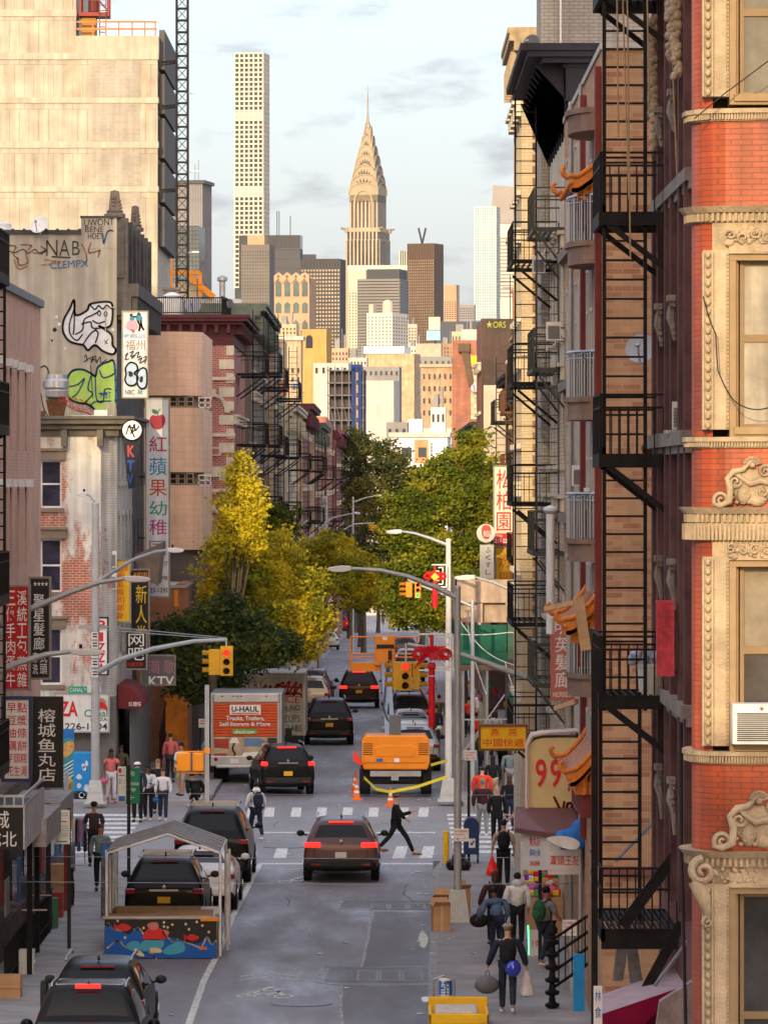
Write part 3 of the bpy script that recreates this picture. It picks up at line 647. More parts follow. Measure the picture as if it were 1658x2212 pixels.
t=Tower('dark_office','plain charcoal block beside the grey stone tower',588,648,537,3600,6,653);t.block('curtain_wall',M('charcoal_wall',(.05,.052,.065),.6,0,.1,.05));t.ribs('bands',TD,1,18,t.z0+60,t.z1,.1,.9,.4)
t=Tower('dark_office','small dark block peeking over the gridded office',653,681,549,3900,6);t.block('curtain_wall',TDG)
t=Tower('grid_office','dark gridded office tower with rows of pinkish square windows',649,734,559,2800,9,746);t.block('wall',M('grid_wall',(.035,.033,.042),.6,0,.1,.05))
t.windows(13,22,TPW,PZ(760,2800),PZ(580,2800),.62,.5,cap=78);t.ribs('fins',TD,13,0,t.z0,t.z1,.6,0,.5)
t=Tower('postmodern_office','tan stone office with a row of diamond gables along its roof',592,668,600,2300,8,681);t.block('wall',TPINK)
m=t.mb();gl=t.mb();w4=t.W/4
for i in range(4):
 xc=w4*(i+.5);z=t.z1;hq=w4*.62
 m.prism([(-w4/2,-hq),(0,-hq*.1),(w4/2,-hq),(w4/2,hq*.35),(0,hq),(-w4/2,hq*.35)],(xc,-.9,z),(1,0,0),(0,0,1),(0,4,0))
 gl.prism([(-w4*.2,0),(0,-hq*.32),(w4*.2,0),(0,hq*.42)],(xc,-1.0,z+hq*.2),(1,0,0),(0,0,1),(0,.1,0))
 for(za,zb_)in((605,640),(652,676),(690,735)):gl.prism([(-w4*.33,0),(w4*.33,0),(w4*.33,(zb_-za)*2300/F*.8),(0,(zb_-za)*2300/F),(-w4*.33,(zb_-za)*2300/F*.8)],(xc,-.3,PZ(zb_,2300)),(1,0,0),(0,0,1),(0,.1,0))
m.build('gables',TPINK,t.root);gl.build('bay_glazing',glass('bay_glass',(.06,.09,.10),.15,.4,.1,.12),t.root)
t=Tower('white_slab','wide white slab with vertical strips behind the black tower',751,881,573,3300,6);t.block('wall',TW);t.ribs('window_strips',TPINK,34,0,t.z0,t.z1-4,1.0,0,.3)
t=Tower('white_tower','narrow white stone tower below the art deco skyscraper',752,790,582,2700,6);t.block('wall',M('tower_cream',(0.444,0.400,0.326),.8,0,.1,.05));t.windows(6,24,TWIN,PZ(780,2700),PZ(630,2700),.42,.45,cap=36)
t=Tower('black_tower','wide black glass tower in front of the white slab',772,862,605,2100,12,881);t.block('curtain_wall',TDG);t.block('penthouse',TD,t.W*.2,t.W*.98,t.z1,PZ(581,2100),2,t.D);t.ribs('floor_bands',M('pale_band',(.13,.13,.14),.5,.2,.1,.05),1,26,PZ(775,2100),t.z1,.1,.9,.3,side=1)
t=Tower('brown_tower','brown brick office tower with a dark right side',881,937,526,2900,20,958);t.block('wall',TBRN);t.windows(12,30,TPW,PZ(745,2900),PZ(560,2900),.5,.55,cap=60);t.ribs('piers',TBRN,12,0,t.z0,t.z1,.7,0,.6)
m=t.mb();
for q in(-1,1):m.bar((t.W*.45,4,t.z1),(t.W*(.45+q*.14),4,t.z1+9),.9)
m.build('roof_mast',TD,t.root)
t=Tower('dark_office','small dark glass tower left of the brown tower',863,882,541,3900,6);t.block('curtain_wall',TDG);t.ribs('fins',TW,4,0,t.z0,t.z1,.7,0,.5)
t=Tower('apartment_tower','sunlit pink apartment tower right of the brown tower',958,985,615,2200,14,992);t.block('wall',TPINK);t.windows(5,9,TWIN,PZ(690,2200),PZ(650,2200),.6,.45,cap=45)
t=Tower('apartment_tower','grey apartment block beside the pink apartment tower',992,1024,658,2300,6);t.block('wall',TGREY);t.windows(8,5,TWIN,PZ(690,2300),PZ(664,2300),.5,.5,cap=40)
t=Tower('blue_glass_tower','pale blue glass tower near the right-hand rooftops',1025,1070,447,3200,12,1080);t.block('curtain_wall',TBLUE);t.ribs('mullions',M('blue_mullion',(.30,.36,.40),.4,.4,.1,.05),9,40,PZ(690,3200),t.z1,.45,.35,.3,side=3)
t=Tower('slanted_tower','grey tower with a slanted roof behind the blue glass tower',1060,1118,420,4300,6);m=t.mb();zt=t.z1
m.prism([(0,t.z0),(t.W,t.z0),(t.W,zt+6),(t.W*.08,zt+8),(0,zt-20)],(0,0,0),(1,0,0),(0,0,1),(0,t.D,0));m.build('wall',M('pale_grey_panel',(0.222,0.207,0.207),.6,.1,.1,.05),t.root);t.ribs('panel_lines',TGREY,8,10,PZ(490,4300),zt-24,.4,.4,.2)
t=Tower('white_apartment','white banded apartment block beside the blue glass tower',1080,1120,484,2900,6);t.block('wall',TW);t.ribs('floor_bands',TGREY,1,16,PZ(640,2900),t.z1-8,.1,1.0,.3)
t=Tower('dark_slab','long low dark blue slab under the pink apartments',942,1045,694,1900,4);t.block('wall',M('navy_wall',(.05,.06,.085),.6,0,.1,.05))
t=Tower('white_tower','white apartment block with a round water tank on top',792,847,676,1500,20,881,group='mid-distance buildings');t.block('wall',M('white_brick_far',(0.488,0.466,0.429),.8,0,.06,.2));t.windows(7,9,TWIN,PZ(750,1500),PZ(682,1500),.34,.4,side=6,cap=63)
m=t.mb();m.lathe([(1.6,t.z1),(1.6,t.z1+2.6),(1.3,t.z1+3.4),(.6,t.z1+3.9),(.05,t.z1+4)],(t.W*.68,3,0),14);m.box(.3,1.6,1,4,t.z1,t.z1+2.6);m.build('water_tank',M('tank_cream',(0.407,0.355,0.296),.8),t.root,smooth=40)
# mid-distance roofscape
def block(name,label,u0,u1,vt,d,wallm,rows=0,cols=0,u2=None,ang=5,vw=(None,None),fw=.4,fh=.5,wm=None,side=0,par=None,vb=None,cap=60):
 t=Tower(name,label,u0,u1,vt,d,ang,u2,'mid-distance buildings',vb=vb);t.block('wall',wallm)
 if rows:t.windows(cols,rows,wm or TWIN,PZ(vw[1],d),PZ(vw[0],d),fw,fh,side=side,cap=cap)
 if par:t.block('parapet',par,-.3,t.W+.3,t.z1,t.z1+.5,-.3,t.D)
 return t
BE=brick('beige_brick_far',(.45,.33,.20),(.40,.29,.17),(.36,.28,.2),.25,.09,.012,bump=0);YB=M('yellow_stucco',(0.385,0.244,0.089),.85,0,.1,.4,streak=.15);TANB=brick('tan_brick_far',(.38,.25,.15),(.33,.21,.13),(.30,.22,.16),.25,.09,.012,bump=0)
WHB=M('white_wall_far',(0.407,0.392,0.370),.85,0,.12,.3,streak=.15);GREYW=M('grey_wall_far',(.20,.20,.21),.85,0,.15,.3);REDB=brick('red_brick_far',(.30,.09,.05),(.25,.075,.045),(.25,.18,.14),.25,.09,.012,bump=0)
t=block('yellow_building','yellow stucco block with an arched opening',647,705,711,800,YB,u2=716,ang=12);m=t.mb();zq=PZ(752,800)
m.prism([(-.55,0),(.55,0),(.55,1.5)]+[(.55*math.cos(math.pi*k/8),1.5+.55*math.sin(math.pi*k/8))for k in range(1,8)]+[(-.55,1.5)],(t.W*.36,-.05,zq),(1,0,0),(0,0,1),(0,.04,0));m.build('arched_opening',TDG,t.root)
block('beige_building','plain beige rear wall left of the yellow building',602,650,735,620,M('beige_stucco',(0.370,0.296,0.207),.9,0,.15,.4,streak=.25),2,4,vw=(790,830),par=WHB)
block('low_building','low white roof-house below the yellow building',676,752,784,600,WHB,1,5,vw=(788,812),fw=.35)
t=block('brick_hospital','sunlit brown brick block with a white parapet',790,894,764,950,BE,u2=908,ang=10);t.block('parapet',WHT,-.4,t.W*.8,t.z1,PZ(748,950),-.3,t.D)
t=block('tan_apartments','tan brick apartment house with two rows of windows below the brown tower',910,978,793,800,TANB,4,6,vw=(800,905),fw=.36,fh=.42,par=TSTONE)
block('white_wall_building','blank whitewashed building left of the sunlit brown block',784,850,822,700,WHB,u2=863,ang=12)
block('grey_roof_building','grey stepped roofs behind the whitewashed building',784,862,792,860,GREYW,1,7,vw=(797,815))
t=block('white_house','white house with a gridded window beyond the trees',845,966,944,560,WHT,par=WHB);m=t.mb();s_=560/F;zz=PZ(988,560)
for(a_,b_)in((22,44),(58,76)):m.quad((a_*s_,-.05,zz),(b_*s_,-.05,zz),(b_*s_,-.05,zz+1.1),(a_*s_,-.05,zz+1.1))
m.build('window',TWIN,t.root);m=t.mb();m.box(50*s_,80*s_,-.04,-.01,PZ(1000,560),PZ(950,560));m.build('brick_panel',M('orange_brick_panel',(.45,.22,.10),.8),t.root)
window(t.root,t.M@Vector((84*s_,0,PZ(985,560))),(1,0,0),1.9,1.5,'g',WHT,TWIN,inset=-.05)
block('white_roof_house','white rooftop bulkhead among vents',880,912,905,640,WHT);block('grey_low_block','low grey block behind the white house',834,880,912,610,GREYW,1,3,vw=(920,945));block('roof_shed','long pale roof shed with ducts beside the white bulkhead',912,975,925,680,WHB)
t=block('billboard_building','pale rooftop with a blue billboard below the brown tower',897,952,742,1050,M('pale_pink_wall',(0.407,0.311,0.252),.85));t.block('billboard',M('billboard_blue',(.22,.42,.62),.6,0,.1,.3),t.W*.45,t.W*.98,PZ(735,1050),PZ(714,1050),-1,-.7);t.block('sign_frame',WHB,t.W*.5,t.W*.95,PZ(712,1050),PZ(684,1050),1,1.6)
block('rooftop_block','grey rooftop clutter between brown block and mural',900,975,770,1000,GREYW,1,6,vw=(776,790))
# scaffolded building wrapped in blue netting
d=520;t=Tower('scaffolded_building','dark building under scaffolding with blue netting strips',708,784,800,d,6,None,'mid-distance buildings');t.block('wall',M('scaffold_dark',(.06,.055,.06),.9,0,.2,.5),y0=1.2)
m=t.mb()
for j in range(6):z=PZ(800+j*27,d);m.box(-.1,t.W+.1,-.1,1.2,z-.06,z+.06)
for i in range(6):x=t.W*i/5;m.box(x-.05,x+.05,-.1,-.02,t.z0,t.z1+.4);m.bar((x,0,t.z1-3),(x+t.W/5*(i<5),0,t.z1-6),.05)
m.build('scaffold',M('scaffold_pipe',(.10,.10,.12),.6,.3),t.root);NET=M('blue_netting',(.015,.035,.14),.8,0,.25,.6);m=t.mb()
for x in(.68,.86):m.box(t.W*x,t.W*(x+.1),-.25,-.15,PZ(940,d),t.z1+.3)
m.box(t.W*.66,t.W*.99,-.25,-.15,t.z1-.1,t.z1+.6);m.build('netting',NET,t.root)
m=t.mb()
for j in range(5):m.quad((t.W*.79,-.05,PZ(930-j*27,d)),(t.W*.86,-.05,PZ(930-j*27,d)),(t.W*.86,-.05,PZ(912-j*27,d)),(t.W*.79,-.05,PZ(912-j*27,d)))
m.build('pale_bays',TPINK,t.root)
# sunlit mural wall at the far end of the right-hand row
d=360;t=Tower('mural_building','sunlit brick end wall with a painted mural by the right-hand row',976,1046,735,d,5,None,'mid-distance buildings');t.block('wall',REDB)
m=t.mb();x0,x1=t.W*.58,t.W*.95;z0,z1=PZ(905,d),PZ(772,d);m.quad((x0,-.03,z0),(x1,-.03,z0),(x1,-.03,z1),(x0,-.03,z1))
MUR=M('mural_paint',(.42,.34,.24),.85,0,.7,3.5);m.build('mural',MUR,t.root);m=t.mb();m.quad((x0,-.05,PZ(786,d)),(x1,-.05,PZ(786,d)),(x1,-.05,PZ(768,d)),(x0,-.05,PZ(768,d)));m.build('yellow_panel',YEL,t.root)
m=t.mb();m.box(t.W*.2,t.W*.56,-.5,.1,PZ(760,d),PZ(742,d));m.prism([(0,0),(.5,0),(.9,-2.4),(.5,-2.4)],(t.W*.3,-.4,PZ(760,d)),(1,0,0),(0,0,1),(0,.4,0));m.build('broken_cornice',M('rust_cornice',(.10,.07,.05),.8),t.root);t.block('roof_shed',WHB,t.W*.25,t.W*.9,t.z1,t.z1+.8,1,4)
dish(t.M@Vector((t.W*.75,-.6,PZ(835,d))),.42,(-.5,-.8,.3),'satellite dish on the sunlit mural wall')
for(nm,lb,u0,u1,vt,d,c,r,k)in(('low_building','small cream loft block behind the beige rear wall',600,640,700,1000,(.42,.34,.24),4,5),('low_building','grey flat-roofed loft left of the yellow building',636,652,750,700,(.24,.23,.22),2,3),('low_building','pink walled loft behind the scaffolded building',716,752,752,900,(.42,.28,.2),3,5),('low_building','pale grey block between scaffold and sunlit brown block',748,792,772,900,(.40,.39,.38),3,6),('low_building','white stepped block under the water tank tower',880,912,748,1200,(.52,.50,.47),4,5),('low_building','brown block behind the tan apartment house',950,985,742,1300,(.28,.18,.12),4,5),('low_building','cream block behind the mural wall',975,1030,716,1100,(.45,.36,.26),2,8),('low_building','small white roof house below the tan apartments',930,962,880,600,(.55,.53,.50),1,3),('low_building','pale block beside the black glass tower',868,900,700,1700,(.40,.36,.32),5,5)):
 t=block(nm,lb,u0,u1,vt,d,M('loft_%d_%d'%(u0,vt),c,.85,0,.14,.3,streak=.15),r,k,vw=(vt+6,vt+40),fw=.45,fh=.5,cap=24)
 m=t.mb();m.box(t.W*.15,t.W*.45,1,3,t.z1,t.z1+1.6);m.box(t.W*.7,t.W*.78,1,2,t.z1,t.z1+2.4);m.bar((t.W*.6,1,t.z1),(t.W*.6,1,t.z1+3.5),.08);m.build('roof_plant',GREYW,t.root)
# ---------------------------------------------------------------- paint on walls: ribbons and blobs in a camera-facing plane
def cr(pts,closed=True,n=6):
 out=[];N_=len(pts)
 for i in range(N_ if closed else N_-1):
  g=lambda k:Vector((*pts[k%N_],0))if closed else Vector((*pts[min(max(k,0),N_-1)],0))
  p0,p1,p2,p3=g(i-1),g(i),g(i+1),g(i+2)
  for k in range(n):
   t=k/n;q=.5*((2*p1)+(-p0+p2)*t+(2*p0-5*p1+4*p2-p3)*t*t+(-p0+3*p1-3*p2+p3)*t**3);out.append((q.x,q.y))
 if not closed:out.append(tuple(pts[-1]))
 return out
def blob(mb,pts,d,mat=0,smooth=True):
 q=cr(pts)if smooth else pts;mb.add([P(u,v,d)for u,v in q],[tuple(range(len(q)))],mat)
def stroke(mb,pts,w,d,mat=0,closed=False,smooth=True):
 q=cr(pts,closed,5)if smooth else list(pts)
 if closed:q=q+[q[0]]
 for i in range(len(q)-1):
  a,b=Vector((*q[i],0)),Vector((*q[i+1],0));t=b-a
  if t.length<1e-4:continue
  t.normalize();n=Vector((-t.y,t.x,0))*w/2;a2=a-t*w*.3;b2=b+t*w*.3
  mb.add([P(z.x,z.y,d)for z in(a2-n,b2-n,b2+n,a2+n)],[(0,1,2,3)],mat)
SPB=M('spray_black',(.018,.018,.022),.7,0,.2,4);SPW=M('spray_white',(.50,.52,.56),.8,0,.18,2);SPG=M('spray_green',(.30,.46,.10),.8,0,.2,2);SPBL=M('spray_blue',(.03,.10,.22),.8,0,.2,3)
SPR=M('spray_red',(.42,.03,.03),.8,0,.2,3);SPO=M('spray_faded_orange',(.34,.16,.09),.9,0,.3,3);SPLB=M('spray_light_blue',(.30,.40,.52),.8,0,.2,3)
INKR=M('sign_red',(.50,.02,.025),.55,0,.1,3);INKB=M('sign_black',(.02,.02,.022),.5,0,.1,3);INKW=M('sign_white',(.68,.68,.66),.5,0,.06,3);INKBL=M('sign_blue',(.02,.13,.42),.5,0,.1,3);INKG=M('sign_green',(.01,.20,.11),.5,0,.1,3)
# ---------------------------------------------------------------- pinkish brick building at the left edge
PKB=brick('pink_brick',(.60,.33,.235),(.54,.295,.21),(.47,.31,.24),.24,.085,.012,var=.15,streak=.15)
t=empty('brick_building',(-9.3,125,0),'pinkish brick building with dark slot windows and white caps','building','buildings on the left side')
m=MB();shell(m,-22,-9.3,100,138,0,15.3,'r');ops=[]
for u in(-46,-28,-8,10,21.5,37.5,54):
 yy=9.3*F/(829-u)
 for va,vb in((797,972),(1052,1225)):ops.append((yy-100,PZ(vb,128),.55,(vb-va)*128/F))
wall(m,(-9.3,100,0),(0,1,0),38,15.3,ops,.25);m.build('wall',PKB,t)
for(a_,b_,w_,h_)in ops:
 window(t,(-9.3,100+a_,b_),(0,1,0),w_,h_,'s',M('dark_window_frame',(.10,.05,.045),.6),GL,.12)
 MB().box(-9.31,-9.12,100+a_-.12,100+a_+w_+.12,b_+h_,b_+h_+.2).build('window_cap',WHT,t)
m=MB();m.box(-22.05,-9.2,99.9,138.05,15.3,15.5);m.build('coping',M('grey_coping',(.16,.17,.20),.7),t)
m=MB();m.box(-9.33,-9.25,100,138,6.9,7.2);m.build('stone_band',CONC,t)
fire_escape(-9.3,1,101.5,109.2,[4.6,8.2,11.8,15.0],1.25,label='black fire escape on the pinkish brick building',lad_y=108.9)
# ---------------------------------------------------------------- peeling corner building across the crossing
PEEL=brick('peeling_painted_brick',(.42,.105,.05),(.35,.09,.042),(.42,.37,.32),.23,.085,.013,var=.2,patch=(.60,.58,.53),patch_lo=.46,patch_hi=.52,patch_sc=.5,pmap=(1,1,.45),streak=.25)
PEELW=brick('whitewashed_brick',(.42,.40,.37),(.46,.44,.41),(.33,.31,.28),.23,.085,.012,var=.2,patch=(.30,.10,.06),patch_lo=.62,patch_hi=.68,patch_sc=.7,streak=.3)
d=170;t=empty('corner_building',(-10.5,d,0),'peeling red and white brick corner building with a dark cornice','building','buildings on the left side')
m=MB();x0,x1=-15.0,-8.95;zt=PZ(935,d);shell(m,x0,x1,d,176,3.4,zt,'fr')
fo=[]
for(va,vb)in((994,1097),(1164,1279),(1357,1479)):fo.append((PX(87,d)-x0,PZ(vb,d)-3.4,46*d/F,(vb-va)*d/F))
wall(m,(x0,d,3.4),(1,0,0),x1-.5-x0,zt-3.4,fo,.2);m.build('wall',PEEL,t)
m=MB();m.quad((x1-.5,d,3.4),(x1,d+.7,3.4),(x1,d+.7,zt),(x1-.5,d,zt));so=[(1.0+i*2.4,z_,.95,1.75)for i in range(4)for z_ in(1.4,4.3,7.2)]
wall(m,(x1,d+.7,3.4),(0,1,0),10.3,zt-3.4,so,.2);m.build('side_wall',PEELW,t)
for(a_,b_,w_,h_)in fo:window(t,(x0+a_,d,3.4+b_),(1,0,0),w_,h_,'sL',WHT,glass('iridescent_glass',(.03,.028,.05),.08,.6,1.5),.14,M('brown_stone',(.18,.14,.11),.85,0,.2,2))
for(a_,b_,w_,h_)in so:window(t,(x1,d+.7+a_,3.4+b_),(0,1,0),w_,h_,'sl',WHT,GL,.14,PEELW)
m=MB();cornice(m,x0,x1,d,181,zt,[(.10,-.1,.12),(.28,.12,.30),(.55,.30,.46),(.65,.46,.56)])
for k in range(5):m.box(x1-.6-k*1.2,x1-.4-k*1.2,d-.5,d-.02,zt-.45,zt+.1)
m.build('cornice',M('dark_cornice',(.10,.09,.075),.85,0,.3,2),t)
m=MB();shell(m,x0,x1,d+.02,181,0,3.4);m.build('shopfront_base',M('shop_grey',(.13,.125,.12),.8,0,.3,1),t)
MB().box(PX(100,d),PX(135,d),d-.06,d,PZ(993,d),PZ(981,d)).build('lintel',M('ochre_lintel',(.36,.24,.06),.8),t)
# pizza shop fascia
t=board('pizza_sign','white pizza shop fascia board on the corner','shop sign',(120,1500,234,1580),169.6,WHT,STEEL,.2,[('ZZA',110,1515,168,1548,INKR,.03),('Canal',182,1533,232,1549,INKG,.01),('PIZZA',196,1551,232,1558,INKB),('226-1404',140,1562,232,1577,INKB,.012)])
m=MB();blob(m,[(206,1531),(210,1520),(220,1516),(229,1523),(232,1534),(222,1530),(214,1532)],169.55);m.build('pizza_emblem',INKR,t)
m=MB();blob(m,[(208,1519),(216,1508),(226,1512),(228,1520),(216,1515)],169.54);m.build('emblem_hand',M('emblem_brown',(.35,.22,.12),.7),t)
board('hanging_sign','tall white vertical pizza sign hanging from the corner building','sign',(206,1336,231,1456),169.2,INKW,INKB,.2,[('P',210,1340,227,1362,INKR,.03),('I',214,1366,223,1386,INKR,.03),('Z',210,1389,227,1409,INKR,.03),('Z',210,1411,227,1431,INKR,.03),('A',210,1433,227,1453,INKR,.03)],group='vertical shop signs')
# tall graffiti building behind it
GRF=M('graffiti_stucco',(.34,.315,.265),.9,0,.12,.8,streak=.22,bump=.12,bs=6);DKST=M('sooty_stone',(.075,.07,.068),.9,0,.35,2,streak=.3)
d=176;t=empty('graffiti_building',(-11,d,0),'tall tenement with a graffiti covered cream side wall','building','buildings on the left side')
m=MB();x1=PX(252,d);zt=PZ(505,d);shell(m,-24,x1,d,196,0,zt,'r');m.box(PX(175,d),x1,d-.012,d+1.2,zt-.5,PZ(470,d));m.build('wall',GRF,t)
m=MB();zs_=0;so=[(1.2+i*2.7,z_,1.0,2.0)for i in range(7)for z_ in(4,7.2,10.4)]
wall(m,(x1,d,0),(0,1,0),20,zt,so,.25);m.box(x1-.2,x1+.25,d+.02,195,PZ(600,d),PZ(480,d))
for k in range(7):m.box(x1,x1+.38,d+.1+k*2.9,d+.7+k*2.9,PZ(640,d),PZ(470,d))
m.box(x1,x1+.75,d+.05,195.5,PZ(640,d),PZ(612,d));m.box(x1,x1+.5,d+.06,195.4,PZ(680,d),PZ(640,d))
for k in range(24):m.box(x1+.02,x1+.7,d+.2+k*.8,d+.5+k*.8,PZ(690,d),PZ(640,d))
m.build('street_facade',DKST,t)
for(a_,b_,w_,h_)in so:window(t,(x1,d+a_,b_),(0,1,0),w_,h_,'s',M('grey_frame',(.2,.2,.2),.6),GL,.15)
m=MB();m.box(-24,PX(175,d),d-.1,d+.3,zt,zt+.14)
for k in range(9):m.tube([(PX(-20+k*24,d),d-.13,zt+.14),(PX(-20+k*24,d),d+.3,zt+.14)],.05,6)
m.box(PX(173,d),x1+.1,d-.06,d+1.25,PZ(470,d),PZ(466,d));m.build('coping',M('dark_coping',(.05,.05,.055),.8),t)
FST=M('finial_stone',(.13,.105,.095),.9,0,.3,3,bump=.3)
def finial(u,vt,vb,dd,sc_,lab):
 b=P(u,vb,dd);h=(vb-vt)*dd/F;r=sc_*dd/F;m=MB()
 m.lathe([(r*1.5,0),(r*1.55,h*.12),(r*1.1,h*.18),(r*1.25,h*.24),(r*.95,h*.28)],(b.x,b.y,b.z),8)
 m.add([(b.x-r*.85,b.y-r*.85,b.z+h*.28),(b.x+r*.85,b.y-r*.85,b.z+h*.28),(b.x+r*.85,b.y+r*.85,b.z+h*.28),(b.x-r*.85,b.y+r*.85,b.z+h*.28),(b.x-r*.6,b.y-r*.6,b.z+h*.95),(b.x+r*.6,b.y-r*.6,b.z+h*.95),(b.x+r*.6,b.y+r*.6,b.z+h*.95),(b.x-r*.6,b.y+r*.6,b.z+h*.95)],[(0,1,5,4),(1,2,6,5),(2,3,7,6),(3,0,4,7)])
 m.add([(b.x-r*.6,b.y-r*.6,b.z+h*.95),(b.x+r*.6,b.y-r*.6,b.z+h*.95),(b.x+r*.6,b.y+r*.6,b.z+h*.95),(b.x-r*.6,b.y+r*.6,b.z+h*.95),(b.x,b.y,b.z+h)],[(0,1,4),(1,2,4),(2,3,4),(3,0,4)])
 for k in range(3):m.ball((b.x+r*(.9-.1*k),b.y-r*.7,b.z+h*(.35+.12*k)),r*.25,6,4);m.ball((b.x-r*.1,b.y-r*.85,b.z+h*(.45+.13*k)),r*.28,6,4)
 m.build('finial',FST,t)
finial(248,410,470,176.8,15,'');finial(292,443,500,190,12,'')
g={'o':MB(),'w':MB(),'k':MB(),'g':MB(),'b':MB(),'r':MB(),'l':MB()};dw=d-.02;dk_=d-.035
big=[(160,648),(163,680),(188,670),(196,656),(236,652),(243,668),(240,700),(226,708),(214,704),(240,722),(243,745),(250,755),(243,765),(222,758),(205,745),(190,756),(180,745),(165,742),(148,735),(136,715),(138,690),(150,668)]
blob(g['w'],big,dw);stroke(g['k'],big,4.5,dk_,closed=True)
for q in([(161,650),(160,705),(158,722)],[(163,722),(178,712),(182,690),(200,680),(214,672)],[(176,700),(195,695),(200,708),(222,708)],[(180,742),(196,720),(208,712)],[(206,740),(212,720),(205,712)],[(196,660),(205,668),(213,660),(222,667),(230,659),(240,666)],[(200,692),(212,698),(226,694)],[(160,668),(150,700),(152,722),(166,735),(178,722)]):stroke(g['k'],q,3,dk_)
for(u,v,r1,r2)in((214,676,3.5,6),(228,678,3.5,6)):
 stroke(g['k'],[(u-r1,v),(u,v-r2),(u+r1,v),(u,v+r2)],1.8,dk_,closed=True)
for(u,v,r_)in((118,712,5),(122,684,3.5),(112,735,2.5),(140,752,3),(244,712,4),(128,700,4)):blob(g['k' if u<121 else 'w'],[(u-r_,v),(u,v-r_),(u+r_,v),(u,v+r_)],dw)
stroke(g['k'],[(225,735),(232,742)],1.5,dk_);stroke(g['k'],[(233,733),(226,743)],1.5,dk_)
grn=[(146,815),(158,800),(178,798),(196,806),(206,812),(212,792),(232,782),(247,786),(249,880),(236,898),(214,896),(200,880),(186,872),(170,870),(152,862),(142,842)]
blob(g['g'],grn,dw);stroke(g['b'],grn,4.5,dk_,closed=True)
for q in([(150,835),(168,830),(182,818),(168,848),(156,858)],[(185,868),(200,850),(190,840),(196,812)],[(206,814),(208,860),(222,868),(226,842),(240,840)],[(215,800),(222,815),(238,812),(247,806)],[(196,880),(204,868),(240,866)],[(214,850),(232,850)]):stroke(g['b'],q,3,dk_)
for q in([(182,772),(186,766),(188,780)],[(180,782),(200,770),(196,784),(206,768),(208,784),(216,770),(218,784),(230,776)],[(195,776),(212,778)],[(196,788),(200,860)]):stroke(g['k'],q,1.6,dk_)
for b_,u0,v0,u1,v1,rr in(('N',100,518,124,552,0),('A',128,518,150,552,0),('B',156,520,172,550,0)):putpx(g['k'],b_,u0,v0,u1,v1,dk_,bold=-.012,rot=rr)
stroke(g['k'],[(112,554),(152,556)],2.5,dk_);putpx(g['b'],'CLEMPX',108,562,190,578,dk_,bold=.0,rot=.06)
putpx(g['k'],'UWONT',182,472,246,487,dk_,bold=-.005,rot=.05);putpx(g['k'],'BENE',184,489,224,501,dk_,bold=-.005);putpx(g['k'],'HOET',190,503,222,516,dk_,bold=-.005);stroke(g['b'],[(222,505),(224,525),(232,500),(244,498)],3,dk_)
for q in([(2,545),(8,530),(16,528),(14,545),(4,552)],[(20,530),(34,532),(28,548),(40,560)],[(44,528),(68,530),(56,545),(60,566),(42,572),(38,556)],[(70,545),(92,548)],[(176,526),(186,548),(186,570)],[(196,524),(192,545),(216,540)],[(216,540),(212,555)],[(30,560),(40,580),(60,574)],[(90,572),(130,566),(96,560)]):stroke(g['o'],q,3,dw)
stroke(g['k'],[(10,536),(30,545),(50,538),(60,547),(75,538),(85,546),(98,540)],1.8,dk_);stroke(g['k'],[(88,532),(99,540),(88,548)],1.8,dk_)
putpx(g['r'],'NOZOX',145,862,200,884,dk_,bold=-.01,rot=-.25);stroke(g['r'],[(140,872),(160,884),(190,892),(206,905)],2,dk_)
stroke(g['k'],[(86,795),(96,790),(104,800),(102,818),(94,830),(104,850)],2.5,dk_);stroke(g['k'],[(88,850),(94,880),(104,900)],2,dk_)
putpx(g['b'],'HBT',217,846,240,860,d-.045,bold=0)
for k_,mt in(('o',SPO),('w',SPW),('k',SPB),('g',SPG),('b',SPBL),('r',SPR)):g[k_].build('graffiti',mt,t)
m=MB();m.box(PX(228,d),PX(250,d),d-.05,d-.01,PZ(905,d),PZ(870,d));m.tube([(PX(228,d),d-.06,PZ(715,d)),(PX(228,d),d-.06,PZ(664,d)),(PX(252,d),d-.06,PZ(664,d))],.02,6);m.build('patch_panel',GRF,t)
dish(P(84,484,175.5),.33,(-.35,-.8,.45),'white satellite dish on the roof edge of the graffiti building',WHT)
m=MB();b=P(0,502,177);m.lathe([(.55,0),(.55,.12),(.5,.14),(.5,.3),(.4,.34),(.05,.36)],(b.x-.1,b.y,b.z),14);rootmb(m,'roof_vent',M('vent_white',(.55,.57,.6),.6),'pale round roof vent at the left of the graffiti roof','roof vent',smooth=40)
# kitchen exhaust on the lower roof
b=P(122,905,172);t=empty('exhaust_fan',tuple(b),'steel kitchen exhaust fan on a rusty curb in front of the graffiti','exhaust fan');m=MB();r=24*172/F
m.lathe([(r*.75,.66),(r*1.05,.75),(r*1.1,.95),(r*1.0,1.0),(r*1.15,1.06),(r*1.15,1.28),(r*.95,1.36),(r*.95,1.5),(r*.3,1.52)],(b.x,b.y,b.z),18);m.build('fan_housing',M('spun_aluminium',(.42,.43,.45),.35,.8,.1,4),t,smooth=35)
m=MB();m.add([(b.x-.22,b.y-.22,b.z),(b.x+.22,b.y-.22,b.z),(b.x+.22,b.y+.22,b.z),(b.x-.22,b.y+.22,b.z),(b.x-.34,b.y-.34,b.z+.66),(b.x+.34,b.y-.34,b.z+.66),(b.x+.34,b.y+.34,b.z+.66),(b.x-.34,b.y+.34,b.z+.66)],[(0,3,2,1),(4,5,6,7),(0,1,5,4),(1,2,6,5),(2,3,7,6),(3,0,4,7)]);m.build('curb',RUST,t)
m=MB();putpx(m,'COZ',128,855,150,868,171.3,bold=0);m.build('tag',SPR,t)
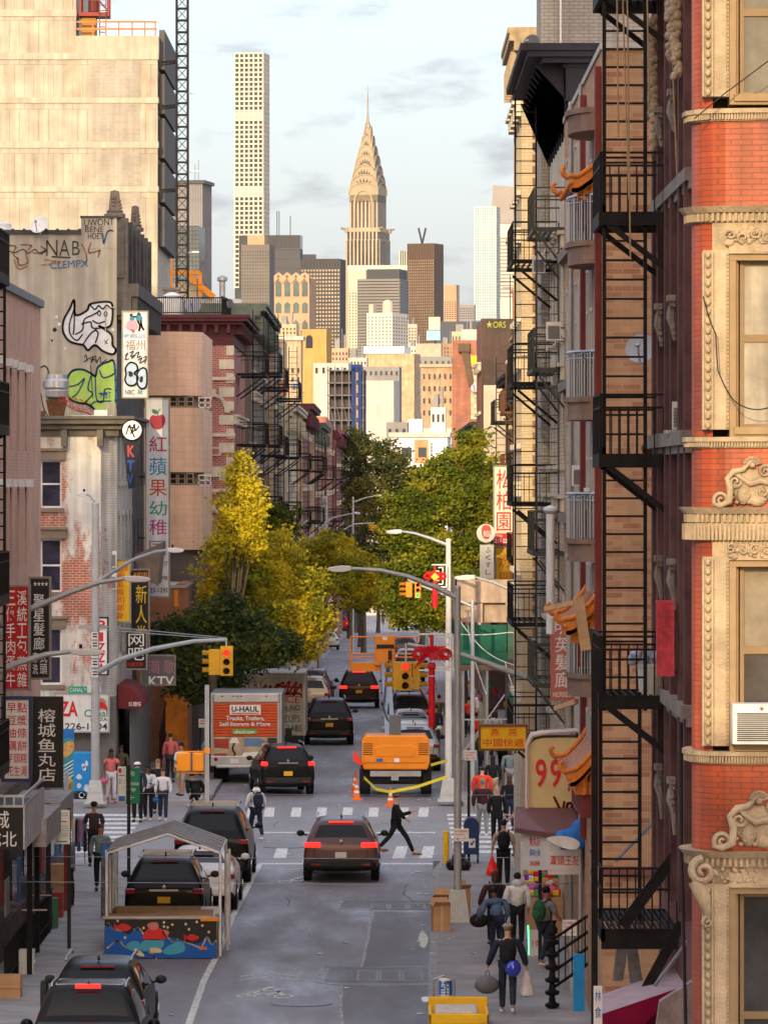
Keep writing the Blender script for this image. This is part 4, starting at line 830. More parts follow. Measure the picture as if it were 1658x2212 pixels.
m=MB();m.tube([(b.x-.4,b.y+.1,b.z+.15),(b.x-.75,b.y+.1,b.z+.15),(b.x-.8,b.y+.1,b.z+.6)],.16,10);rootmb(m,'duct_pipe',RUST,'rusty duct pipe behind the exhaust fan','duct',smooth=40,base=(b.x-.6,b.y+.1,b.z))
m=MB();m.box(b.x+.5,b.x+1.9,b.y-.3,b.y+1,b.z,b.z+.12);m.box(b.x+1.3,b.x+1.75,b.y-.6,b.y,b.z+.03,b.z+.3);rootmb(m,'roof_flashing',M('pale_roof_sheet',(.45,.46,.48),.7),'pale metal sheeting on the corner building roof','roof sheet')
# ---------------------------------------------------------------- concrete tower under construction
CT=brick('board_formed_concrete',(.38,.345,.29),(.345,.315,.265),(.23,.21,.175),.50,2.29,.02,var=.2,streak=.16,patch=(.34,.29,.22),patch_lo=.5,patch_hi=.62,patch_sc=.9,pmap=(1,1,.3),bump=.2)
CT2=M('slab_edge_concrete',(.40,.36,.30),.9,0,.15,.8,streak=.15,bump=.2,bs=5);CMU=brick('grey_block_infill',(.33,.30,.26),(.29,.265,.235),(.36,.33,.29),.40,.20,.012,var=.12,streak=.15)
d=262;t=empty('unfinished_tower',(PX(170,d),d,0),'tall raw concrete tower under construction with block infill','building','buildings on the left side')
xr=PX(340,d);xs_=PX(164,d);z1=PZ(78,d);m=MB();m.box(-30,xr,d,d+16,0,z1);m.box(-30,xs_,d+.006,d+16,z1,PZ(-120,d));m.build('wall',CT,t)
m=MB()
for va,vb in((78,116),(114,128),(210,222),(305,319),(402,414)):
 if va==78:m.box(xs_+.02,xr+.06,d-.05,d+16,PZ(vb,d),z1+.03)
 else:m.box(-30,xr+.05,d-.06,d+16,PZ(vb,d),PZ(va,d))
m.box(-30,xs_+.02,d-.05,d+16,PZ(35,d),PZ(20,d));m.build('slab_edges',CT2,t)
for va,vb in((128,209),(222,304),(319,401),(414,520)):MB().box(PX(198,d),PX(301,d),d-.03,d+.1,PZ(vb,d),PZ(va,d)).build('block_infill',CMU,t)
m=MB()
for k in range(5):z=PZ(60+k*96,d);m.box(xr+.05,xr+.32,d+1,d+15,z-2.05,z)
m.build('side_shade_strips',M('side_shade_dark',(.09,.085,.085),.8),t)  # solid dark strips, colour put in for the shade on the right side
# site railing, orange fence and hoist cage on its roof step
m=MB();zr=z1+.05
for u in(200,228,256,285,312,335):m.bar((PX(u,d),d+.2,zr),(PX(u,d),d+.2,zr+.75),.06)
for q in(.35,.72):m.bar((xs_,d+.16,zr+q),(PX(338,d),d+.16,zr+q),.05,.09)
rootmb(m,'guard_rail',M('orange_guard',(.62,.16,.05),.7,0,.15,4),'orange timber guard rail along the roof step of the concrete tower','guard rail',base=(PX(250,d),d+.2,zr))
t2=empty('hoist_cage',(PX(195,d),d+1,zr),'red hoist cage on the roof step of the concrete tower','hoist');m=MB()
for u in(172,232):
 for y in(.6,2.2):m.bar((PX(u,d),d+y,zr+1.2),(PX(u,d),d+y,zr+3),.1)
m.box(PX(168,d),PX(234,d),d+.5,d+2.3,zr+1.05,zr+1.25)
m.bar((PX(172,d),d+.6,zr+3),(PX(232,d),d+.6,zr+1.3),.08);m.build('frame',M('dull_red',(.22,.04,.035),.6),t2)
MB().box(PX(174,d),PX(205,d),d+.8,d+2,zr,zr+1).build('fuel_cabinet',M('mustard_box',(.30,.17,.05),.7),t2)
m=MB();m.tube([(PX(200,d),d+1,zr+1.3),(PX(200,d),d+1,zr+1.9)],.28,12);m.build('drum',M('maroon_drum',(.10,.02,.02),.5),t2)
m=MB()
for u in(214,228):m.bar((PX(u,d),d+.4,zr),(PX(u,d),d+.4,zr+2.9),.05)
for k in range(10):m.bar((PX(214,d),d+.4,zr+.2+k*.28),(PX(228,d),d+.4,zr+.2+k*.28),.04)
m.build('ladder',RUST,t2)
# hoist mast beside it
dm=258;ua,ub=381,405;xa,xb=PX(ua,dm),PX(ub,dm);wq=xb-xa;t=empty('hoist_mast',(PX(393,dm),dm,0),'black lattice hoist mast rising beside the concrete tower','mast');m=MB()
for x in(xa,xb):
 for y in(dm,dm+wq):m.bar((x,y,0),(x,y,PZ(-60,dm)),.10)
k=0;z=4.0;st=.60
while z<PZ(-60,dm):
 for(p,q)in(((xa,dm),(xb,dm)),((xa,dm+wq),(xb,dm+wq)),((xa,dm),(xa,dm+wq)),((xb,dm),(xb,dm+wq))):m.bar((*p,z),(*q,z),.07)
 m.bar((xa,dm,z),(xb,dm,z+st),.035);m.bar((xb,dm,z),(xa,dm,z+st),.035);z+=st
m.build('lattice',BLK,t);m=MB()
for v in(130,226,408):m.bar((xa,dm+.2,PZ(v,dm)),(PX(346,dm),dm+2,PZ(v-3,dm)),.10);m.bar((xa,dm+.6,PZ(v+3,dm)),(PX(346,dm),dm+3,PZ(v-1,dm)),.07)
m.build('wall_ties',BLK,t);m=MB()
for v in(201,371,545):m.bar((xb,dm,PZ(v,dm)),(PX(430,dm),dm-.3,PZ(v,dm)),.05);m.box(PX(415,dm),PX(430,dm),dm-.4,dm-.2,PZ(v+1,dm),PZ(v-2,dm))
m.build('outriggers',STEEL,t)
d=300;t=empty('construction_crane',tuple(P(410,650,d)),'orange crane arm and site frame behind the hoist mast','crane');m=MB()
m.bar(P(368,650,d),P(368,560,d),.25);m.bar(P(368,588,d),P(432,588,d),.22);m.bar(P(432,588,d),P(432,640,d),.2);m.bar(P(408,596,d),P(462,642,d),.34);m.build('boom',ORG_P,t)
m=MB();a_,b_=P(370,650,d),P(432,600,d);m.box(a_.x,b_.x,d+.5,d+3,a_.z,b_.z-.3);m.build('site_cabin',M('cream_cabin',(.60,.52,.36),.8),t);m=MB();a_,b_=P(430,680,d),P(520,645,d);m.box(a_.x,b_.x,d+.2,d+3,b_.z-.25,b_.z);m.box(b_.x-1,b_.x-.7,d+1,d+2,0,b_.z-.25);m.box(a_.x+.3,a_.x+.6,d+1,d+2,0,b_.z-.25);m.build('canopy',WHT,t)
# ---------------------------------------------------------------- tan building with rounded front
TAN=brick('tan_block',(.70,.45,.31),(.66,.42,.29),(.54,.36,.25),.55,.28,.01,var=.12,streak=.12,bump=.25)
d=197;t=empty('rounded_building',(PX(370,d),d,0),'tan block building with a rounded projecting front and window bands','building','buildings on the left side')
xl,xr=PX(240,d),PX(436,d);rr=1.3
def plan(ins):
 r_=rr-ins;return[(xl,d+ins)]+[(xr-rr+r_*math.sin(math.pi/2*k/8),d+rr-r_*math.cos(math.pi/2*k/8))for k in range(9)]+[(xr-ins,d+12),(xl,d+12)]
m=MB()
for va,vb in((716,854),(880,1020),(1048,1188)):m.prism(plan(0),(0,0,PZ(vb,d)),(1,0,0),(0,1,0),(0,0,(vb-va)*d/F))
m.build('wall',TAN,t,smooth=30);m=MB()
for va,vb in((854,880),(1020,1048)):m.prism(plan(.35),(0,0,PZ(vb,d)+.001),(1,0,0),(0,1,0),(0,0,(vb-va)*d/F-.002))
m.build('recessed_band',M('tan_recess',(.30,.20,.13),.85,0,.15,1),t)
for vb,h_ in((878,22),(1046,24)):
 for u in(312,330,348,366,384,402):window(t,(PX(u,d),d+.34,PZ(vb,d)),(1,0,0),15*d/F,h_*d/F,'s',M('tan_frame',(.32,.25,.17),.7),GL,-.02)
 a_=P(428,vb+4,d-.3);m=MB();w_=28*d/F;m.box(a_.x,a_.x+w_,a_.y,a_.y+.5,a_.z,a_.z+.06);h_=22*d/F
 for zz in(0,h_*.5,h_):m.box(a_.x,a_.x+w_,a_.y-.03,a_.y,a_.z+zz,a_.z+zz+.05)
 for xx in(0,w_*.5,w_-.05):m.box(a_.x+xx,a_.x+xx+.05,a_.y-.03,a_.y,a_.z,a_.z+h_)
 m.build('open_casement',WHT,t)
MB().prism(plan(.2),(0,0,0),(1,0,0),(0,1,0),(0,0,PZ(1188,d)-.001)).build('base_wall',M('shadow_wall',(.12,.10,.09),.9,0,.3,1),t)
# low brick annex with ivy fence on top and sloping wall
LOWB=brick('orange_brick',(.42,.14,.06),(.36,.12,.05),(.30,.2,.14),.23,.08,.012,var=.2,streak=.2)
d=190;t=empty('low_brick_building',(PX(380,d),d,0),'low orange brick annex below the tan rounded building','building','buildings on the left side');m=MB();m.box(PX(270,d),PX(400,d),d,d+6.5,0,PZ(1270,d));m.box(PX(400,d)-.35,PX(400,d)-.01,d-.006,d+6.5,PZ(1270,d),PZ(1262,d));m.build('wall',LOWB,t)
m=MB();m.box(PX(268,d),PX(402,d),d-.08,d+6.5,PZ(1270,d),PZ(1264,d));m.build('coping',CONC,t)
m=MB();m.box(PX(376,d),PX(384,d),d-.05,d-.01,PZ(1310,d),PZ(1275,d));m.build('orange_strip',ORG_P,t)
# red brick building with stone quoins
QB=brick('red_quoin_brick',(.36,.075,.055),(.29,.06,.05),(.42,.31,.26),.22,.08,.014,var=.2);QS=M('quoin_stone',(.52,.47,.38),.85,0,.15,2,streak=.15);MAR=M('maroon_cornice',(.075,.022,.028),.7,0,.2,2)
d=212;t=empty('quoined_building',(PX(470,d),d,0),'red brick tenement with stone quoins and a maroon cornice','building','buildings on the left side');xl,xr=PX(300,d),PX(503,d);zt=PZ(745,d)
m=MB();shell(m,xl,xr,d,d+18,0,zt,'r');so=[(1.2+i*2.8,z_,1.1,2.0)for i in range(6)for z_ in(1.4,4.6,7.8,11,14)]
wall(m,(xr,d,0),(0,1,0),18,zt,[q for q in so if q[1]+2<zt-.3],.2);m.build('wall',QB,t)
for(a_,b_,w_,h_)in so:
 if b_+2<zt-.3:window(t,(xr,d+a_,b_),(0,1,0),w_,h_,'sL',M('cream_frame',(.4,.38,.32),.7),GL,.12,QS)
m=MB();zq=zt;k=0
while zq>2:
 h_=.42;w_=.58 if k%2 else .28
 m.box(xr-w_,xr+.04,d-.04,d+.3,zq-h_,zq-.02);m.box(PX(436,d),PX(436,d)+(.28 if k%2 else .16),d-.041,d+.3,zq-h_,zq-.02);zq-=h_+.16;k+=1
for v in(817,939,1059):m.box(xl,xr+.09,d-.09,d+.3,PZ(v+4,d),PZ(v-3,d))
m.build('quoins',QS,t);m=MB();tt=MB()
for v in(878,1128):
 c=P(461,v,d);R_=21*d/F
 for k in range(11):
  a0=math.pi*k/11;a1=math.pi*(k+.9)/11;m.prism([(R_*math.cos(a0),R_*math.sin(a0)),(R_*1.35*math.cos(a0),R_*1.35*math.sin(a0)),(R_*1.35*math.cos(a1),R_*1.35*math.sin(a1)),(R_*math.cos(a1),R_*math.sin(a1))],(c.x,d-.08,c.z),(1,0,0),(0,0,1),(0,.07,0))
 m.box(c.x-.1,c.x+.1,d-.14,d-.01,c.z+R_,c.z+R_*1.75)
 for q in(-1,1):m.box(c.x+q*R_*1.4-.12,c.x+q*R_*1.4+.12,d-.1,d-.01,c.z-.25,c.z)
m.build('arch_stones',QS,t);m=MB();c=P(460,975,d);w_,h_=17*d/F,9*d/F
m.box(c.x-w_,c.x+w_,d-.07,d-.01,c.z-h_,c.z+h_);m.box(PX(438,d),PX(488,d),d-.08,d-.01,PZ(1030,d),PZ(1008,d));m.build('stone_panel',QS,t);MB().box(c.x-w_*.8,c.x+w_*.8,d-.08,d-.01,c.z-h_*.7,c.z+h_*.7).build('carved_panel',QB,t)
m=MB();cornice(m,xl,xr,d,d+18,zt,[(.06,0,.12),(.02,.12,.72),(.12,.72,.84),(.40,.84,.98),(.62,.98,1.12),(.70,1.12,1.25)])
for k in range(9):m.box(xr-.25-k*.5,xr-.1-k*.5,d-.42,d,zt+.5,zt+.83)
for k in range(20):m.box(xr,xr+.42,d+.2+k*.9,d+.4+k*.9,zt+.45,zt+.83)
m.build('cornice',MAR,t)
# its roof: bulkhead, railing, dishes
zr=zt+1.25;m=MB();m.box(PX(312,d),PX(385,d),d+2,d+5,zr,PZ(640,d));m.lathe([(.25,PZ(640,d)),(.25,PZ(634,d)),(.4,PZ(633,d)),(.15,PZ(626,d)),(.02,PZ(625,d))],(PX(365,d),d+3,0),10);rootmb(m,'roof_bulkhead',WHT,'white roof bulkhead behind the railing of the quoined building','roof hut')
m=MB();xa,xb=PX(312,d),PX(478,d);zz=PZ(642,d)
m.bar((xa,d+.5,zz),(xb,d+.5,zz),.05);m.bar((xa,d+.5,zr+.12),(xb,d+.5,zr+.12),.04);m.bar((xb,d+.5,zz),(xb+.25,d+5,zz),.05)
for k in range(38):x=xa+(xb-xa)*k/37;m.bar((x,d+.5,zr),(x,d+.5,zz+.04),.03)
for k in range(14):y=d+.5+4.5*k/13;m.bar((xb+.25*k/13,y,zr),(xb+.25*k/13,y,zz+.08),.035)
rootmb(m,'roof_railing',BLK,'black iron railing round the quoined building roof','railing',base=(xb,d+.5,zr))
dish(P(417,658,d+1.2),.36,(-.2,-.95,.25),'pale dish behind the roof railing');dish(P(494,655,d+3),.2,(-.5,-.8,.3),'small dark dish beyond the roof railing',M('dish_dark',(.10,.10,.11),.6))
# ---------------------------------------------------------------- tenement rows
TRIMD=M('antenna_dark',(.03,.03,.032),.6)
def tenement(name,label,x,y0,y1,zt,face,wm,cols,corn=None,width=9,style='sL',trim=None,fh=3.3,zb=4.2,ww=.95,wh=1.9,group=None,fm=None,gm=None,brk=True,front=None,cout=.75,side_w=None):
 g0=GZ(y0)-.5;t=empty(name,(x,(y0+y1)/2,GZ((y0+y1)/2)),label,'building',group);m=MB();W_=y1-y0;x0,x1=(x-width,x)if face>0 else(x,x+width)
 if front:shell(m,x0,x1,y0,y1,g0,zt,'rf' if face>0 else 'lf');fm_=MB();fm_.quad((x0,y0,g0),(x1,y0,g0),(x1,y0,zt),(x0,y0,zt));fm_.build('end_wall',front,t)
 else:shell(m,x0,x1,y0,y1,g0,zt,'r' if face>0 else 'l')
 ops=[];dx=W_/cols;z=zb
 while z+wh<zt-1.0:
  ops+=[((i+.5)*dx-ww/2,z-g0,ww,wh)for i in range(cols)];z+=fh
 p,ux=(Vector((x,y0,g0)),Vector((0,1,0)))if face>0 else(Vector((x,y1,g0)),Vector((0,-1,0)))
 wall(m,p,ux,W_,zt-g0,ops,.22);m.build('wall',wm,t)
 for(a_,b_,w_,h_)in ops:window(t,p+ux*a_+Vector((0,0,b_)),ux,w_,h_,style,fm or M('dark_sash',(.09,.085,.08),.6),gm or GL,.12,trim or QS)
 if zb<20:
  for k in range(3):
   yy=rnd.uniform(y0+1,y1-2);xx=x-face*rnd.uniform(1.2,4);h_=rnd.uniform(.6,1.6);m=MB()
   if k==0:m.box(xx-.35,xx+.35,yy,yy+.9,zt,zt+h_);m.box(xx-.42,xx+.42,yy-.06,yy+.96,zt+h_,zt+h_+.12);m.build('chimney',wm,t)
   elif k==1:m.lathe([(.14,0),(.14,h_),(.24,h_+.05),(.24,h_+.2),(.02,h_+.3)],(xx,yy,zt),10);m.build('roof_vent',STEEL,t)
   else:m.bar((xx,yy,zt),(xx,yy,zt+2.2),.05);m.bar((xx-.5,yy,zt+1.9),(xx+.5,yy,zt+1.9),.03);m.bar((xx-.35,yy,zt+1.6),(xx+.35,yy,zt+1.6),.03);m.build('antenna',TRIMD,t)
 if corn:
  m=MB();cornice(m,x0,x1,y0,y1,zt-.8,[(cout*.2,0,.25),(cout*.55,.25,.5),(cout*.9,.5,.7),(cout,.7,.85)],'r' if face>0 else 'l')
  if brk:
   n=int(W_/.9)
   for k in range(n):
    yy=y0+.3+k*W_/n;xa,xb=(x,x+cout*.8)if face>0 else(x-cout*.8,x);m.box(xa,xb,yy,yy+.18,zt-1.35,zt-.56)
  m.build('cornice',corn,t)
 return t
GRN_C=M('green_grey_cornice',(.10,.12,.10),.8,0,.3,2);DKC=M('black_cornice',(.022,.022,.03),.7,0,.25,2);CREAM=brick('cream_brick',(.50,.42,.30),(.46,.39,.28),(.38,.33,.25),.22,.08,.01,var=.15,streak=.25)
DRED=brick('dark_red_brick',(.20,.055,.04),(.165,.045,.035),(.17,.12,.10),.22,.08,.012,var=.25,streak=.25);GRB=brick('grey_brown_brick',(.22,.18,.15),(.19,.155,.13),(.17,.15,.13),.22,.08,.012,var=.2,streak=.25);TANW=M('tan_stucco',(.45,.33,.22),.9,0,.18,.6,streak=.3)
gl_='left tenement row'
tenement('tenement','grey brick tenement with a green cornice next to the quoined building',-6.0,230.02,262,18.6,1,GRB,10,GRN_C,6,group=gl_,zb=2.5)
tenement('tenement','narrow tenement with a plain tan end wall beyond the green cornice',-5.70,262.02,283,18.0,1,GRB,6,None,6,group=gl_,front=TANW,zb=2.5)
tenement('tenement','cream brick tenement midway along the left row',-5.45,283.02,316,14.8,1,CREAM,9,M('cream_cornice',(.42,.36,.27),.8),7,group=gl_,zb=1.5,front=CREAM)
tenement('tenement','dark red tenement with a maroon cornice on the left row',-5.05,316.02,350,15.4,1,DRED,9,MAR,7,group=gl_,zb=1.5,front=TANW)
tenement('tenement','brown tenement with a green shop cornice further along the left row',-4.75,350.02,392,14.6,1,DRED,11,GRN_C,7,group=gl_,zb=1,front=TANW)
tenement('tenement','sunlit orange brick tenement before the scaffolded building',-4.45,392.02,440,15.6,1,REDB,12,None,7,group=gl_,zb=1)
tenement('tenement','last brown tenement of the left row above the dark trees',-4.1,440.02,505,15.0,1,DRED,14,MAR,7,group=gl_,zb=0)
tenement('roof_hut','tan roof hut with a red brick chimney above the cream tenement',-5.9,300,310,19.0,1,TANW,1,None,4.2,group=None,zb=30)
for(x,ya,yb,zs,lab)in((-6.25,216,222,[2.6,5.8,9.0,12.2,15.2],'fire escape on the quoined building'),(-6.0,234,241,[2.4,5.7,9.0,12.3,15.6],'fire escape under the green cornice'),(-6.0,247,256,[2.0,5.3,8.6,11.9,15.2],'second fire escape under the green cornice'),(-5.7,268,277,[2,5.3,8.6,11.9,15.0],'fire escape below the tan end wall'),(-5.45,290,298,[1.4,4.7,8,11.3],'fire escape on the cream tenement'),(-5.05,322,330,[1.4,4.7,8,11.3],'fire escape on the dark red tenement'),(-5.05,337,345,[1.4,4.7,8,11.3],'second fire escape on the dark red tenement'),(-4.75,358,367,[0.9,4.2,7.5,10.8],'fire escape on the brown tenement'),(-4.45,400,410,[.9,4.2,7.5,10.8],'fire escape on the sunlit orange tenement'),(-4.1,450,460,[0,3.3,6.6,9.9],'fire escape on the last left tenement')):
 fire_escape(x,1,ya,yb,zs,1.2,label=lab,lw=.45,bars=.2,top_ladder=2.6,th=.7)
m=MB();a_=P(612,820,285);m.box(a_.x-.45,a_.x+.15,285.3,288,PZ(848,285),PZ(824,285));rootmb(m,'roof_sign',M('orange_sign',(.55,.12,.03),.7),'small orange box sign above the cream tenement','sign')
dish(P(636,832,290),.25,(-.2,-.9,.4),'small dish beside the orange roof sign')
# ---------------------------------------------------------------- hanging signs on the left
DRSIGN=M('sign_panel_white',(.50,.51,.54),.5,0,.12,1,streak=.2);REDS=M('sign_panel_red',(.40,.012,.016),.5,0,.12,1);BLKS=M('sign_panel_black',(.010,.010,.012),.4,0,.3,2);YELS=M('sign_panel_yellow',(.58,.36,.015),.55,0,.12,1,streak=.1);FRM=M('sign_frame',(.22,.20,.18),.6,.3,.15,3)
gs='vertical shop signs'
board('hanging_sign','tall red sign with two columns of white characters at the left edge','sign',(9,1268,61,1488),121,REDS,FRM,.22,col_text('三傳手肉蛋牛',13,33,1274,1486,INKW,.02)+col_text('溪統工包燕雜',37,58,1274,1486,INKW,.02),gs)
board('hanging_sign','black sign with white characters behind the red two column sign','sign',(66,1250,106,1464),126,BLKS,FRM,.2,col_text('聚星髮廊',72,96,1282,1406,INKW,.014)+col_text('泰洗',70,82,1408,1458,INKW)+col_text('式頭',86,102,1408,1458,INKW)+[('★★★★',72,1256,104,1266,INKW)],gs)
board('hanging_sign','white menu sign with rows of red characters','sign',(10,1512,62,1682),117,INKW,M('navy_frame',(.03,.04,.10),.5),.2,[(s,15,1518+i*27.3,58,1518+i*27.3+22,INKR,.012)for i,s in enumerate(('早點','豆漿','油條','礪餅','芋頭糕','花生湯'))],gs,fw=.08)
board('hanging_sign','black sign with brushed white characters beside the white menu sign','sign',(66,1505,136,1702),119,BLKS,None,.2,col_text('榕城鱼丸店',82,120,1530,1690,INKW,.016),gs)
t=board('hanging_sign','white dancing club sign with a dancing couple and graffiti','sign',(266,674,317,857),174,DRSIGN,FRM,.2,[('HAPPY DANCING CLUB INC.',268,721,315,730,INKBL,.008),('福州',271,734,313,756,M('brown_ink',(.20,.10,.10),.6),.0)],gs)
mk={k:MB()for k in 'pbkswl'};dz=173.97
blob(mk['p'],[(276,694),(290,690),(298,706),(287,714),(272,708)],dz);blob(mk['b'],[(281,684),(286,680),(290,690),(281,692)],dz-.01);blob(mk['b'],[(294,681),(304,680),(307,690),(295,692)],dz-.01);stroke(mk['b'],[(286,684),(296,683)],3,dz-.02)
blob(mk['k'],[(280,679),(285,677),(286,682),(281,683)],dz-.02);blob(mk['k'],[(295,678),(300,675),(304,679),(299,680)],dz-.02);stroke(mk['k'],[(297,692),(302,704),(300,714)],4,dz);stroke(mk['k'],[(304,692),(306,704),(310,712)],4,dz);stroke(mk['s'],[(288,712),(287,718)],2,dz);stroke(mk['s'],[(282,711),(291,717)],1.6,dz)
b1=[(271,795),(280,783),(293,786),(297,798),(290,806),(298,815),(292,830),(278,832),(270,822),(272,808)];b2=[(296,808),(306,795),(316,800),(316,832),(306,839),(297,830)]
blob(mk['l'],b1,dz-.02);blob(mk['l'],b2,dz-.03);stroke(mk['k'],b1,3.5,dz-.035,closed=True);stroke(mk['k'],b2,3.5,dz-.04,closed=True);blob(mk['k'],[(278,802),(286,804),(286,812),(279,813)],dz-.04);blob(mk['k'],[(302,815),(308,813),(308,824),(302,825)],dz-.045)
for q in([(270,768),(276,762),(270,776),(278,774)],[(280,762),(288,758),(282,770),(292,766),(284,774)],[(292,764),(300,760),(296,772),(304,768)],[(298,778),(306,772),(302,784),(314,776)],[(310,772),(316,770),(312,784)]):stroke(mk['k'],q,1.8,dz-.03)
putpx(mk['k'],'NBC',270,842,290,852,dz,bold=0);putpx(mk['b'],'凝',296,840,308,852,dz,bold=0)
for k_,mt,nm in(('p',M('pink_paint',(.60,.25,.33),.6),'painted_skirt'),('b',M('teal_paint',(.03,.18,.28),.6),'painted_tops'),('k',SPB,'black_spray'),('s',SPR,'painted_shoes'),('l',SPLB,'blue_spray')):mk[k_].build(nm,mt,t)
t=board('hanging_sign','very tall white kindergarten sign with a red apple','sign',(316,862,364,1288),180,DRSIGN,FRM,.2,[('紅',322,942,360,976,M('crimson_ink',(.30,.02,.06),.5),.03),('蘋',322,988,360,1027,M('cyan_ink',(.02,.20,.34),.5),.03),('果',322,1036,360,1072,M('vermilion_ink',(.38,.05,.02),.5),.03),('幼',322,1082,360,1114,M('emerald_ink',(.01,.22,.15),.5),.03),('稚',322,1122,360,1156,M('magenta_ink',(.30,.03,.16),.5),.03),('园',322,1168,358,1200,M('grey_ink',(.16,.16,.18),.5),.03),('ELDRIDGE ST',322,1213,362,1222,INKB,.01),('☎',336,1227,347,1237,INKR),('925-0998',322,1244,362,1254,INKB,.01),('&',338,1259,343,1265,INKB),('925-1295',318,1270,362,1280,INKB,.01)],gs)
m=MB();blob(m,[(340,898),(352,896),(357,908),(352,922),(344,927),(338,927),(329,922),(323,908),(328,897)],179.98);m.build('apple',M('apple_red',(.27,.02,.04),.5),t);m=MB();blob(m,[(328,884),(338,886),(341,893),(331,893)],179.98);stroke(m,[(340,898),(342,888),(346,884)],1.6,179.97);m.build('apple_leaf',M('leaf_green',(.03,.14,.07),.5),t)
m=MB();m.bar(P(316,1012,180.2),P(364,1012,180.2),.03);m.bar(P(300,1162,180.3),P(364,1162,180.3),.05);m.bar(P(300,1030,180.3),P(318,1030,180.3),.05);m.build('bracket',BLK,t)
t=empty('karaoke_sign',tuple(P(284,1050,168.6)),'dark tapering karaoke banner sign under a round graffitied disc','sign',gs);d=168.6
m=MB();m.prism([(0,0),(38,0),(26,-106),(12,-108)],P(265,948,d),Vector((d/F,0,0)),Vector((0,0,d/F)),(0,.15,0));m.build('banner',M('banner_navy',(.012,.014,.03),.6,0,.3,2),t)
m=MB();c=P(285,929,d-.05);m.lathe([(.30,0),(.33,.0),(.33,.18),(.05,.18)],c,22,axis='y');m.build('disc',INKW,t);m=MB();m.tube([(c.x+.34*math.cos(q*.2856),c.y,c.z+.34*math.sin(q*.2856))for q in range(23)],.025,6);m.build('disc_rim',BLK,t)
m=MB()
for q in([(272,938),(280,918),(284,932),(290,916),(292,930),(300,920)],[(276,922),(292,926),(282,936)],[(286,934),(290,944)]):stroke(m,q,2.6,d-.07)
m.build('graffiti',SPB,t);m=MB();putpx(m,'K',275,962,291,987,d-.01,bold=.04);m.build('lettering',M('dull_red_ink',(.33,.05,.045),.5),t);m=MB();putpx(m,'T',275,994,289,1018,d-.01,bold=.04);putpx(m,'V',275,1024,287,1046,d-.01,bold=.02);m.build('lettering',M('dull_blue_ink',(.02,.07,.25),.5),t)
board('hanging_sign','yellow sign with red characters above the dark net cafe sign','sign',(238,1212,280,1342),171,YELS,FRM,.2,col_text('美國英興同鄉會',249,268,1222,1338,INKR,.0)+[('福建',268,1216,276,1234,INKR)],gs)
board('hanging_sign','black sign with large yellow characters under the tall apple sign','sign',(284,1232,320,1400),173.5,BLKS,FRM,.2,col_text('新人类',293,317,1262,1392,M('yellow_ink',(.62,.40,.03),.5),.03)+[('24 HOURS',287,1236,318,1246,M('amber_ink',(.6,.24,.02),.5)),('HOSTEL',292,1249,318,1257,M('amber_ink',(.6,.24,.02),.5))],gs)
board('hanging_sign','small black sign with two white characters','sign',(273,1366,315,1444),172.5,BLKS,FRM,.2,col_text('网吧',277,311,1368,1428,INKW,.03)+[('KAROOM',276,1431,308,1440,INKR)],gs)
t=board('karaoke_fascia','grey karaoke shop fascia with pink outlined characters','shop sign',(306,1418,376,1478),178,M('fascia_grey',(.13,.115,.12),.6,0,.2,1),FRM,.3,[('潮',321,1427,343,1455,M('pink_ink',(.48,.18,.30),.5),-.01),('歌',354,1427,376,1455,M('pink_ink',(.48,.18,.30),.5),-.01),('KTV',321,1461,376,1482,INKW,.02)])
m=MB();d=171;a_=P(292,1240,d);m.prism([(0,0),(.95,.45),(.8,-1.0),(.3,-.9)],P(290,1200,176),(1,0,0),(0,0,1),(0,3,0));rootmb(m,'hanging_canopy',M('weathered_panel',(.16,.12,.10),.85,0,.3,2),'weathered brown slanting canopy panel behind the lamp heads','canopy')
for i,(u,v,dd)in enumerate(((232,1200,170.5),(232,1248,170.5))):ac_unit('wall_air_conditioner',P(u,v+26,dd),.30,.55,.3,(1,0,0),('upper' if i==0 else 'lower')+' white condenser on the side of the peeling building')
# maroon awning, shop door, stairs rail
t=empty('shop_awning',tuple(P(280,1530,171)),'maroon quarter-round shop awning with small white characters','awning');d=171;m=MB();x0,x1=PX(256,d),PX(307,d);zt=PZ(1478,d);zb=PZ(1530,d);n=8;vs=[]
for k in range(n+1):
 an=math.pi/2*k/n;vs+=[(x0,171.2+6*(k*0),0)]
prof=[(math.sin(math.pi/2*k/n),math.cos(math.pi/2*k/n))for k in range(n+1)];vs=[];fs=[]
for yy in(170.6,176):
 for a_,b_ in prof:vs.append((x0+(x1-x0)*a_,yy,zb+(zt-zb)*b_))
for k in range(n):fs.append((k,k+1,k+n+2,k+n+1))
vs+=[(x0,170.6,zb),(x0,176,zb)];fs+=[tuple([2*n+2]+list(range(n+1))),tuple([2*n+3]+list(range(2*n+1,n,-1)))];m.add(vs,fs);m.build('canvas',M('maroon_canvas',(.13,.02,.025),.85,0,.15,2),t);m=MB();putpx(m,'紅磨坊',278,1516,305,1526,170.55);m.build('lettering',INKW,t)
m=MB();x_=PX(303,178);m.box(x_-.05,x_,171.5,186,0,3.2);rootmb(m,'shutter_wall',M('grey_shutter',(.20,.20,.20),.6,.2,.15,2,streak=.3),'grey roller shutters along the left pavement by the pizza shop','shutter')
m=MB();o=P(308,1480,186);
for k in range(14):y=184+k*.9;m.bar((-8.1,y,.1),(-8.1,y,1.5+k*.16),.03)
m.bar((-8.1,184,1.5),(-8.1,196.5,3.6),.05);m.bar((-8.1,184,.5),(-8.1,196.5,2.2),.05);rootmb(m,'stair_railing',BLK,'dark iron railing climbing beside the orange ramp wall','railing',base=(-8.1,184,0))
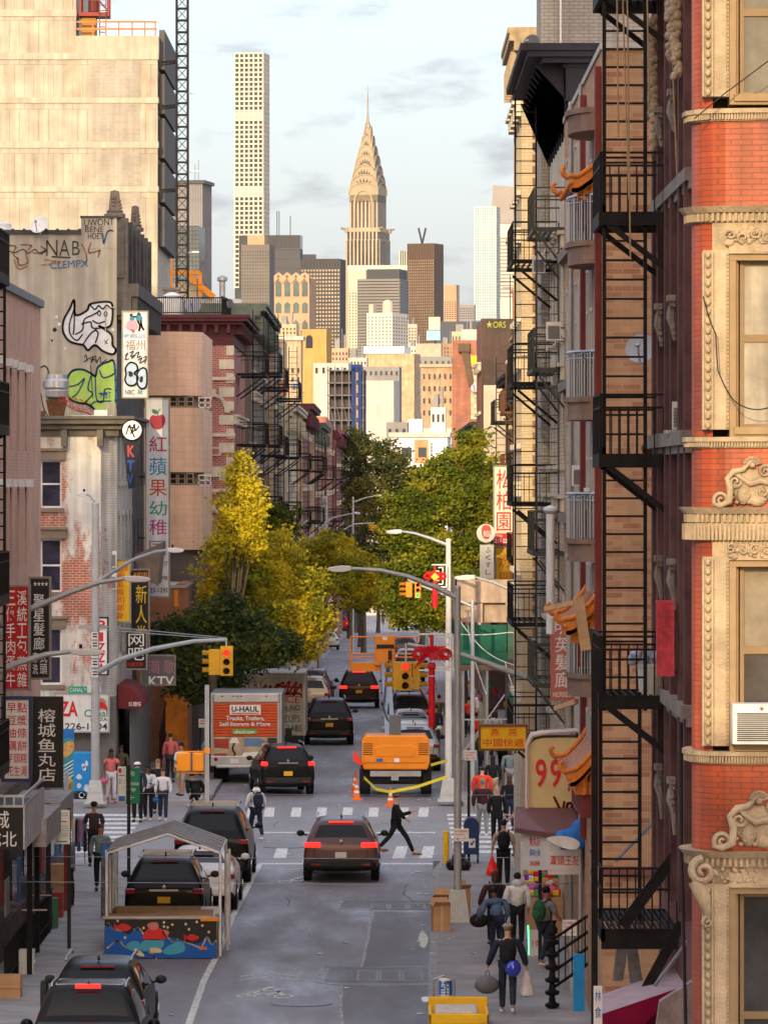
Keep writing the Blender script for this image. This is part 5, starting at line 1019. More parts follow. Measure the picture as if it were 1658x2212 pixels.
m=MB();m.add([(-8.0,183.5,.14),(-7.55,183.5,.14),(-7.55,199,.14),(-8,199,.14),(-8,183.5,.5),(-7.55,183.5,.5),(-7.55,199,1.9),(-8,199,1.9)],[(0,1,5,4),(1,2,6,5),(4,5,6,7),(3,0,4,7),(2,3,7,6)]);rootmb(m,'ramp_wall',M('pink_red_wall',(.34,.14,.10),.85,0,.2,1.5),'pinkish red sloping parapet along the left pavement','parapet')
m=MB();m.box(PX(356,189.3),PX(404,189.3),189.3,189.5,0,PZ(1470,189.3));rootmb(m,'orange_wall',M('lit_look_orange',(.75,.25,.03),.8,0,.4,1.2),'orange wall behind the pedestrians under the dark tree, its lit look put into the colour','wall')  # extra strong orange stands for light that this shadowed wall lacks
# ---------------------------------------------------------------- trees: tapered trunk, limbs, leaves in clumps
def tree(name,label,base,clumps,n,leaf,mat,seed,trunk_r=.16,sub=.55,group='street trees',flat_=.7):
 """clumps in picture units (u, v, half width, half height, distance)"""
 rg=np.random.default_rng(seed);bx,by=base;bz=GZ(by)
 t=empty(name,(bx,by,bz),label,'tree',group);E_=[]
 r9=random.Random(seed)
 clumps=clumps+[(u+ru*1.0*math.cos(an),v+rv*1.0*math.sin(an),ru*r9.uniform(.2,.42),rv*r9.uniform(.25,.45),dd)for(u,v,ru,rv,dd)in clumps for an in(r9.uniform(0,2.2),r9.uniform(2.2,4.4),r9.uniform(4.4,6.3))]
 for(u,v,ru,rv,dd)in clumps:
  s_=dd/F;E_.append((PX(u,dd),dd,PZ(v,dd),ru*s_,ru*s_*.85,rv*s_))
 vol=np.array([e[3]*e[4]*e[5]for e in E_])**.72;cnt=(n*vol/vol.sum()).astype(int);pts=[]
 for e,c in zip(E_,cnt):
  if c<4:continue
  k=max(5,int(c/34));dr=rg.normal(size=(k,3));dr/=np.linalg.norm(dr,axis=1)[:,None];rad=rg.uniform(.35,1.0,size=(k,1))**.5
  cen=dr*rad*np.array(e[3:6])*.92+np.array(e[:3]);idx=rg.integers(0,k,size=c);szs=rg.uniform(.5,1.15,size=(k,1))[idx]*sub
  pts.append(cen[idx]+rg.normal(size=(c,3))*szs*np.array([.42,.42,.30]))
 p=np.concatenate(pts);n=len(p)
 a=rg.normal(size=(n,3));a[:,2]*=flat_;a/=np.linalg.norm(a,axis=1)[:,None];b=rg.normal(size=(n,3));b-=a*(a*b).sum(1)[:,None];b/=np.linalg.norm(b,axis=1)[:,None]
 l=leaf*rg.uniform(.6,1.4,size=(n,1));v=np.stack([p-a*l,p+b*l*.55,p+a*l,p-b*l*.55],1).reshape(-1,3)-np.array(ORG[t.name])
 me=bpy.data.meshes.new('crown');me.vertices.add(4*n);me.vertices.foreach_set('co',v.astype(np.float32).ravel());me.loops.add(4*n);me.loops.foreach_set('vertex_index',np.arange(4*n,dtype=np.int32))
 me.polygons.add(n);me.polygons.foreach_set('loop_start',np.arange(0,4*n,4,dtype=np.int32));me.materials.append(mat);me.update(calc_edges=True);me.validate()
 o=bpy.data.objects.new('crown',me);col.objects.link(o);o.parent=t
 m=MB();zc_=np.mean([e[2]-e[5]*.6 for e in E_]);top=Vector((bx+rnd.uniform(-.1,.1),by,max(bz+1.8,min(zc_,bz+4))))
 m.tube([(bx,by,bz-.1),(bx,by,bz+.4),((bx+top.x)/2+.05,by,(bz+top.z)/2),top],[trunk_r*1.35,trunk_r*1.05,trunk_r*.95,trunk_r*.8],8)
 for e in E_[:12]:
  q=Vector(e[:3]);mid=top.lerp(q,.5)+Vector((rnd.uniform(-.3,.3),rnd.uniform(-.3,.3),.25));m.tube([top,mid,q,q+Vector((rnd.uniform(-.4,.4),0,e[5]*.6))],[trunk_r*.3,trunk_r*.2,trunk_r*.12,trunk_r*.04],6)
 m.build('trunk',M('bark',(.07,.055,.045),.9,0,.3,6),t,smooth=50);return t
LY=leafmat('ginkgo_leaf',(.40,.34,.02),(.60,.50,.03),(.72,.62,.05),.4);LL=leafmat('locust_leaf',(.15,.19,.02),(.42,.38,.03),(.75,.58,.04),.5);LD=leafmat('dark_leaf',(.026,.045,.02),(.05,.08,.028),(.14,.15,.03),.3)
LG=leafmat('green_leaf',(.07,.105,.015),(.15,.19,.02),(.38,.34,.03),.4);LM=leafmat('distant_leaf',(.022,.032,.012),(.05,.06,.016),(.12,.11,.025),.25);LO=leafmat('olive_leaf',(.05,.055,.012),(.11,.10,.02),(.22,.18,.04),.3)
tree('ginkgo_tree','tall narrow bright yellow tree standing above the others on the left',(-5.7,188),[(524,1000,14,28,188),(516,1040,32,34,188),(535,1062,30,26,188),(512,1088,42,30,188),(545,1102,34,24,188),(505,1130,40,28,188),(545,1140,38,28,188),(520,1170,60,26,188)],8500,.078,LY,1,.17,.44)
tree('honey_locust','broad green and golden tree in front of the yellow ginkgo',(-5.75,196),[(520,1205,80,42,196),(600,1200,70,44,196),(470,1215,45,42,195),(560,1260,95,48,195),(640,1270,60,45,195),(500,1290,70,40,195),(620,1330,70,45,194),(560,1330,70,40,194),(665,1370,40,32,194),(600,1390,60,30,194),(690,1330,30,26,194),(640,1405,45,22,194)],26000,.085,LL,2,.2,.5)
tree('honey_locust','low spreading yellow-green tree reaching over the road beyond the golden one',(-5.3,240),[(660,1195,60,30,240),(720,1185,50,30,240),(700,1230,70,30,240),(765,1215,50,28,239),(790,1255,50,26,238),(745,1265,60,24,238),(815,1290,32,20,237),(770,1300,45,18,237),(660,1260,50,40,240),(835,1305,16,12,237)],17000,.085,LL,3,.18,.45)
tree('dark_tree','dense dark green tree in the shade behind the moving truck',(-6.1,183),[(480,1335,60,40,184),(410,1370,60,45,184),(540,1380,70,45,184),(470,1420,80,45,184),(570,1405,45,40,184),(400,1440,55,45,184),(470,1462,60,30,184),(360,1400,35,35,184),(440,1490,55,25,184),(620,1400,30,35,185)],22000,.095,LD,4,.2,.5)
tree('dark_tree','small dark shrubby tree beside the quoined building fire escapes',(-6.0,226),[(600,1120,35,35,226),(620,1150,30,30,226),(580,1150,30,30,226)],2600,.10,LG,5,.12,.4)
tree('street_tree','large green tree filling the right side of the far street',(3.3,215),[(1020,960,34,30,217),(980,1000,46,34,216),(1035,1010,30,34,216),(930,1040,50,36,215),(1000,1065,60,40,215),(880,1090,42,32,214),(950,1110,70,40,214),(1030,1120,34,40,215),(870,1150,45,36,213),(930,1180,75,40,213),(1010,1190,48,40,214),(890,1230,55,36,212),(970,1250,70,40,213),(1030,1260,34,40,214),(880,1285,40,30,212),(920,1310,55,30,212),(862,1262,30,40,216),(850,1305,24,26,215),(872,1335,30,18,214),(940,1340,50,24,212)],46000,.085,LG,6,.22,.55)
tree('street_tree','green tree behind the big right-hand tree',(2.6,350),[(900,1030,30,30,350),(870,1070,35,30,350),(850,1120,30,30,350),(850,1170,25,30,350)],6000,.13,LO,7,.2,.6)
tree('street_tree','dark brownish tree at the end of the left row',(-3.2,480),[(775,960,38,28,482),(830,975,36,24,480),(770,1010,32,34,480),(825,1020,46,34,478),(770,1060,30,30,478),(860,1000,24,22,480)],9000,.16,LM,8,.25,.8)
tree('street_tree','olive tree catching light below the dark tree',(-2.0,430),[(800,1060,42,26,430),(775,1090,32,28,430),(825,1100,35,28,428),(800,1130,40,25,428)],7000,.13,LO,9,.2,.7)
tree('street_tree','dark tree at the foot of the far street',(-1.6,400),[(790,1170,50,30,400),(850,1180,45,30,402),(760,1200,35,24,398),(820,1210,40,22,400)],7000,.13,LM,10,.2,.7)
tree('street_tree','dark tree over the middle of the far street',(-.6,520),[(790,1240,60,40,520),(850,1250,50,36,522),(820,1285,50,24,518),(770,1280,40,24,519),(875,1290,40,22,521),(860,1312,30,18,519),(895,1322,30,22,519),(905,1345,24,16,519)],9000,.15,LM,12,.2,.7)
tree('street_tree','small shadowed tree by the far left tenements',(-4.2,330),[(735,1165,26,24,330),(720,1185,20,20,330)],2500,.12,LD,11,.12,.4)
# ---------------------------------------------------------------- ornate brick bay building (right edge)
BR=brick('glazed_red_brick',(.40,.066,.012),(.33,.052,.012),(.18,.05,.022),.20,.068,.006,var=.32,streak=.3,rough=.55);ST=M('carved_sandstone',(.36,.28,.19),.8,0,.26,3,bump=.35,bs=30,streak=.15);WOODF=M('tan_window_wood',(.26,.18,.10),.6,0,.12,3);STG=M('sooty_sandstone',(.20,.17,.15),.85,0,.3,3,bump=.4,bs=18)
d=62.0;s=F/d;zb_=lambda v:PZ(v,d)
t=empty('bay_building',(4.6,63,0),'ornate red brick corner building with a rounded stone trimmed bay window','building','buildings on the right side');BAY=t
path=[(4.62,64.4),(4.0,63.35),(3.84,62.95),(3.78,62.6),(3.80,62.3),(3.88,62.1),(4.0,61.98),(4.15,61.91),(4.5,61.84),(5.0,61.8),(5.6,61.84),(6.3,62.1),(6.8,63)]
def offp(o):
 q=[]
 for i,p in enumerate(path):
  a=Vector((*path[max(i-1,0)],0));b=Vector((*path[min(i+1,len(path)-1)],0));tt=(b-a).normalized();n=Vector((tt.y,-tt.x,0));q.append(Vector((*p,0))-n*0+Vector((tt.y,-tt.x,0))*o*1.0)
 return q
def band(m,z0,z1,o=0.0,i0=0,i1=None,mat=0,o2=None):
 qa=offp(o)[i0:i1];qb=offp(o if o2 is None else o2)[i0:i1]
 for i in range(len(qa)-1):
  a,b,c,e=qa[i],qa[i+1],qb[i+1],qb[i];m.quad((a.x,a.y,z0),(b.x,b.y,z0),(c.x,c.y,z1),(e.x,e.y,z1),mat)
 for z,q in((z0,qa),(z1,qb)):
  m.add([(p.x,p.y,z)for p in q]+[(6.4,64.5,z),(4.7,64.5,z)],[tuple(range(len(q)+2))],mat)
def dent(m,z0,z1,o,step=.10,w=.055):
 q=offp(o);acc=0
 for i in range(len(q)-1):
  a,b=q[i],q[i+1];ln=(b-a).length;tt=(b-a).normalized();n=Vector((tt.y,-tt.x,0));k=acc
  while k<ln:
   c=a+tt*k;m.add([c-tt*w/2+Vector((0,0,z0)),c+tt*w/2+Vector((0,0,z0)),c+tt*w/2+n*.05+Vector((0,0,z0)),c-tt*w/2+n*.05+Vector((0,0,z0)),c-tt*w/2+Vector((0,0,z1)),c+tt*w/2+Vector((0,0,z1)),c+tt*w/2+n*.05+Vector((0,0,z1)),c-tt*w/2+n*.05+Vector((0,0,z1))],[(0,3,2,1),(4,5,6,7),(0,1,5,4),(1,2,6,5),(2,3,7,6),(3,0,4,7)]);k+=step
  acc=k-ln
m=MB();band(m,0,zb_(-60),0,0,7)
for va,vb in((262,450),(968,1100),(1650,1840)):band(m,zb_(vb),zb_(va),.01,5)
m.build('brick_wall',BR,t);m=MB()
for va,vb in((236,262),(944,968),(1622,1650)):band(m,zb_(vb),zb_(va+10),.05,2);band(m,zb_(va+10),zb_(va),.12,2);dent(m,zb_(vb-3),zb_(va+11),.05,.035,.02)
for va in(446,1096,1838):band(m,zb_(va+14),zb_(va),.10,2,o2=.17);band(m,zb_(va+34),zb_(va+14),.04,2);dent(m,zb_(va+32),zb_(va+15),.045,.07,.035)
band(m,zb_(1168),zb_(1130),.05,4,o2=.12);dent(m,zb_(1166),zb_(1132),.07,.05,.028)
for va,vb in((480,545),(1166,1206),(1870,1910)):band(m,zb_(vb),zb_(va),.015,6)
m.build('cornices',ST,t)
# stone window surrounds with bead moulding, frames and sashes
def bay_window(vt,vb,meet,gmat,gm2,lab):
 zt,z0=zb_(vt),zb_(vb);yf=61.86;m=MB();b=MB()
 xs0,xs1=PX(1516,d),PX(1572,d);m.box(xs0,xs1,yf-.02,62.2,z0,zt+.02);m.box(PX(1540,d),PX(1566,d),yf-.05,yf-.02,z0,zt);m.box(PX(1514,d),PX(1518,d),yf-.06,yf,z0,zt);m.box(PX(1534,d),PX(1538,d),yf-.06,yf,z0,zt)
 m.box(xs1,6.2,yf-.03,62.2,zt-.02,zt+.16)
 z=z0+.05
 while z<zt:b.ball((PX(1526,d),yf-.05,z),(.035,.035,.045),7,5);z+=.115
 b.build('bead_moulding',ST,t,smooth=60);b=MB();z=z0+.03
 while z<zt:b.ball((PX(1569,d),yf-.03,z),(.014,.014,.02),5,4);z+=.05
 m.build('stone_surround',ST,t);b.build('bead_moulding',ST,t,smooth=60)
 w=MB();x0=PX(1573,d);w.box(x0,PX(1588,d),yf+.03,62.3,z0,zt);w.box(PX(1588,d),PX(1594,d),yf+.14,62.3,z0,zt);w.box(x0,6.2,yf+.02,62.3,zt-.10,zt-.02);w.box(x0,6.2,yf-.06,62.3,z0-.10,z0);w.box(PX(1583,d),6.2,yf-.10,62.2,z0-.06,z0+.03)
 o=w.build('window_frame',WOODF,t);zm=zb_(meet);g=MB();x1=PX(1598,d)
 g.box(x1,x1+.05,yf+.20,62.25,z0,zt-.1);g.box(x1+.05,6.2,yf+.20,62.25,zm-.045,zm+.045);g.box(x1+.05,6.2,yf+.20,62.25,z0,z0+.07);g.box(x1+.05,6.2,yf+.20,62.25,zt-.15,zt-.1);g.build('sash',M('dark_tan_sash',(.20,.135,.075),.6,0,.1,3),t)
 p=MB();p.quad((x1,yf+.26,zm),(6.2,yf+.26,zm),(6.2,yf+.26,zt-.1),(x1,yf+.26,zt-.1));p.build('pane',gmat,t);p=MB();p.quad((x1,yf+.24,z0),(6.2,yf+.24,z0),(6.2,yf+.24,zm),(x1,yf+.24,zm));p.build('pane',gm2,t)
 k=MB();k.box(xs0,6.2,62.32,62.36,z0-.1,zt);k.build('dark_interior',M('room_dark',(.03,.028,.025),.9),t)
GB1=M('dusty_glass_upper',(.12,.115,.10),.12,0,.3,1.6,streak=.25);GB2=M('dusty_glass_lower',(.13,.125,.11),.10,0,.3,1.6,streak=.15);GB3=M('curtained_glass',(.20,.19,.165),.15,0,.4,1.8,streak=.6,spec=.5);GB4=glass('dark_room_glass',(.035,.035,.04),.06,.5,1.2)
bay_window(-220,210,25,GB1,GB1,'top');bay_window(545,928,730,GB3,GB3,'mid');bay_window(1206,1610,1405,M('reflecting_glass',(.20,.17,.13),.08,0,.35,1.3),GB4,'low');bay_window(1912,2420,2195,GB4,GB4,'bottom')
# carved ornament
def scroll(m,c,r,w,start=0.0,turns=1.4,sg=1,n=22,yy=61.80):
 pts=[];rs=[]
 for k in range(n+1):
  q=k/n;a=start+sg*turns*2*math.pi*q;rr=r*(1-.86*q);pts.append((c[0]+rr*math.cos(a),yy-.05*q,c[1]+rr*math.sin(a)));rs.append(w*(1-.55*q))
 m.tube(pts,rs,6)
def cartouche(vt,vb,mat):
 m=MB();x0=PX(1535,d);h=(vb-vt)/s;z0=zb_(vb);X=lambda q:x0+q*h;Z=lambda q:z0+q*h;r=h*.12
 scroll(m,(X(.18),Z(.14)),h*.15,r*.42,-2.6,1.5,-1);scroll(m,(X(.46),Z(.50)),h*.17,r*.45,2.8,1.6,-1);scroll(m,(X(.66),Z(.24)),h*.13,r*.4,1.2,1.3,1);scroll(m,(X(1.05),Z(.70)),h*.12,r*.4,1.0,1.5,1);scroll(m,(X(1.0),Z(.30)),h*.12,r*.38,2.0,1.4,-1)
 m.tube([(X(.02),61.82,Z(.05)),(X(.16),61.76,Z(.02)),(X(.34),61.74,Z(.10)),(X(.36),61.76,Z(.36)),(X(.30),61.78,Z(.56)),(X(.42),61.76,Z(.70)),(X(.62),61.78,Z(.74)),(X(.78),61.76,Z(.92))],[r*.3,r*.5,r*.6,r*.6,r*.5,r*.55,r*.5,r*.3],7)
 m.tube([(X(.5),61.78,Z(.62)),(X(.75),61.74,Z(.45)),(X(.95),61.74,Z(.52)),(X(1.15),61.76,Z(.45))],[r*.3,r*.55,r*.6,r*.4],7)
 for k in range(7):a=math.pi*(.12+.76*k/6);m.tube([(X(.80),61.8,Z(.82)),(X(.80)+h*.17*math.cos(a),61.74,Z(.82)+h*.17*math.sin(a))],[r*.15,r*.3],6)
 m.ball((X(.80),61.76,Z(.82)),r*.5,8,6);m.ball((X(.62),61.8,Z(.22)),(r*1.1,.06,r*1.6),8,6);m.ball((X(.9),61.8,Z(.12)),(r*1.6,.06,r),8,6);m.ball((X(.82),61.84,Z(.4)),(h*.42,.07,h*.36),10,8)
 for k in range(12):m.ball((X(.25+.08*k),61.79,Z(.08+.05*(k%3))),(r*.42,.05,r*.34),6,4)
 m.build('carved_cartouche',mat,t,smooth=60)
cartouche(986,1094,ST);cartouche(1706,1832,ST)
m=MB();r2=random.Random(3)
for v0 in(510,1186):
 for k in range(60):m.ball((PX(1570+r2.uniform(0,180),d),61.83,zb_(v0+r2.uniform(-17,17))),(r2.uniform(.025,.06),.045,r2.uniform(.02,.05)),6,4)
 for k in range(7):scroll(m,(PX(1575+k*26,d),zb_(v0+r2.uniform(-6,6))),.07,.022,r2.uniform(0,6),1.2,r2.choice((-1,1)),12,61.81)
m.build('carved_frieze',ST,t,smooth=60);m=MB()
for k in range(60):m.ball((PX(1535+r2.uniform(0,200),d),61.84,zb_(1890+r2.uniform(-14,14))),(r2.uniform(.02,.05),.035,r2.uniform(.02,.04)),6,4)
m.build('carved_frieze',ST,t,smooth=60);m=MB();scroll(m,(PX(1515,d),zb_(1880)),.16,.06,1.6,1.5,1,20,61.76);m.tube([(PX(1500,d),61.8,zb_(1900)),(PX(1515,d),61.78,zb_(1935)),(PX(1524,d),61.8,zb_(1965)),(PX(1526,d),61.82,zb_(1985))],[.10,.09,.06,.03],8);scroll(m,(PX(1525,d),zb_(1990)),.07,.03,1.6,1.3,1,14,61.78)
m.build('scroll_console',ST,t,smooth=60)
ac=ac_unit('window_air_conditioner',(PX(1575,d),61.45,zb_(1603)),.66,.48,.6,(1,0,0),'large white air conditioner in the ornate bay window at the right edge');m=MB();m.quad((PX(1578,d),61.43,zb_(1536)),(5.1,61.43,zb_(1536)),(5.1,61.43,zb_(1520)),(PX(1578,d),61.43,zb_(1520)));m.build('control_strip',WHT,ac);m=MB();putpx(m,'LG',1644,1523,1654,1530,61.42,bold=.01);m.build('lettering',STEEL,ac);m=MB();m.lathe([(.022,0),(.001,-.004)],(PX(1637,d),61.425,zb_(1526.5)),12,axis='y');m.build('logo_dot',INKR,ac)
# its receding street facade
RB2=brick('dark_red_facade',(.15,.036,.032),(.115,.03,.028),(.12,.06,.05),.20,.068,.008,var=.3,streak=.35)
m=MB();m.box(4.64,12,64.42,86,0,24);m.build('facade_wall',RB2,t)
m=MB()
for y in(76.5,78,80.2,81.8,84,85.6):m.box(4.50,4.64,y-.16,y+.16,4,23)
m.build('pilaster',M('maroon_stone',(.10,.05,.05),.85,0,.4,1.5,streak=.4),t);m=MB()
for y in(77.2,81,84.8):
 for z in(7.4,11.4,15.4,19.4):pass
for y0,y1,z,h,o in((76,86,11.15,.22,.22),(76,86,7.05,.2,.2),(76,86,15.1,.2,.15),(76,86,19.0,.3,.25)):m.box(4.64-o,4.64,y0,y1,z,z+h);m.box(4.64-o*.6,4.64,y0,y1,z-.12,z)
for y in(79.2,82.9):
 for zt_,hh in((13.4,.6),(16.6,.55),(9.3,.7),(5.9,.8)):
  m.box(4.40,4.52,y-.2,y+.2,zt_,zt_+.10);m.box(4.44,4.52,y-.15,y+.15,zt_-.08,zt_);m.tube([(4.48,y,zt_-.08),(4.46,y,zt_-.25),(4.50,y,zt_-.42),(4.52,y,zt_-hh)],[.07,.08,.05,.03],7)
  for k in range(4):m.ball((4.48+.01*k,y+r2.uniform(-.08,.08),zt_-.2-.1*k),r2.uniform(.03,.05),6,4)
m.build('stone_trim',STG,t,smooth=40);m=MB()
for(uu,va,vb,y,n)in((1490,-20,170,77,60),(1478,-20,130,78.5,40),(1440,40,330,84,70),(1425,60,260,87,40)):
 for k in range(n):v=va+(vb-va)*k/n;m.ball((PX(uu,y)-.22+r2.uniform(-.05,.05),y-.1,PZ(v,y)),r2.uniform(.04,.085),6,4)
m.build('carved_garland',ST,t,smooth=60)
ac_unit('wall_air_conditioner',(PX(1451,80),80,PZ(928,80)),.24,.44,.45,(1,0,0),'white air conditioner on the dark red facade beside the upper bay');ac_unit('wall_air_conditioner',(PX(1485,77.5),77.5,PZ(1492,77.5)),.2,.32,.4,(1,0,0),'small white air conditioner on the dark red facade beside the lower bay')
m=MB();m.prism([(0,0),(.46,.0),(.46,.05),(0,.05)],(PX(1436,79),79,PZ(936,79)),(1,0,0),(0,0,1),(0,.5,0));rootmb(m,'shelf_bracket',STEEL,'pale metal shelf bracket under the facade air conditioner','bracket')
m=MB();b=(PX(1440,78),78,PZ(1460,78));m.box(b[0]-.16,b[0]+.10,77.8,78.1,b[2],PZ(1302,78));m.box(b[0]-.16,b[0]+.10,77.98,78.32,PZ(1302,78),PZ(1298,78));rootmb(m,'sign_box',M('weathered_red_sign',(.52,.055,.075),.7,0,.4,5,streak=.4),'tall weathered red box sign on the dark red facade','sign',base=b);m=MB()
m.tube([(b[0]+.2,78.2,b[2]+.1),(b[0]+.2,78.2,b[2]+1.2)],.05,8);m.bar((b[0]+.05,78.2,b[2]+.9),(4.6,78.2,b[2]+.95),.05);m.bar((b[0],78.2,b[2]+.05),(4.6,78.2,b[2]+.05),.06);rootmb(m,'sign_bracket',RUST,'rusty pipe bracket carrying the weathered red sign','bracket')
ROPE=M('tan_rope',(.30,.21,.12),.9,0,.1,9);BLKW=M('black_cable',(.02,.02,.02),.7)
def cable(name,label,pts,r,mat,group=None,sag=0.0):
 m=MB();pts=[Vector(p)for p in pts];q=[]
 for i in range(len(pts)-1):
  for k in range(8):t_=k/8;p=pts[i].lerp(pts[i+1],t_);p.z-=sag*4*t_*(1-t_);q.append(p)
 q.append(pts[-1]);m.tube(q,r,5);return rootmb(m,name,mat,label,'cable' if mat is not ROPE else 'rope',group,smooth=60,base=pts[0])
for i,(u0,u1,v1,lab)in enumerate(((1392,1395,300,'tan rope hanging nearest the ladder on the big fire escape'),(1404,1418,430,'second tan rope hanging beside the fire escape ladder'),(1414,1421,560,'short tan rope among the hanging fire escape ropes'),(1457,1462,240,'thin tan rope near the carved garland'),(1472,1527,1300,'long tan rope running from the roof down to the red box sign'))):
 if i==4:cable('rope',lab,[P(1446,-20,79),P(1465,450,79),P(1478,900,78.6),P(1502,1240,78.4),P(1466,1300,78.2)],.018,ROPE,'ropes on the fire escape')
 else:cable('rope',lab,[P(u0-60,-20,81.5),P((u0+u1)/2-60,v1*.5,81.5),P(u1-60,v1,81.5)],.014,ROPE,'ropes on the fire escape')
cable('cable','black cable slung across the top bay window',[P(1500,255,61.6),P(1560,205,61.5),P(1660,130,61.4)],.008,BLKW,'cables on the facade');cable('cable','black cable looping down the middle bay window',[P(1518,640,61.6),P(1545,720,61.6),P(1550,800,61.6),P(1590,870,61.6),P(1660,880,61.6)],.008,BLKW,'cables on the facade',.05)
cable('cable','black pipe cable running down the dark red facade by the bay',[P(1470,1560,76),P(1472,1850,76),P(1480,2212,75.5),P(1482,2260,75)],.025,BLKW,'cables on the facade')
# ---------------------------------------------------------------- the big fire escape
fe=fire_escape(4.64,-1,82.0,84.6,[7.15,11.05,14.95,18.6],1.15,label='large black fire escape climbing the dark red facade',rail=.95,lw=.66,top_ladder=3.4,bars=.13)
m=MB();zq=3.55;y0,y1=80.2,84;xo,xw=3.42,4.62
m.box(xo,xw,y0,y0+.06,zq-.32,zq);m.box(xo,xo+.06,y0,y1,zq-.2,zq);m.box(xo,xw,y1-.06,y1,zq-.2,zq)
for k in range(15):x=xo+.05+k*.082;m.box(x,x+.045,y0+.06,y1-.06,zq-.05,zq-.01)
m.build('platform',BLK,fe);m=MB()
for zz in(.95,.62):m.bar((xo,y0,zq+zz),(xw,y0,zq+zz),.035);m.bar((xo,y0,zq+zz),(xo,y1,zq+zz),.035)
for k in range(10):x=xo+.02+k*.13;m.bar((x,y0,zq),(x,y0,zq+.95),.024)
m.build('railing',BLK,fe);m=MB();ya=79.6
m.bar((3.9,ya,2.3),(4.65,ya,3.2+.5),.05,.16);m.bar((3.75,ya+.5,3.6),(4.6,ya+.5,4.75),.06,.18);m.build('stair',BLK,fe)
m=MB()
for xx in(3.49,4.12):m.bar((xx,82.1,3.4),(xx,82.1,7.2),.05,.06)
for k in range(13):m.bar((3.49,82.1,3.7+k*.27),(4.12,82.1,3.7+k*.27),.035)
m.build('ladder',BLK,fe);m=MB();m.bar((3.33,80.6,-.1),(3.33,80.6,PZ(1400,80.6)),.10,.10);m.build('support_post',BLK,fe)
m=MB();b=P(1405,1508,83);m.lathe([(.16,0),(.19,.05),(.22,.50),(.24,.51),(.24,.55),(.2,.55)],b,14);rootmb(m,'bucket',M('pale_plastic',(.55,.54,.50),.5),'white plastic bucket stuffed with bags on the fire escape platform','bucket',smooth=40,base=b);m=MB()
for k in range(14):m.ball((b.x-.08+rnd.uniform(-.22,.2),b.y+rnd.uniform(-.15,.15),b.z+.58+rnd.uniform(0,.16)),rnd.uniform(.06,.11),6,4)
rootmb(m,'plastic_bags',M('blue_white_bag',(.32,.35,.45),.4,0,.5,9),'crumpled blue and white bags in the fire escape bucket','bags',smooth=40)
m=MB();b=P(1408,975,86);m.ball((b.x,b.y,b.z+.05),(.2,.16,.14),9,6);m.ball((b.x+.12,b.y,b.z+.02),(.14,.12,.10),8,6);rootmb(m,'burlap_sack',M('brown_sack',(.11,.05,.025),.95,0,.3,8,bump=.6),'brown sack lying on the middle fire escape platform','sack',smooth=60)
dish(P(1383,752,91),.275,(-.25,-.9,.35),'large grey satellite dish seen through the big fire escape')
cable('cable','grey conduit slanting from the fire escape foot to the facade',[P(1500,1935,78),P(1495,2020,78),P(1370,2190,80)],.03,STEEL,'cables on the facade');cable('cable','grey brace pole crossing the tan brick wall',[P(1466,1720,86),P(1330,1860,92)],.03,STEEL,'cables on the facade')
# ---------------------------------------------------------------- tan two-tone brick building with pagoda canopies and chrome balconies
TB=brick('two_tone_tan_brick',(.42,.235,.12),(.25,.08,.04),(.37,.25,.16),.34,.108,.010,var=.12,streak=.12,bias=-.25);REDP=M('oxblood_panel',(.16,.028,.025),.7,0,.2,2,streak=.2)
d=95;t=empty('pagoda_building',(4.6,96,0),'tan two-tone brick building with orange pagoda canopies and chrome balconies','building','buildings on the right side')
xw=PX(1300,d);zt=PZ(106,d);m=MB();m.box(xw,12,d,114.9,0,zt);m.build('wall',TB,t);m=MB();m.box(xw-.04,12,d-.06,114.8,zt,zt+.12);m.build('coping',CONC,t)
m=MB()
for y in(95.4,102.5):m.box(xw-.12,xw-.01,y-.2,y+.2,3.4,zt-.3)
m.build('pilaster',REDP,t);m=MB()
for i in range(5):
 for y in(96.9,99,101,104.5,107,109.5,112):window(t,(xw,y+.5,4.4+i*2.9),(0,-1,0),1.0,1.7,'s',M('grey_white_frame',(.4,.4,.39),.6),GL,-.03)
 m.box(xw-.16,xw-.001,103.2,114.8,3.9+i*2.9,4.1+i*2.9)
m.build('ledge',STG,t);m=MB();[m.tube([(xw-.08,y,1),(xw-.08,y,zt)],.05,6)for y in(103.3,108.6)];m.build('drain_pipe',STEEL,t)
m=MB();m.box(xw+.02,PX(1428,d),d-.14,d-.01,PZ(1890,d),PZ(1872,d));m.build('timber_beam',M('red_brown_beam',(.18,.07,.05),.8),t)
PAG=M('glazed_orange_tile',(.50,.15,.02),.45,0,.3,5);TILEP=M('pinkish_tile',(.50,.31,.25),.6,0,.2,4);BAL=brick('balcony_brick',(.22,.13,.085),(.17,.10,.07),(.16,.12,.09),.3,.10,.01,bump=0)
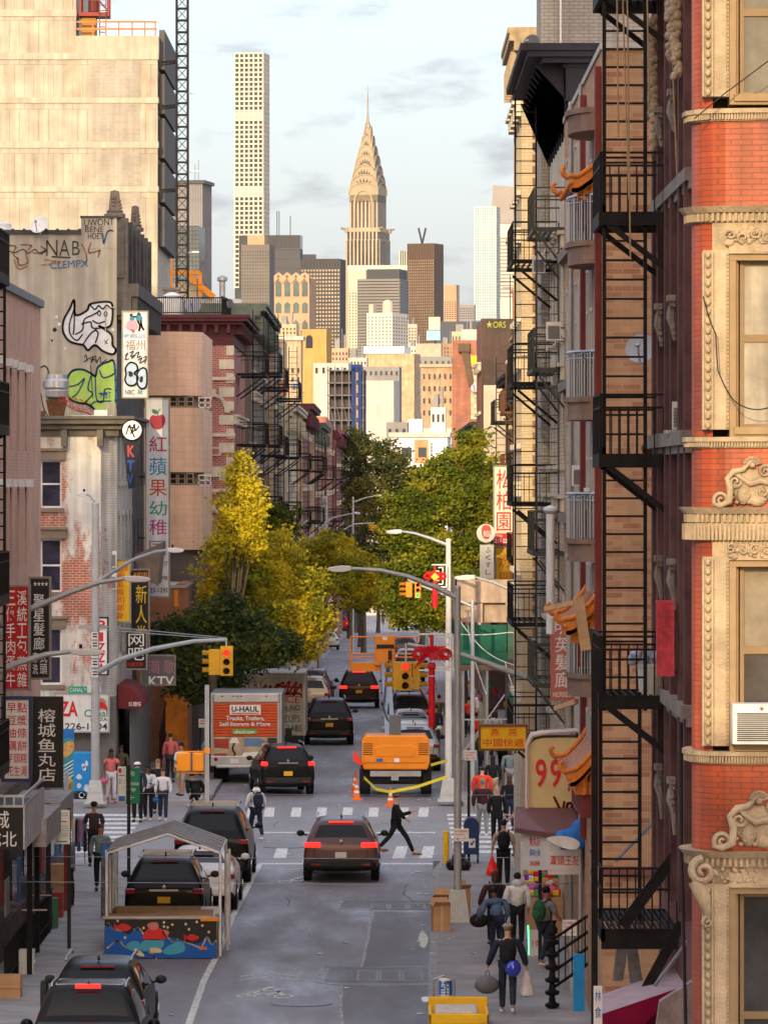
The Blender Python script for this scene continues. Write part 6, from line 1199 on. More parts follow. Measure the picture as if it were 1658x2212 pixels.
for v in(240,525,860,1165,1455):
 z=PZ(v,97);pl=[(xw,96)]+[(xw-.55*math.sin(math.pi*k/10),97.6-1.6*math.cos(math.pi*k/10))for k in range(1,10)]+[(xw,99.2)]
 m=MB();m.prism(pl,(0,0,z-.42),(1,0,0),(0,1,0),(0,0,.34));pl2=[(x-.06 if x<xw-.01 else x,y)for x,y in pl];m.prism(pl2,(0,0,z-.08),(1,0,0),(0,1,0),(0,0,.1));o=m.build('balcony',BAL,t)
 if v!=240:
  m=MB();zz=z+.02
  for i in range(len(pl)-1):
   a_,b_=pl[i],pl[i+1];m.tube([(a_[0],a_[1],zz+.85),(b_[0],b_[1],zz+.85)],.035,6);m.tube([(a_[0],a_[1],zz+.72),(b_[0],b_[1],zz+.72)],.02,6)
   for q in(0,.33,.66):px_,py_=a_[0]+(b_[0]-a_[0])*q,a_[1]+(b_[1]-a_[1])*q;m.tube([(px_,py_,zz),(px_,py_,zz+.85)],.018 if q else .03,6)
   if i%2==0:m.lathe([(.05,0),(.07,.01),(.05,.02)],(a_[0]-.02,a_[1],zz+.78),8)
  m.build('chrome_railing',CHROME,o)
def pagoda(vt,vb,u0,label_):
 z0,z1=PZ(vb,98.5),PZ(vt,98.5);xo=PX(u0,98.5);o=MB();y0,y1=96.2,101.6;n=8
 def prof(k):q=k/n;return xw-.02+(xo-xw)*q,z1+(z0-z1)*(q**.75)+(.10*max(0,q-.8)/.2)
 for k in range(n):
  (xa,za),(xb,zb2)=prof(k),prof(k+1);o.add([(xa,y0,za),(xb,y0,zb2),(xb,y1,zb2),(xa,y1,za),(xa,y0,za-.09),(xb,y0,zb2-.09),(xb,y1,zb2-.09),(xa,y1,za-.09)],[(0,3,2,1),(4,5,6,7),(0,1,5,4),(2,3,7,6)])
 r=o.build('tile_roof',TILEP,t);m=MB();tr_=MB()
 for j in range(12):
  y=y0+(y1-y0)*j/11;m.ball((xo-.02,y,z0+.02),.05,7,5);tr_.tube([(prof(k)[0],y,prof(k)[1]+.012)for k in range(n+1)],.016,5)
 for y in(y0,y1):
  pts=[(prof(k)[0],y,prof(k)[1]+.07)for k in range(n+1)]+[(xo-.09,y,z0+.12),(xo-.17,y,z0+.18),(xo-.20,y,z0+.27),(xo-.15,y,z0+.33),(xo-.11,y,z0+.29)];m.tube(pts,[.05]*(n+1)+[.055,.05,.045,.035,.02],8)
 m.build('ridge_tiles',PAG,r,smooth=60);tr_.build('tile_ribs',M('tile_groove',(.33,.17,.12),.6,0,.2,5),r);m=MB()
 for k in range(n):
  pa,pb=prof(k),prof(k+1);m.add([(pa[0],y0-.02,pa[1]),(pb[0],y0-.02,pb[1]),(pb[0],y0-.02,pb[1]-.20),(pa[0],y0-.02,pa[1]-.20)],[(0,1,2,3)])
  for q in(.25,.75):m.tube([(pa[0]+(pb[0]-pa[0])*q,y0+.04,pa[1]+(pb[1]-pa[1])*q-.20),(pa[0]+(pb[0]-pa[0])*q,y0-.06,pa[1]+(pb[1]-pa[1])*q-.20)],.055,8)
 for q in(.22,.5):m.tube([(xw+(xo-xw)*q,y0+.05,z1+(z0-z1)*q**.75-.1),(xw+(xo-xw)*q,y0+.05,z0-.30)],.06,8)
 m.box(xo+.1,xw,y0+.1,y1,z0-.30,z0-.06);m.build('eave_brackets',PAG,r);m=MB();m.box(xo+.22,xw,y0+.15,y1,z0-.75,z0-.3);m.build('soffit_panel',REDP,r)
pagoda(368,412,1226,'');pagoda(1280,1348,1214,'');pagoda(1598,1668,1222,'')
m=MB();m.bar(P(1178,1316,98),P(1240,1302,97.4),.09);m.bar(P(1248,1290,96),P(1265,1405,96),.13,.2);m.bar(P(1200,1530,98),P(1245,1516,97),.09);rootmb(m,'timber_props',WOODB,'raw timber props leaning on the middle pagoda canopy','timber')
# ---------------------------------------------------------------- next buildings of the near right row
WB=brick('pale_cream_brick',(.62,.53,.41),(.57,.48,.37),(.42,.36,.28),.30,.095,.012,var=.12,streak=.25)
d=115;x_=4.17;t=tenement('corniced_building','pale brick tenement with a big black overhanging cornice',x_,d,128,19.2,-1,WB,6,None,9,group='buildings on the right side',front=WB,trim=QS,zb=5,fh=3.0)
window(t,(PX(1263,d),d,PZ(392,d)),(1,0,0),.30,1.05,'s',M('dark_green_sash',(.05,.055,.05),.5),GLW,.0,STG)
m=MB();zt=19.2
for o,a_,b_ in((.06,0,.75),(.12,.75,.85),(.55,.85,.98),(.85,.98,1.12),(1.0,1.12,1.28)):m.box(x_-o*1.1,9,d-.04-o*.35,128,zt+a_,zt+b_)
for k in range(9):y=d+.3+k*1.5;m.prism([(0,0),(-.75,.85),(-.12,.85),(-.05,-.7),(0,-.7)],(x_,y,zt),(1,0,0),(0,0,1),(0,.28,0))
m.build('cornice',DKC,t)
fire_escape(4.17,-1,116,121,[6.0,9.0,13.2,16.4],.75,M('green_grey_iron',(.05,.055,.05),.6,.2,.3,5),'rusty grey fire escape on the pale brick tenement',bars=.22,lad_y=116.1,th=.55)
GBR=brick('grey_brick',(.29,.265,.24),(.25,.235,.215),(.15,.14,.13),.25,.09,.01,var=.1,streak=.15);d=128.1
t=empty('grey_building',(5,d,0),'tall plain grey brick building behind the black cornice','building','buildings on the right side');m=MB();m.box(PX(1168,d),12,d,131.9,0,27);m.build('wall',GBR,t);m=MB();m.tube([(PX(1210,d),d-.05,19.5),(PX(1210,d),d-.05,26)],.03,6);m.build('drain_pipe',WHT,t)
SUNB=brick('sunlit_cream_brick',(.50,.40,.26),(.45,.36,.24),(.36,.29,.2),.25,.085,.01,var=.12,streak=.12);d=132;x_=PX(1126,d)
t=tenement('cream_building','tall sunlit cream building with a stone cornice left of the grey wall',x_,d,140,PZ(62,d),-1,SUNB,4,ST,6,group='buildings on the right side',front=SUNB,trim=QS,zb=5,cout=.35)
m=MB()
for k in range(48):z=6+k*.30;m.box(x_+.28,x_+.55,d-.05,d-.01,z,z+.18)
m.build('quoin_pattern',M('brown_header_brick',(.22,.13,.08),.8),t)
dish(P(1146,92,124),.22,(-.5,-.8,.3),'small dark dish on the corner of the sunlit cream building',M('dish_dark',(.10,.10,.11),.6))
fire_escape(4.17,-1,122.5,127.6,[4.3,7.2,10.1,13.0,15.95],1.07,label='black fire escape on the far end of the pale brick tenement',bars=.22,lad_y=122.6,top_ladder=4,th=.7)
for i,(u,v,dd,w_)in enumerate(((1160,520,122,.35),(1150,590,122,.3),(1180,735,114.5,.32),(1236,1050,103,.3),(1262,1100,100,.3))):ac_unit('wall_air_conditioner',P(u,v,dd),w_,.42,.4,(1,0,0),('white air conditioner jutting from the cream building near the black fire escape','lower white air conditioner on the cream building','white air conditioner halfway up the pale brick tenement','small white air conditioner by the chrome balconies','white air conditioner below the chrome balconies')[i])
m=MB();b=P(1180,1370,106);m.tube([P(1188,1370,106),P(1188,1110,106)],.09,10);m.lathe([(.10,0),(.16,.05),(.16,.1),(.02,.16)],P(1188,1108,106),10);rootmb(m,'vent_pipe',M('pale_vent_pipe',(.55,.57,.60),.5),'pale vertical vent pipe on the pale brick tenement','pipe',smooth=40)
# ---------------------------------------------------------------- far side of the crossing, right row
gr='right tenement row'
tenement('tenement','first tenement beyond the crossing on the right, partly sunlit',5.95,168,190,17.5,-1,WB,8,GRN_C,8,group=gr,zb=5.2,front=TANW)
tenement('tenement','sunlit pale brick tenement behind the restaurant sign',5.95,190.02,212,16.5,-1,SUNB,8,ST,8,group=gr,zb=5.2,front=TANW)
tenement('tenement','orange brick tenement further along the right row',5.9,212.02,236,15.2,-1,REDB,8,DKC,8,group=gr,zb=4.5,front=REDB)
DB=brick('dark_brown_brick',(.065,.038,.032),(.055,.032,.028),(.05,.035,.03),.25,.085,.01,bump=0)
t=tenement('tenement','dark brown brick end wall with yellow-green graffiti on the right row',4.55,238,250,PZ(688,238),-1,REDB,4,None,8,group=gr,zb=4,front=DB);m=MB();d=237.96;m.box(PX(1044,d),PX(1095,d),d-.01,d+.03,PZ(1000,d),PZ(832,d));m.build('whitewashed_wall',M('whitewash',(.45,.40,.33),.85,0,.15,1),t);m=MB();putpx(m,'★ORS',1050,692,1092,708,d,bold=0);m.build('graffiti',M('spray_lime',(.32,.36,.05),.8),t)
tenement('tenement','red tenement near the mural wall at the end of the right row',5.0,250.02,300,13.5,-1,REDB,10,GRN_C,8,group=gr,zb=2,front=REDB)
for(x,ya,yb,zs,lab,w_)in((5.95,170,176,[4.8,7.9,11.0,14.1],'fire escape nearest the crossing on the right',1.2),(5.95,180,187,[4.8,7.9,11.0,14.1],'second fire escape beyond the crossing on the right',1.2),(5.95,192,199,[4.6,7.7,10.8,13.9],'fire escape behind the restaurant sign',1.15),(5.95,203,210,[4.6,7.7,10.8,13.4],'rusty fire escape on the sunlit pale brick tenement',1.15),(5.9,218,226,[4.2,7.3,10.4,13.2],'fire escape on the orange brick tenement',1.15)):
 fire_escape(x,-1,ya,yb,zs,w_,RUST if 'rusty' in lab or 'basket' in lab else BLK,lab,bars=.22,lw=.45,top_ladder=2.6,lad_y=ya+.12,th=.7)
# ---------------------------------------------------------------- unseen blocks added behind the viewpoint to shade the street
CA,SA,TE=math.cos(R(SUN_AZ)),math.sin(R(SUN_AZ)),math.tan(R(SUN_EL));CAST=brick('plain_brick',(.26,.13,.09),(.22,.11,.08),(.22,.16,.12),.25,.09,.012,bump=0)
for(c0,c1,xr_,yr_,zs,lab)in((-9,-3,4.2,62,7.3,'low brick building'),(-20.8,-9.02,4,120,31,'tall brick tower'),(-27,-20.82,3,130,9,'brick apartment block'),(-31.5,-27.02,2.1,166,6.5,'flat roofed brick building'),(-38.4,-31.52,4.5,200,7.5,'narrow brick tenement'),(-42.5,-38.42,-5.3,188,6.2,'brick warehouse'),(-56,-42.52,3,285,10,'tallest brick tower'),(-130,-56.02,-15,262,20,'long brick terrace')):
 sr=xr_*SA+yr_*CA;S0=-45.0;pts=[(c*CA+q*SA,-c*SA+q*CA)for q in(S0,S0-12)for c in(c0,c1)];h=zs+(sr-S0)*TE;cx_,cy_=sum(p[0]for p in pts)/4,sum(p[1]for p in pts)/4
 t=empty('shade_caster',(cx_,cy_,-4),lab+' stand-in, unseen behind the viewpoint, added to shade the street','building','unseen shade casters behind the viewpoint');a_,b_,d_,c_=pts
 m=MB();m.add([(*a_,-8),(*b_,-8),(*c_,-8),(*d_,-8),(*a_,h),(*b_,h),(*c_,h),(*d_,h)],[(0,3,2,1),(4,5,6,7),(0,1,5,4),(1,2,6,5),(2,3,7,6),(3,0,4,7)]);m.build('wall',CAST,t)
# ---------------------------------------------------------------- vehicles: lofted bodies, rear towards the camera
LAMPON=M('lamp_red_lit',(1.0,.014,.010),.3,0,0,emit=1.7);LAMPOFF=M('lamp_red',(.22,.008,.008),.2,0,.1,5,coat=.6);TRIM=M('black_plastic',(.018,.018,.019),.6,0,.2,6);RIM=M('alloy',(.35,.36,.38),.3,.9,.1,6);PLY=M('plate_yellow',(.62,.33,.02),.5,0,.1,8);PLW=M('plate_white',(.6,.6,.58),.5)
CGL=glass('car_glass',(.008,.009,.011),.05,.3,2.5,.18)
def paint(name,c,metal=0):return M('paint_'+name,c,.35,metal,.06,4,coat=.08,spec=.1)
ST_SUV=[(0,.46,.86,.94,.90,.80),(.03,.38,.95,1.02,.97,.82),(.10,.30,1.02,1.12,1.0,.80),(.42,.26,1.06,1.55,1.0,.70),(.62,.24,1.07,1.63,1.0,.69),(1.35,.24,1.05,1.66,1.0,.69),(2.2,.24,1.03,1.64,1.0,.68),(2.75,.24,1.02,1.55,1.0,.68),(3.45,.24,.98,1.07,.99,.80),(4.15,.26,.88,.96,.97,.82),(4.5,.3,.74,.80,.90,.78),(4.6,.36,.62,.66,.82,.72)]
ST_SED=[(0,.42,.82,.90,.88,.78),(.03,.34,.90,.99,.96,.80),(.12,.26,.93,1.03,1.0,.82),(.62,.22,.94,1.05,1.0,.80),(1.25,.20,.95,1.37,1.0,.66),(1.6,.20,.95,1.42,1.0,.66),(2.3,.20,.93,1.43,1.0,.66),(2.7,.20,.92,1.36,1.0,.66),(3.45,.20,.88,.97,.99,.80),(4.15,.22,.80,.86,.96,.82),(4.5,.26,.66,.72,.88,.78),(4.6,.32,.56,.60,.80,.72)]
ST_PICK=[(0,.55,1.05,1.12,.96,.90),(.04,.48,1.10,1.16,1.0,.93),(.3,.36,1.12,1.18,1.0,.93),(1.86,.36,1.14,1.19,1.0,.93),(1.94,.36,1.14,1.24,1.0,.82),(2.12,.36,1.14,1.80,1.0,.74),(2.5,.36,1.13,1.87,1.0,.73),(3.3,.36,1.12,1.85,1.0,.73),(3.7,.36,1.10,1.75,1.0,.74),(4.3,.36,1.06,1.16,1.0,.84),(5.2,.4,.98,1.06,.97,.84),(5.4,.46,.84,.88,.88,.78)]
def car(name,label,u,v,w=1.86,L_=1.0,H_=1.0,rz=-.7,pm=None,kind='suv',lit=False,rails=True,plate=None,grp='cars in the street',bars=0,y=None,x=None,bar=False,trimbot=True,lampz=None,lampw=None,chrome=False):
 if y is None:g=G(u,v);x,y=g.x,g.y
 t=empty(name,(0,0,0),label,kind if kind!='sed' else 'car',grp);sts={'suv':ST_SUV,'sed':ST_SED,'pickup':ST_PICK}[kind];hw=w/2;vs=[];fs=[];ms=[]
 gi={'suv':(2,3,7),'sed':(3,4,7),'pickup':(4,5,8)}[kind]
 for(yy,zb,zs,zt,wf,rf)in sts:
  zb,zs,zt=zb,zs*H_,zt*H_;W_=hw*wf;R_=hw*rf if zt-zs>.12 else W_*.94
  half=[(W_*.86,zb),(W_*.99,zb+.10),(W_,zb*.45+zs*.55),(W_*.965,zs),(R_,zt-.05),(R_-.13,zt),(R_*.4,zt+.015)]
  ring=[(-a,b)for a,b in half]+[(a,b)for a,b in reversed(half)];vs+=[(a,yy*L_,b)for a,b in ring]
 n=14
 for i in range(len(sts)-1):
  for k in range(n):
   k2=(k+1)%n;mi=0
   if k==13:mi=4
   elif i==gi[0]and k in(5,6,7):mi=1
   elif i==gi[2]and k in(4,5,6,7,8):mi=3
   elif gi[1]<=i<gi[2]and k in(3,9):mi=2
   elif k in(0,12)and trimbot:mi=4
   fs.append((i*n+k,(i+1)*n+k,(i+1)*n+k2,i*n+k2));ms.append(mi)
 fs.append(tuple(range(n)));ms.append(0);fs.append(tuple((len(sts)-1)*n+k for k in range(n-1,-1,-1)));ms.append(0)
 me=bpy.data.meshes.new('tmp');me.from_pydata(vs,[],fs);me.polygons.foreach_set('material_index',ms);o=bpy.data.objects.new('tmp',me);col.objects.link(o)
 for k in range(5):me.materials.append(pm)
 sb=o.modifiers.new('s','SUBSURF');sb.levels=2;bpy.context.view_layer.update();ev=bpy.data.meshes.new_from_object(o.evaluated_get(bpy.context.evaluated_depsgraph_get()));bpy.data.objects.remove(o)
 V=[q.co.copy()for q in ev.vertices];buckets={}
 for p in ev.polygons:
  key=p.material_index
  if key==2:key=2 if p.center.x<0 else 5
  buckets.setdefault(key,[]).append(tuple(p.vertices))
 bpy.data.meshes.remove(ev)
 for key,(nm,mt)in{0:('body',pm),1:('rear_window',CGL),2:('side_window',CGL),5:('side_window',CGL),3:('windscreen',CGL),4:('sill_trim',TRIM)}.items():
  if key not in buckets:continue
  ix={};f2=[]
  for f in buckets[key]:f2.append(tuple(ix.setdefault(i,len(ix))for i in f))
  m=MB();m.add([V[i]for i in ix],f2);m.build(nm,mt,t,smooth=180)
 zt=sts[5][3]*H_;zl=lampz or{'suv':.93,'sed':.84,'pickup':.95}[kind]*H_;lw=lampw or(.24 if kind!='pickup' else .13);lh=.13 if kind!='pickup' else .3
 for q in(-1,1):
  m=MB();xa,xb=sorted((q*hw*.97,q*(hw*.97-lw)));m.box(xa,xb,-.035,.22,zl-lh/2,zl+lh/2);m.build('tail_light',LAMPON if lit else LAMPOFF,t,bevel=.02)
  m=MB();xm=q*hw*1.0;m.tube([(xm*.96,2.72*L_,1.06*H_),(xm*1.08,2.70*L_,1.09*H_)],.025,6);m.ball((xm*1.14,2.68*L_,1.12*H_),(.11,.07,.085),8,6);m.build('wing_mirror',pm if kind!='suv' else TRIM,t,smooth=60)
  for yy in(.82,sts[-1][0]-.88):
   r=.36 if kind!='sed' else .33;wh=empty('wheel',(0,0,0));wh.parent=t;ORG[wh.name]=Vector((0,0,0));m=MB();c=(q*(hw-.10),yy*L_,r)
   m.lathe([(r*.6,-.11),(r*.94,-.11),(r,-.07),(r,.07),(r*.94,.11),(r*.6,.11)],c,20,axis='x');m.build('tyre',TYRE,wh,smooth=40);m=MB();m.lathe([(r*.62,-.09),(r*.62,.09)],c,16,axis='x')
   for k in range(5):a=k*1.2566;m.bar((c[0]+q*.105,c[1],c[2]),(c[0]+q*.105,c[1]+r*.58*math.cos(a),c[2]+r*.58*math.sin(a)),.05,.02)
   m.build('rim',RIM,wh)
   m=MB();m.lathe([(r*1.16,-.01),(r*1.16,.01)],(q*(hw*.985+.004),yy*L_,r+.02),20,axis='x');m.build('wheel_arch',TRIM,t)
 m=MB();m.box(-hw*.86,hw*.86,-.10,.25,.40,.62);m.build('bumper',pm if kind=='sed' else TRIM if kind=='suv' else CHROME,t,bevel=.05)
 if kind!='pickup':m=MB();m.box(-.32,.32,sts[4][0]*L_-.22,sts[4][0]*L_-.17,zt-.10,zt-.065);m.build('brake_light',LAMPON if lit else LAMPOFF,t)
 else:m=MB();m.box(-.22,.22,2.08,2.14,1.79*H_,1.86*H_);m.build('brake_light',LAMPON,t);m=MB();m.box(-hw*.86,hw*.86,.06,1.84,1.195,1.235);m.build('bed_cover',M('tonneau_cover',(.05,.055,.06),.5,.2,.1,3),t,bevel=.02)
 if chrome:m=MB();m.box(-.34,.34,-.045,-.01,zl+.0,zl+.05);m.build('chrome_strip',CHROME,t)
 if plate:m=MB();zp=.74*H_ if kind!='pickup' else .8;m.box(-.15,.15,-.05,-.03,zp-.075,zp+.075);o=m.build('number_plate',plate,t)
 if rails:
  for q in(-1,1):
   m=MB();a=hw*.66;m.tube([(q*a,.75*L_ if kind!='pickup' else 2.3,zt-.01),(q*a,.9*L_ if kind!='pickup' else 2.4,zt+.055),(q*a,2.4*L_ if kind!='pickup' else 3.3,zt+.05),(q*a,2.55*L_ if kind!='pickup' else 3.4,zt-.02)],.022,6);m.build('roof_rail',RIM,t)
 for k in range(bars):m=MB();yy=(.8+k*1.5/max(1,bars-1)if kind!='pickup' else 2.35+k*.9/max(1,bars-1))*L_;m.bar((-hw*.6,yy,zt+.035),(hw*.6,yy,zt+.035),.03,.02);m.build('roof_bar',RIM,t)
 m=MB();m.tube([(0,.8*L_ if kind!='pickup' else 2.3,zt),(0,.78*L_ if kind!='pickup' else 2.28,zt+.10)],[.03,.012],6);m.build('antenna',TRIM,t)
 if kind=='suv':
  m=MB();[m.box(q*hw*.70-.006,q*hw*.70+.006,-.012,.0,.62,zl-lh*.4)for q in(-1,1)];m.box(-hw*.7,hw*.7,-.012,.0,.618,.63);m.build('tailgate_seam',M('seam_black',(.004,.004,.004),.9),t)
  for q in(-1,1):m=MB();m.box(q*hw*.66-.12,q*hw*.66+.12,-.112,-.1,.47,.51);m.build('reflector',LAMPOFF,t)
  m=MB();m.lathe([(.05,0),(.04,-.012),(.01,-.014)],(0,-.012,zl+.10),12,axis='y');m.build('badge',CHROME,t)
 if kind=='suv':m=MB();m.bar((0,.12*L_,1.12*H_),(.28,.16*L_,1.17*H_),.02);m.build('rear_wiper',TRIM,t)
 t.location=(x,y,GZ(y)+.005);t.rotation_euler.z=R(rz);return t
BLKP=paint('black',(.006,.006,.007));GRYP_=paint('dark_grey',(.10,.062,.064),.3);WHP=paint('white',(.62,.62,.62),0);SILP=paint('silver',(.38,.40,.43),.6);REDP_=paint('red',(.28,.012,.012));BEIP=paint('beige',(.42,.34,.24),.3);MAROP=paint('maroon_black',(.03,.012,.012),.4)
def at(u,d):return PX(u,d),d
x,y=at(186,88.3);car('pickup_truck','black pickup truck with roof rails at the bottom left corner',0,0,1.95,pm=BLKP,kind='pickup',x=x,y=y-2.0,bars=7)
x,y=at(207,94.2);car('parked_car','black SUV parked just ahead of the pickup truck',0,0,1.85,pm=BLKP,x=x,y=y,lit=False)
x,y=at(354,119.3);car('parked_car','black SUV with a yellow plate parked behind the painted planter',0,0,1.88,H_=1.06,pm=BLKP,x=x,y=y,plate=PLY,bars=5,chrome=True)
x,y=at(428,125.2);car('parked_car','white sedan half hidden by the planter canopy',0,0,1.84,pm=WHP,kind='sed',x=x,y=y,rails=False,H_=1.05)
x,y=at(456,133.8);car('parked_car','large black SUV with roof bars parked ahead of the white sedan',0,0,2.0,L_=1.15,H_=1.20,pm=BLKP,x=x,y=y,bars=5)
car('moving_car','dark grey SUV with bright tail lights in the middle of the crossing approach',736,1908,1.98,L_=1.05,pm=GRYP_,lit=True,plate=PLW,lampw=.42,lampz=1.0,rz=-.4)
car('moving_car','black SUV with lit tail lights turning beside the moving truck',622,1720,1.84,H_=1.02,pm=BLKP,lit=True,plate=PLY,rz=7,lampw=.2,lampz=1.08,chrome=True)
car('moving_car','black SUV with a chrome strip ahead of the turning car',711,1611,1.95,L_=1.1,H_=1.12,pm=BLKP,plate=PLY,rz=1.5,chrome=True)
car('moving_car','dark SUV with lit tail lights under the orange lift basket',775,1531,1.92,H_=1.1,pm=MAROP,lit=True,plate=PLY,lampw=.36,rz=0)
x,y=at(668,232);car('parked_car','beige SUV parked ahead of the graffitied box truck',0,0,1.9,pm=BEIP,x=x,y=y,H_=1.08);x,y=at(674,247);car('parked_car','dark SUV parked ahead of the beige one',0,0,1.95,H_=1.1,pm=GRYP_,x=x,y=y)
car('moving_car','white sedan further up the street beside the yellow tree',708,1405,1.82,pm=SILP,kind='sed',rails=False,plate=PLW,rz=1);car('moving_car','red SUV with lit tail lights far up the street',731,1370,2.1,H_=1.15,pm=REDP_,lit=True,rz=1)
x,y=at(752,600);car('moving_car','dark car farthest up the street',0,0,1.9,pm=GRYP_,x=x,y=y)
for u_,d_,p_,k_,lb in((897,186,SILP,'suv','silver SUV parked beside the boom lift'),(893,193,WHP,'sed','white sedan parked ahead of the silver SUV on the right'),(888,203,SILP,'sed','silver sedan parked third on the right'),(884,214,BLKP,'suv','black SUV with a roof rack parked fourth on the right'),(880,226,REDP_,'sed','red car parked on the right beyond the black SUV'),(884,300,BLKP,'suv','black SUV parked right of the orange basket'),(880,330,SILP,'sed','silver car parked under the right-hand tree'),(876,370,GRYP_,'suv','dark SUV parked farthest on the right')):
 car('parked_car',lb,0,0,1.84,pm=p_,kind=k_,x=PX(u_,d_),y=d_,rz=1,rails=k_=='suv',plate=PLY if d_<220 else None)
# ---------------------------------------------------------------- rental moving truck and graffitied box truck
d=178.5;x0,x1=PX(454,d),PX(609,d);zt=PZ(1498,d);zb=PZ(1640,d);t=empty('moving_truck',((x0+x1)/2,d,0),'silver rental moving truck with an orange-red roll-up door','truck','trucks by the left kerb');ALU=M('brushed_aluminium',(.36,.37,.39),.4,.6,.12,3)
m=MB();m.box(x0,x1,d+.05,d+4.6,.75,zt);m.box(x0,x0+.10,d-.02,d+.05,.72,zt);m.box(x1-.10,x1,d-.02,d+.05,.72,zt);m.box(x0+.1,x1-.1,d-.02,d+.05,PZ(1518,d),zt);m.build('cargo_box',ALU,t,bevel=.04)
m=MB();xa,xb=PX(461,d),PX(599,d);za,zc_=PZ(1592,d),PZ(1519,d);n=12
for k in range(n):z=za+(zc_-za)*k/n;h_=(zc_-za)/n;m.add([(xa,d+.03,z),(xb,d+.03,z),(xb,d-.0,z+h_*.35),(xa,d-.0,z+h_*.35),(xb,d-.0,z+h_*.7),(xa,d-.0,z+h_*.7),(xb,d+.03,z+h_),(xa,d+.03,z+h_)],[(0,1,2,3),(3,2,4,5),(5,4,6,7)])
m.build('roll_door',M('door_orange_red',(.50,.085,.03),.5,0,.12,2),t);yq=d-.03
m=MB();m.box(PX(496,d),PX(563,d),yq,d,PZ(1544,d),PZ(1523,d));m.build('name_board',INKW,t);m=MB();putpx(m,'U-HAUL',500,1526,559,1538,yq-.01,bold=.03);m.build('lettering',INKB,t);m=MB();m.quad(P(500,1542,yq-.01),P(559,1542,yq-.01),P(559,1540,yq-.01),P(500,1540,yq-.01));m.build('underline',INKR,t)
m=MB();putpx(m,'Trucks, Trailers,',488,1547,571,1558,yq,bold=.02);putpx(m,'Self-Storage & More',474,1560,583,1571,yq,bold=.02);m.build('lettering',INKW,t);m=MB();m.quad(P(500,1586,yq),P(554,1586,yq),P(556,1575,yq),P(503,1575,yq));m.build('web_strip',M('web_green',(.10,.34,.05),.5),t);m=MB();putpx(m,'uhaul.com',505,1577,550,1585,yq-.01,bold=.02);m.build('lettering',INKW,t)
m=MB();m.quad(P(460,1638,yq+.02),P(598,1638,yq+.02),P(598,1592,yq+.02),P(460,1592,yq+.02));m.build('picture_panel',M('room_beige',(.42,.33,.22),.6,0,.3,2.5),t);m=MB();m.quad(P(462,1636,yq),P(490,1636,yq),P(490,1628,yq),P(462,1628,yq));m.quad(P(462,1615,yq),P(494,1618,yq),P(494,1596,yq),P(462,1596,yq));m.build('picture_red',M('room_red',(.34,.05,.03),.6,0,.3,5),t)
m=MB();m.quad(P(528,1612,yq),P(565,1612,yq),P(565,1595,yq),P(528,1595,yq));m.build('picture_blue',M('room_blue',(.10,.20,.36),.6,0,.2,5),t);m=MB();m.prism([(-5,0),(5,0),(11,-12),(-11,-12)],P(506,1594,yq),Vector((d/F,0,0)),Vector((0,0,d/F)),(0,-.01,0));m.build('picture_lamp_shade',INKW,t);m=MB();stroke(m,[(506,1606),(502,1618),(507,1628),(502,1637)],3,yq-.02);m.quad(P(570,1638,yq-.01),P(598,1638,yq-.01),P(598,1594,yq-.01),P(578,1594,yq-.01));m.build('picture_dark',M('room_dark2',(.05,.03,.03),.6),t);m=MB();m.quad(P(520,1637,yq-.02),P(568,1637,yq-.02),P(562,1624,yq-.02),P(526,1626,yq-.02));m.build('picture_boxes',INKW,t)
m=MB();m.box(x0,x1,d-.12,d+.2,.62,.98);m.box(x0+.2,x1-.2,d-.18,d-.1,.55,.66);m.build('rear_bumper',ALU,t,bevel=.03);
for q,xx in((0,x0+.1),(1,x1-.32)):m=MB();m.lathe([(.07,0),(.06,-.03)],(xx+.1,d-.13,.86),12,axis='y');m.build('tail_light',LAMPOFF,t)
m=MB();m.box(x0+.7,x0+1.0,d-.14,d-.12,.72,.88);m.build('number_plate',PLW,t)
for u_ in(480,504,512,520,575):m=MB();m.box(PX(u_,d)-.04,PX(u_,d)+.04,d-.035,d-.02,zt-.12,zt-.08);m.build('marker_lamp',LAMPOFF,t)
for q in(x0+.35,x1-.35):
 m=MB();m.lathe([(.2,-.25),(.40,-.25),(.43,-.2),(.43,.2),(.40,.25),(.2,.25)],(q,d+1.1,.43),20,axis='x');m.build('wheel',TYRE,t,smooth=40)
 m=MB();m.lathe([(.2,-.13),(.40,-.13),(.40,.13),(.2,.13)],(q,d+5.2,.40),20,axis='x');m.build('wheel',TYRE,t,smooth=40)
m=MB();m.box(x0+.1,x1-.1,d+4.7,d+6.3,.5,2.0);m.build('cab',WHP,t,bevel=.15);m=MB();m.box(x1+.02,x1+.25,d+5.0,d+5.08,1.3,1.7);m.build('wing_mirror',TRIM,t)
d=196;x0,x1=PX(517,d),PX(660,d);zt=PZ(1454,d);t=empty('box_truck',((x0+x1)/2,d,0),'white box truck with red and black graffiti on its rear','truck','trucks by the left kerb');DW=M('dirty_white',(.42,.40,.36),.6,0,.15,2,streak=.25)
m=MB();m.box(x0,x1,d+.04,d+5,.8,zt);m.box(x0,x0+.14,d-.03,d+.04,.8,zt);m.box(x1-.14,x1,d-.03,d+.04,.8,zt);m.box(x0+.14,x1-.14,d-.03,d+.04,zt-.22,zt);m.build('cargo_box',DW,t,bevel=.03);mk={'k':MB(),'r':MB()};dz=d+.0
putpx(mk['k'],'CRY',536,1470,568,1490,dz,bold=-.012,rot=.12);
for q in([(563,1492),(575,1480),(570,1496),(585,1482),(582,1498),(600,1478),(598,1496)],[(592,1490),(612,1474),(606,1496),(625,1472),(620,1500),(640,1474),(634,1502),(650,1478),(652,1496)],[(600,1482),(650,1486)],[(610,1500),(645,1498),(652,1508)]):stroke(mk['r'],q,4,dz)
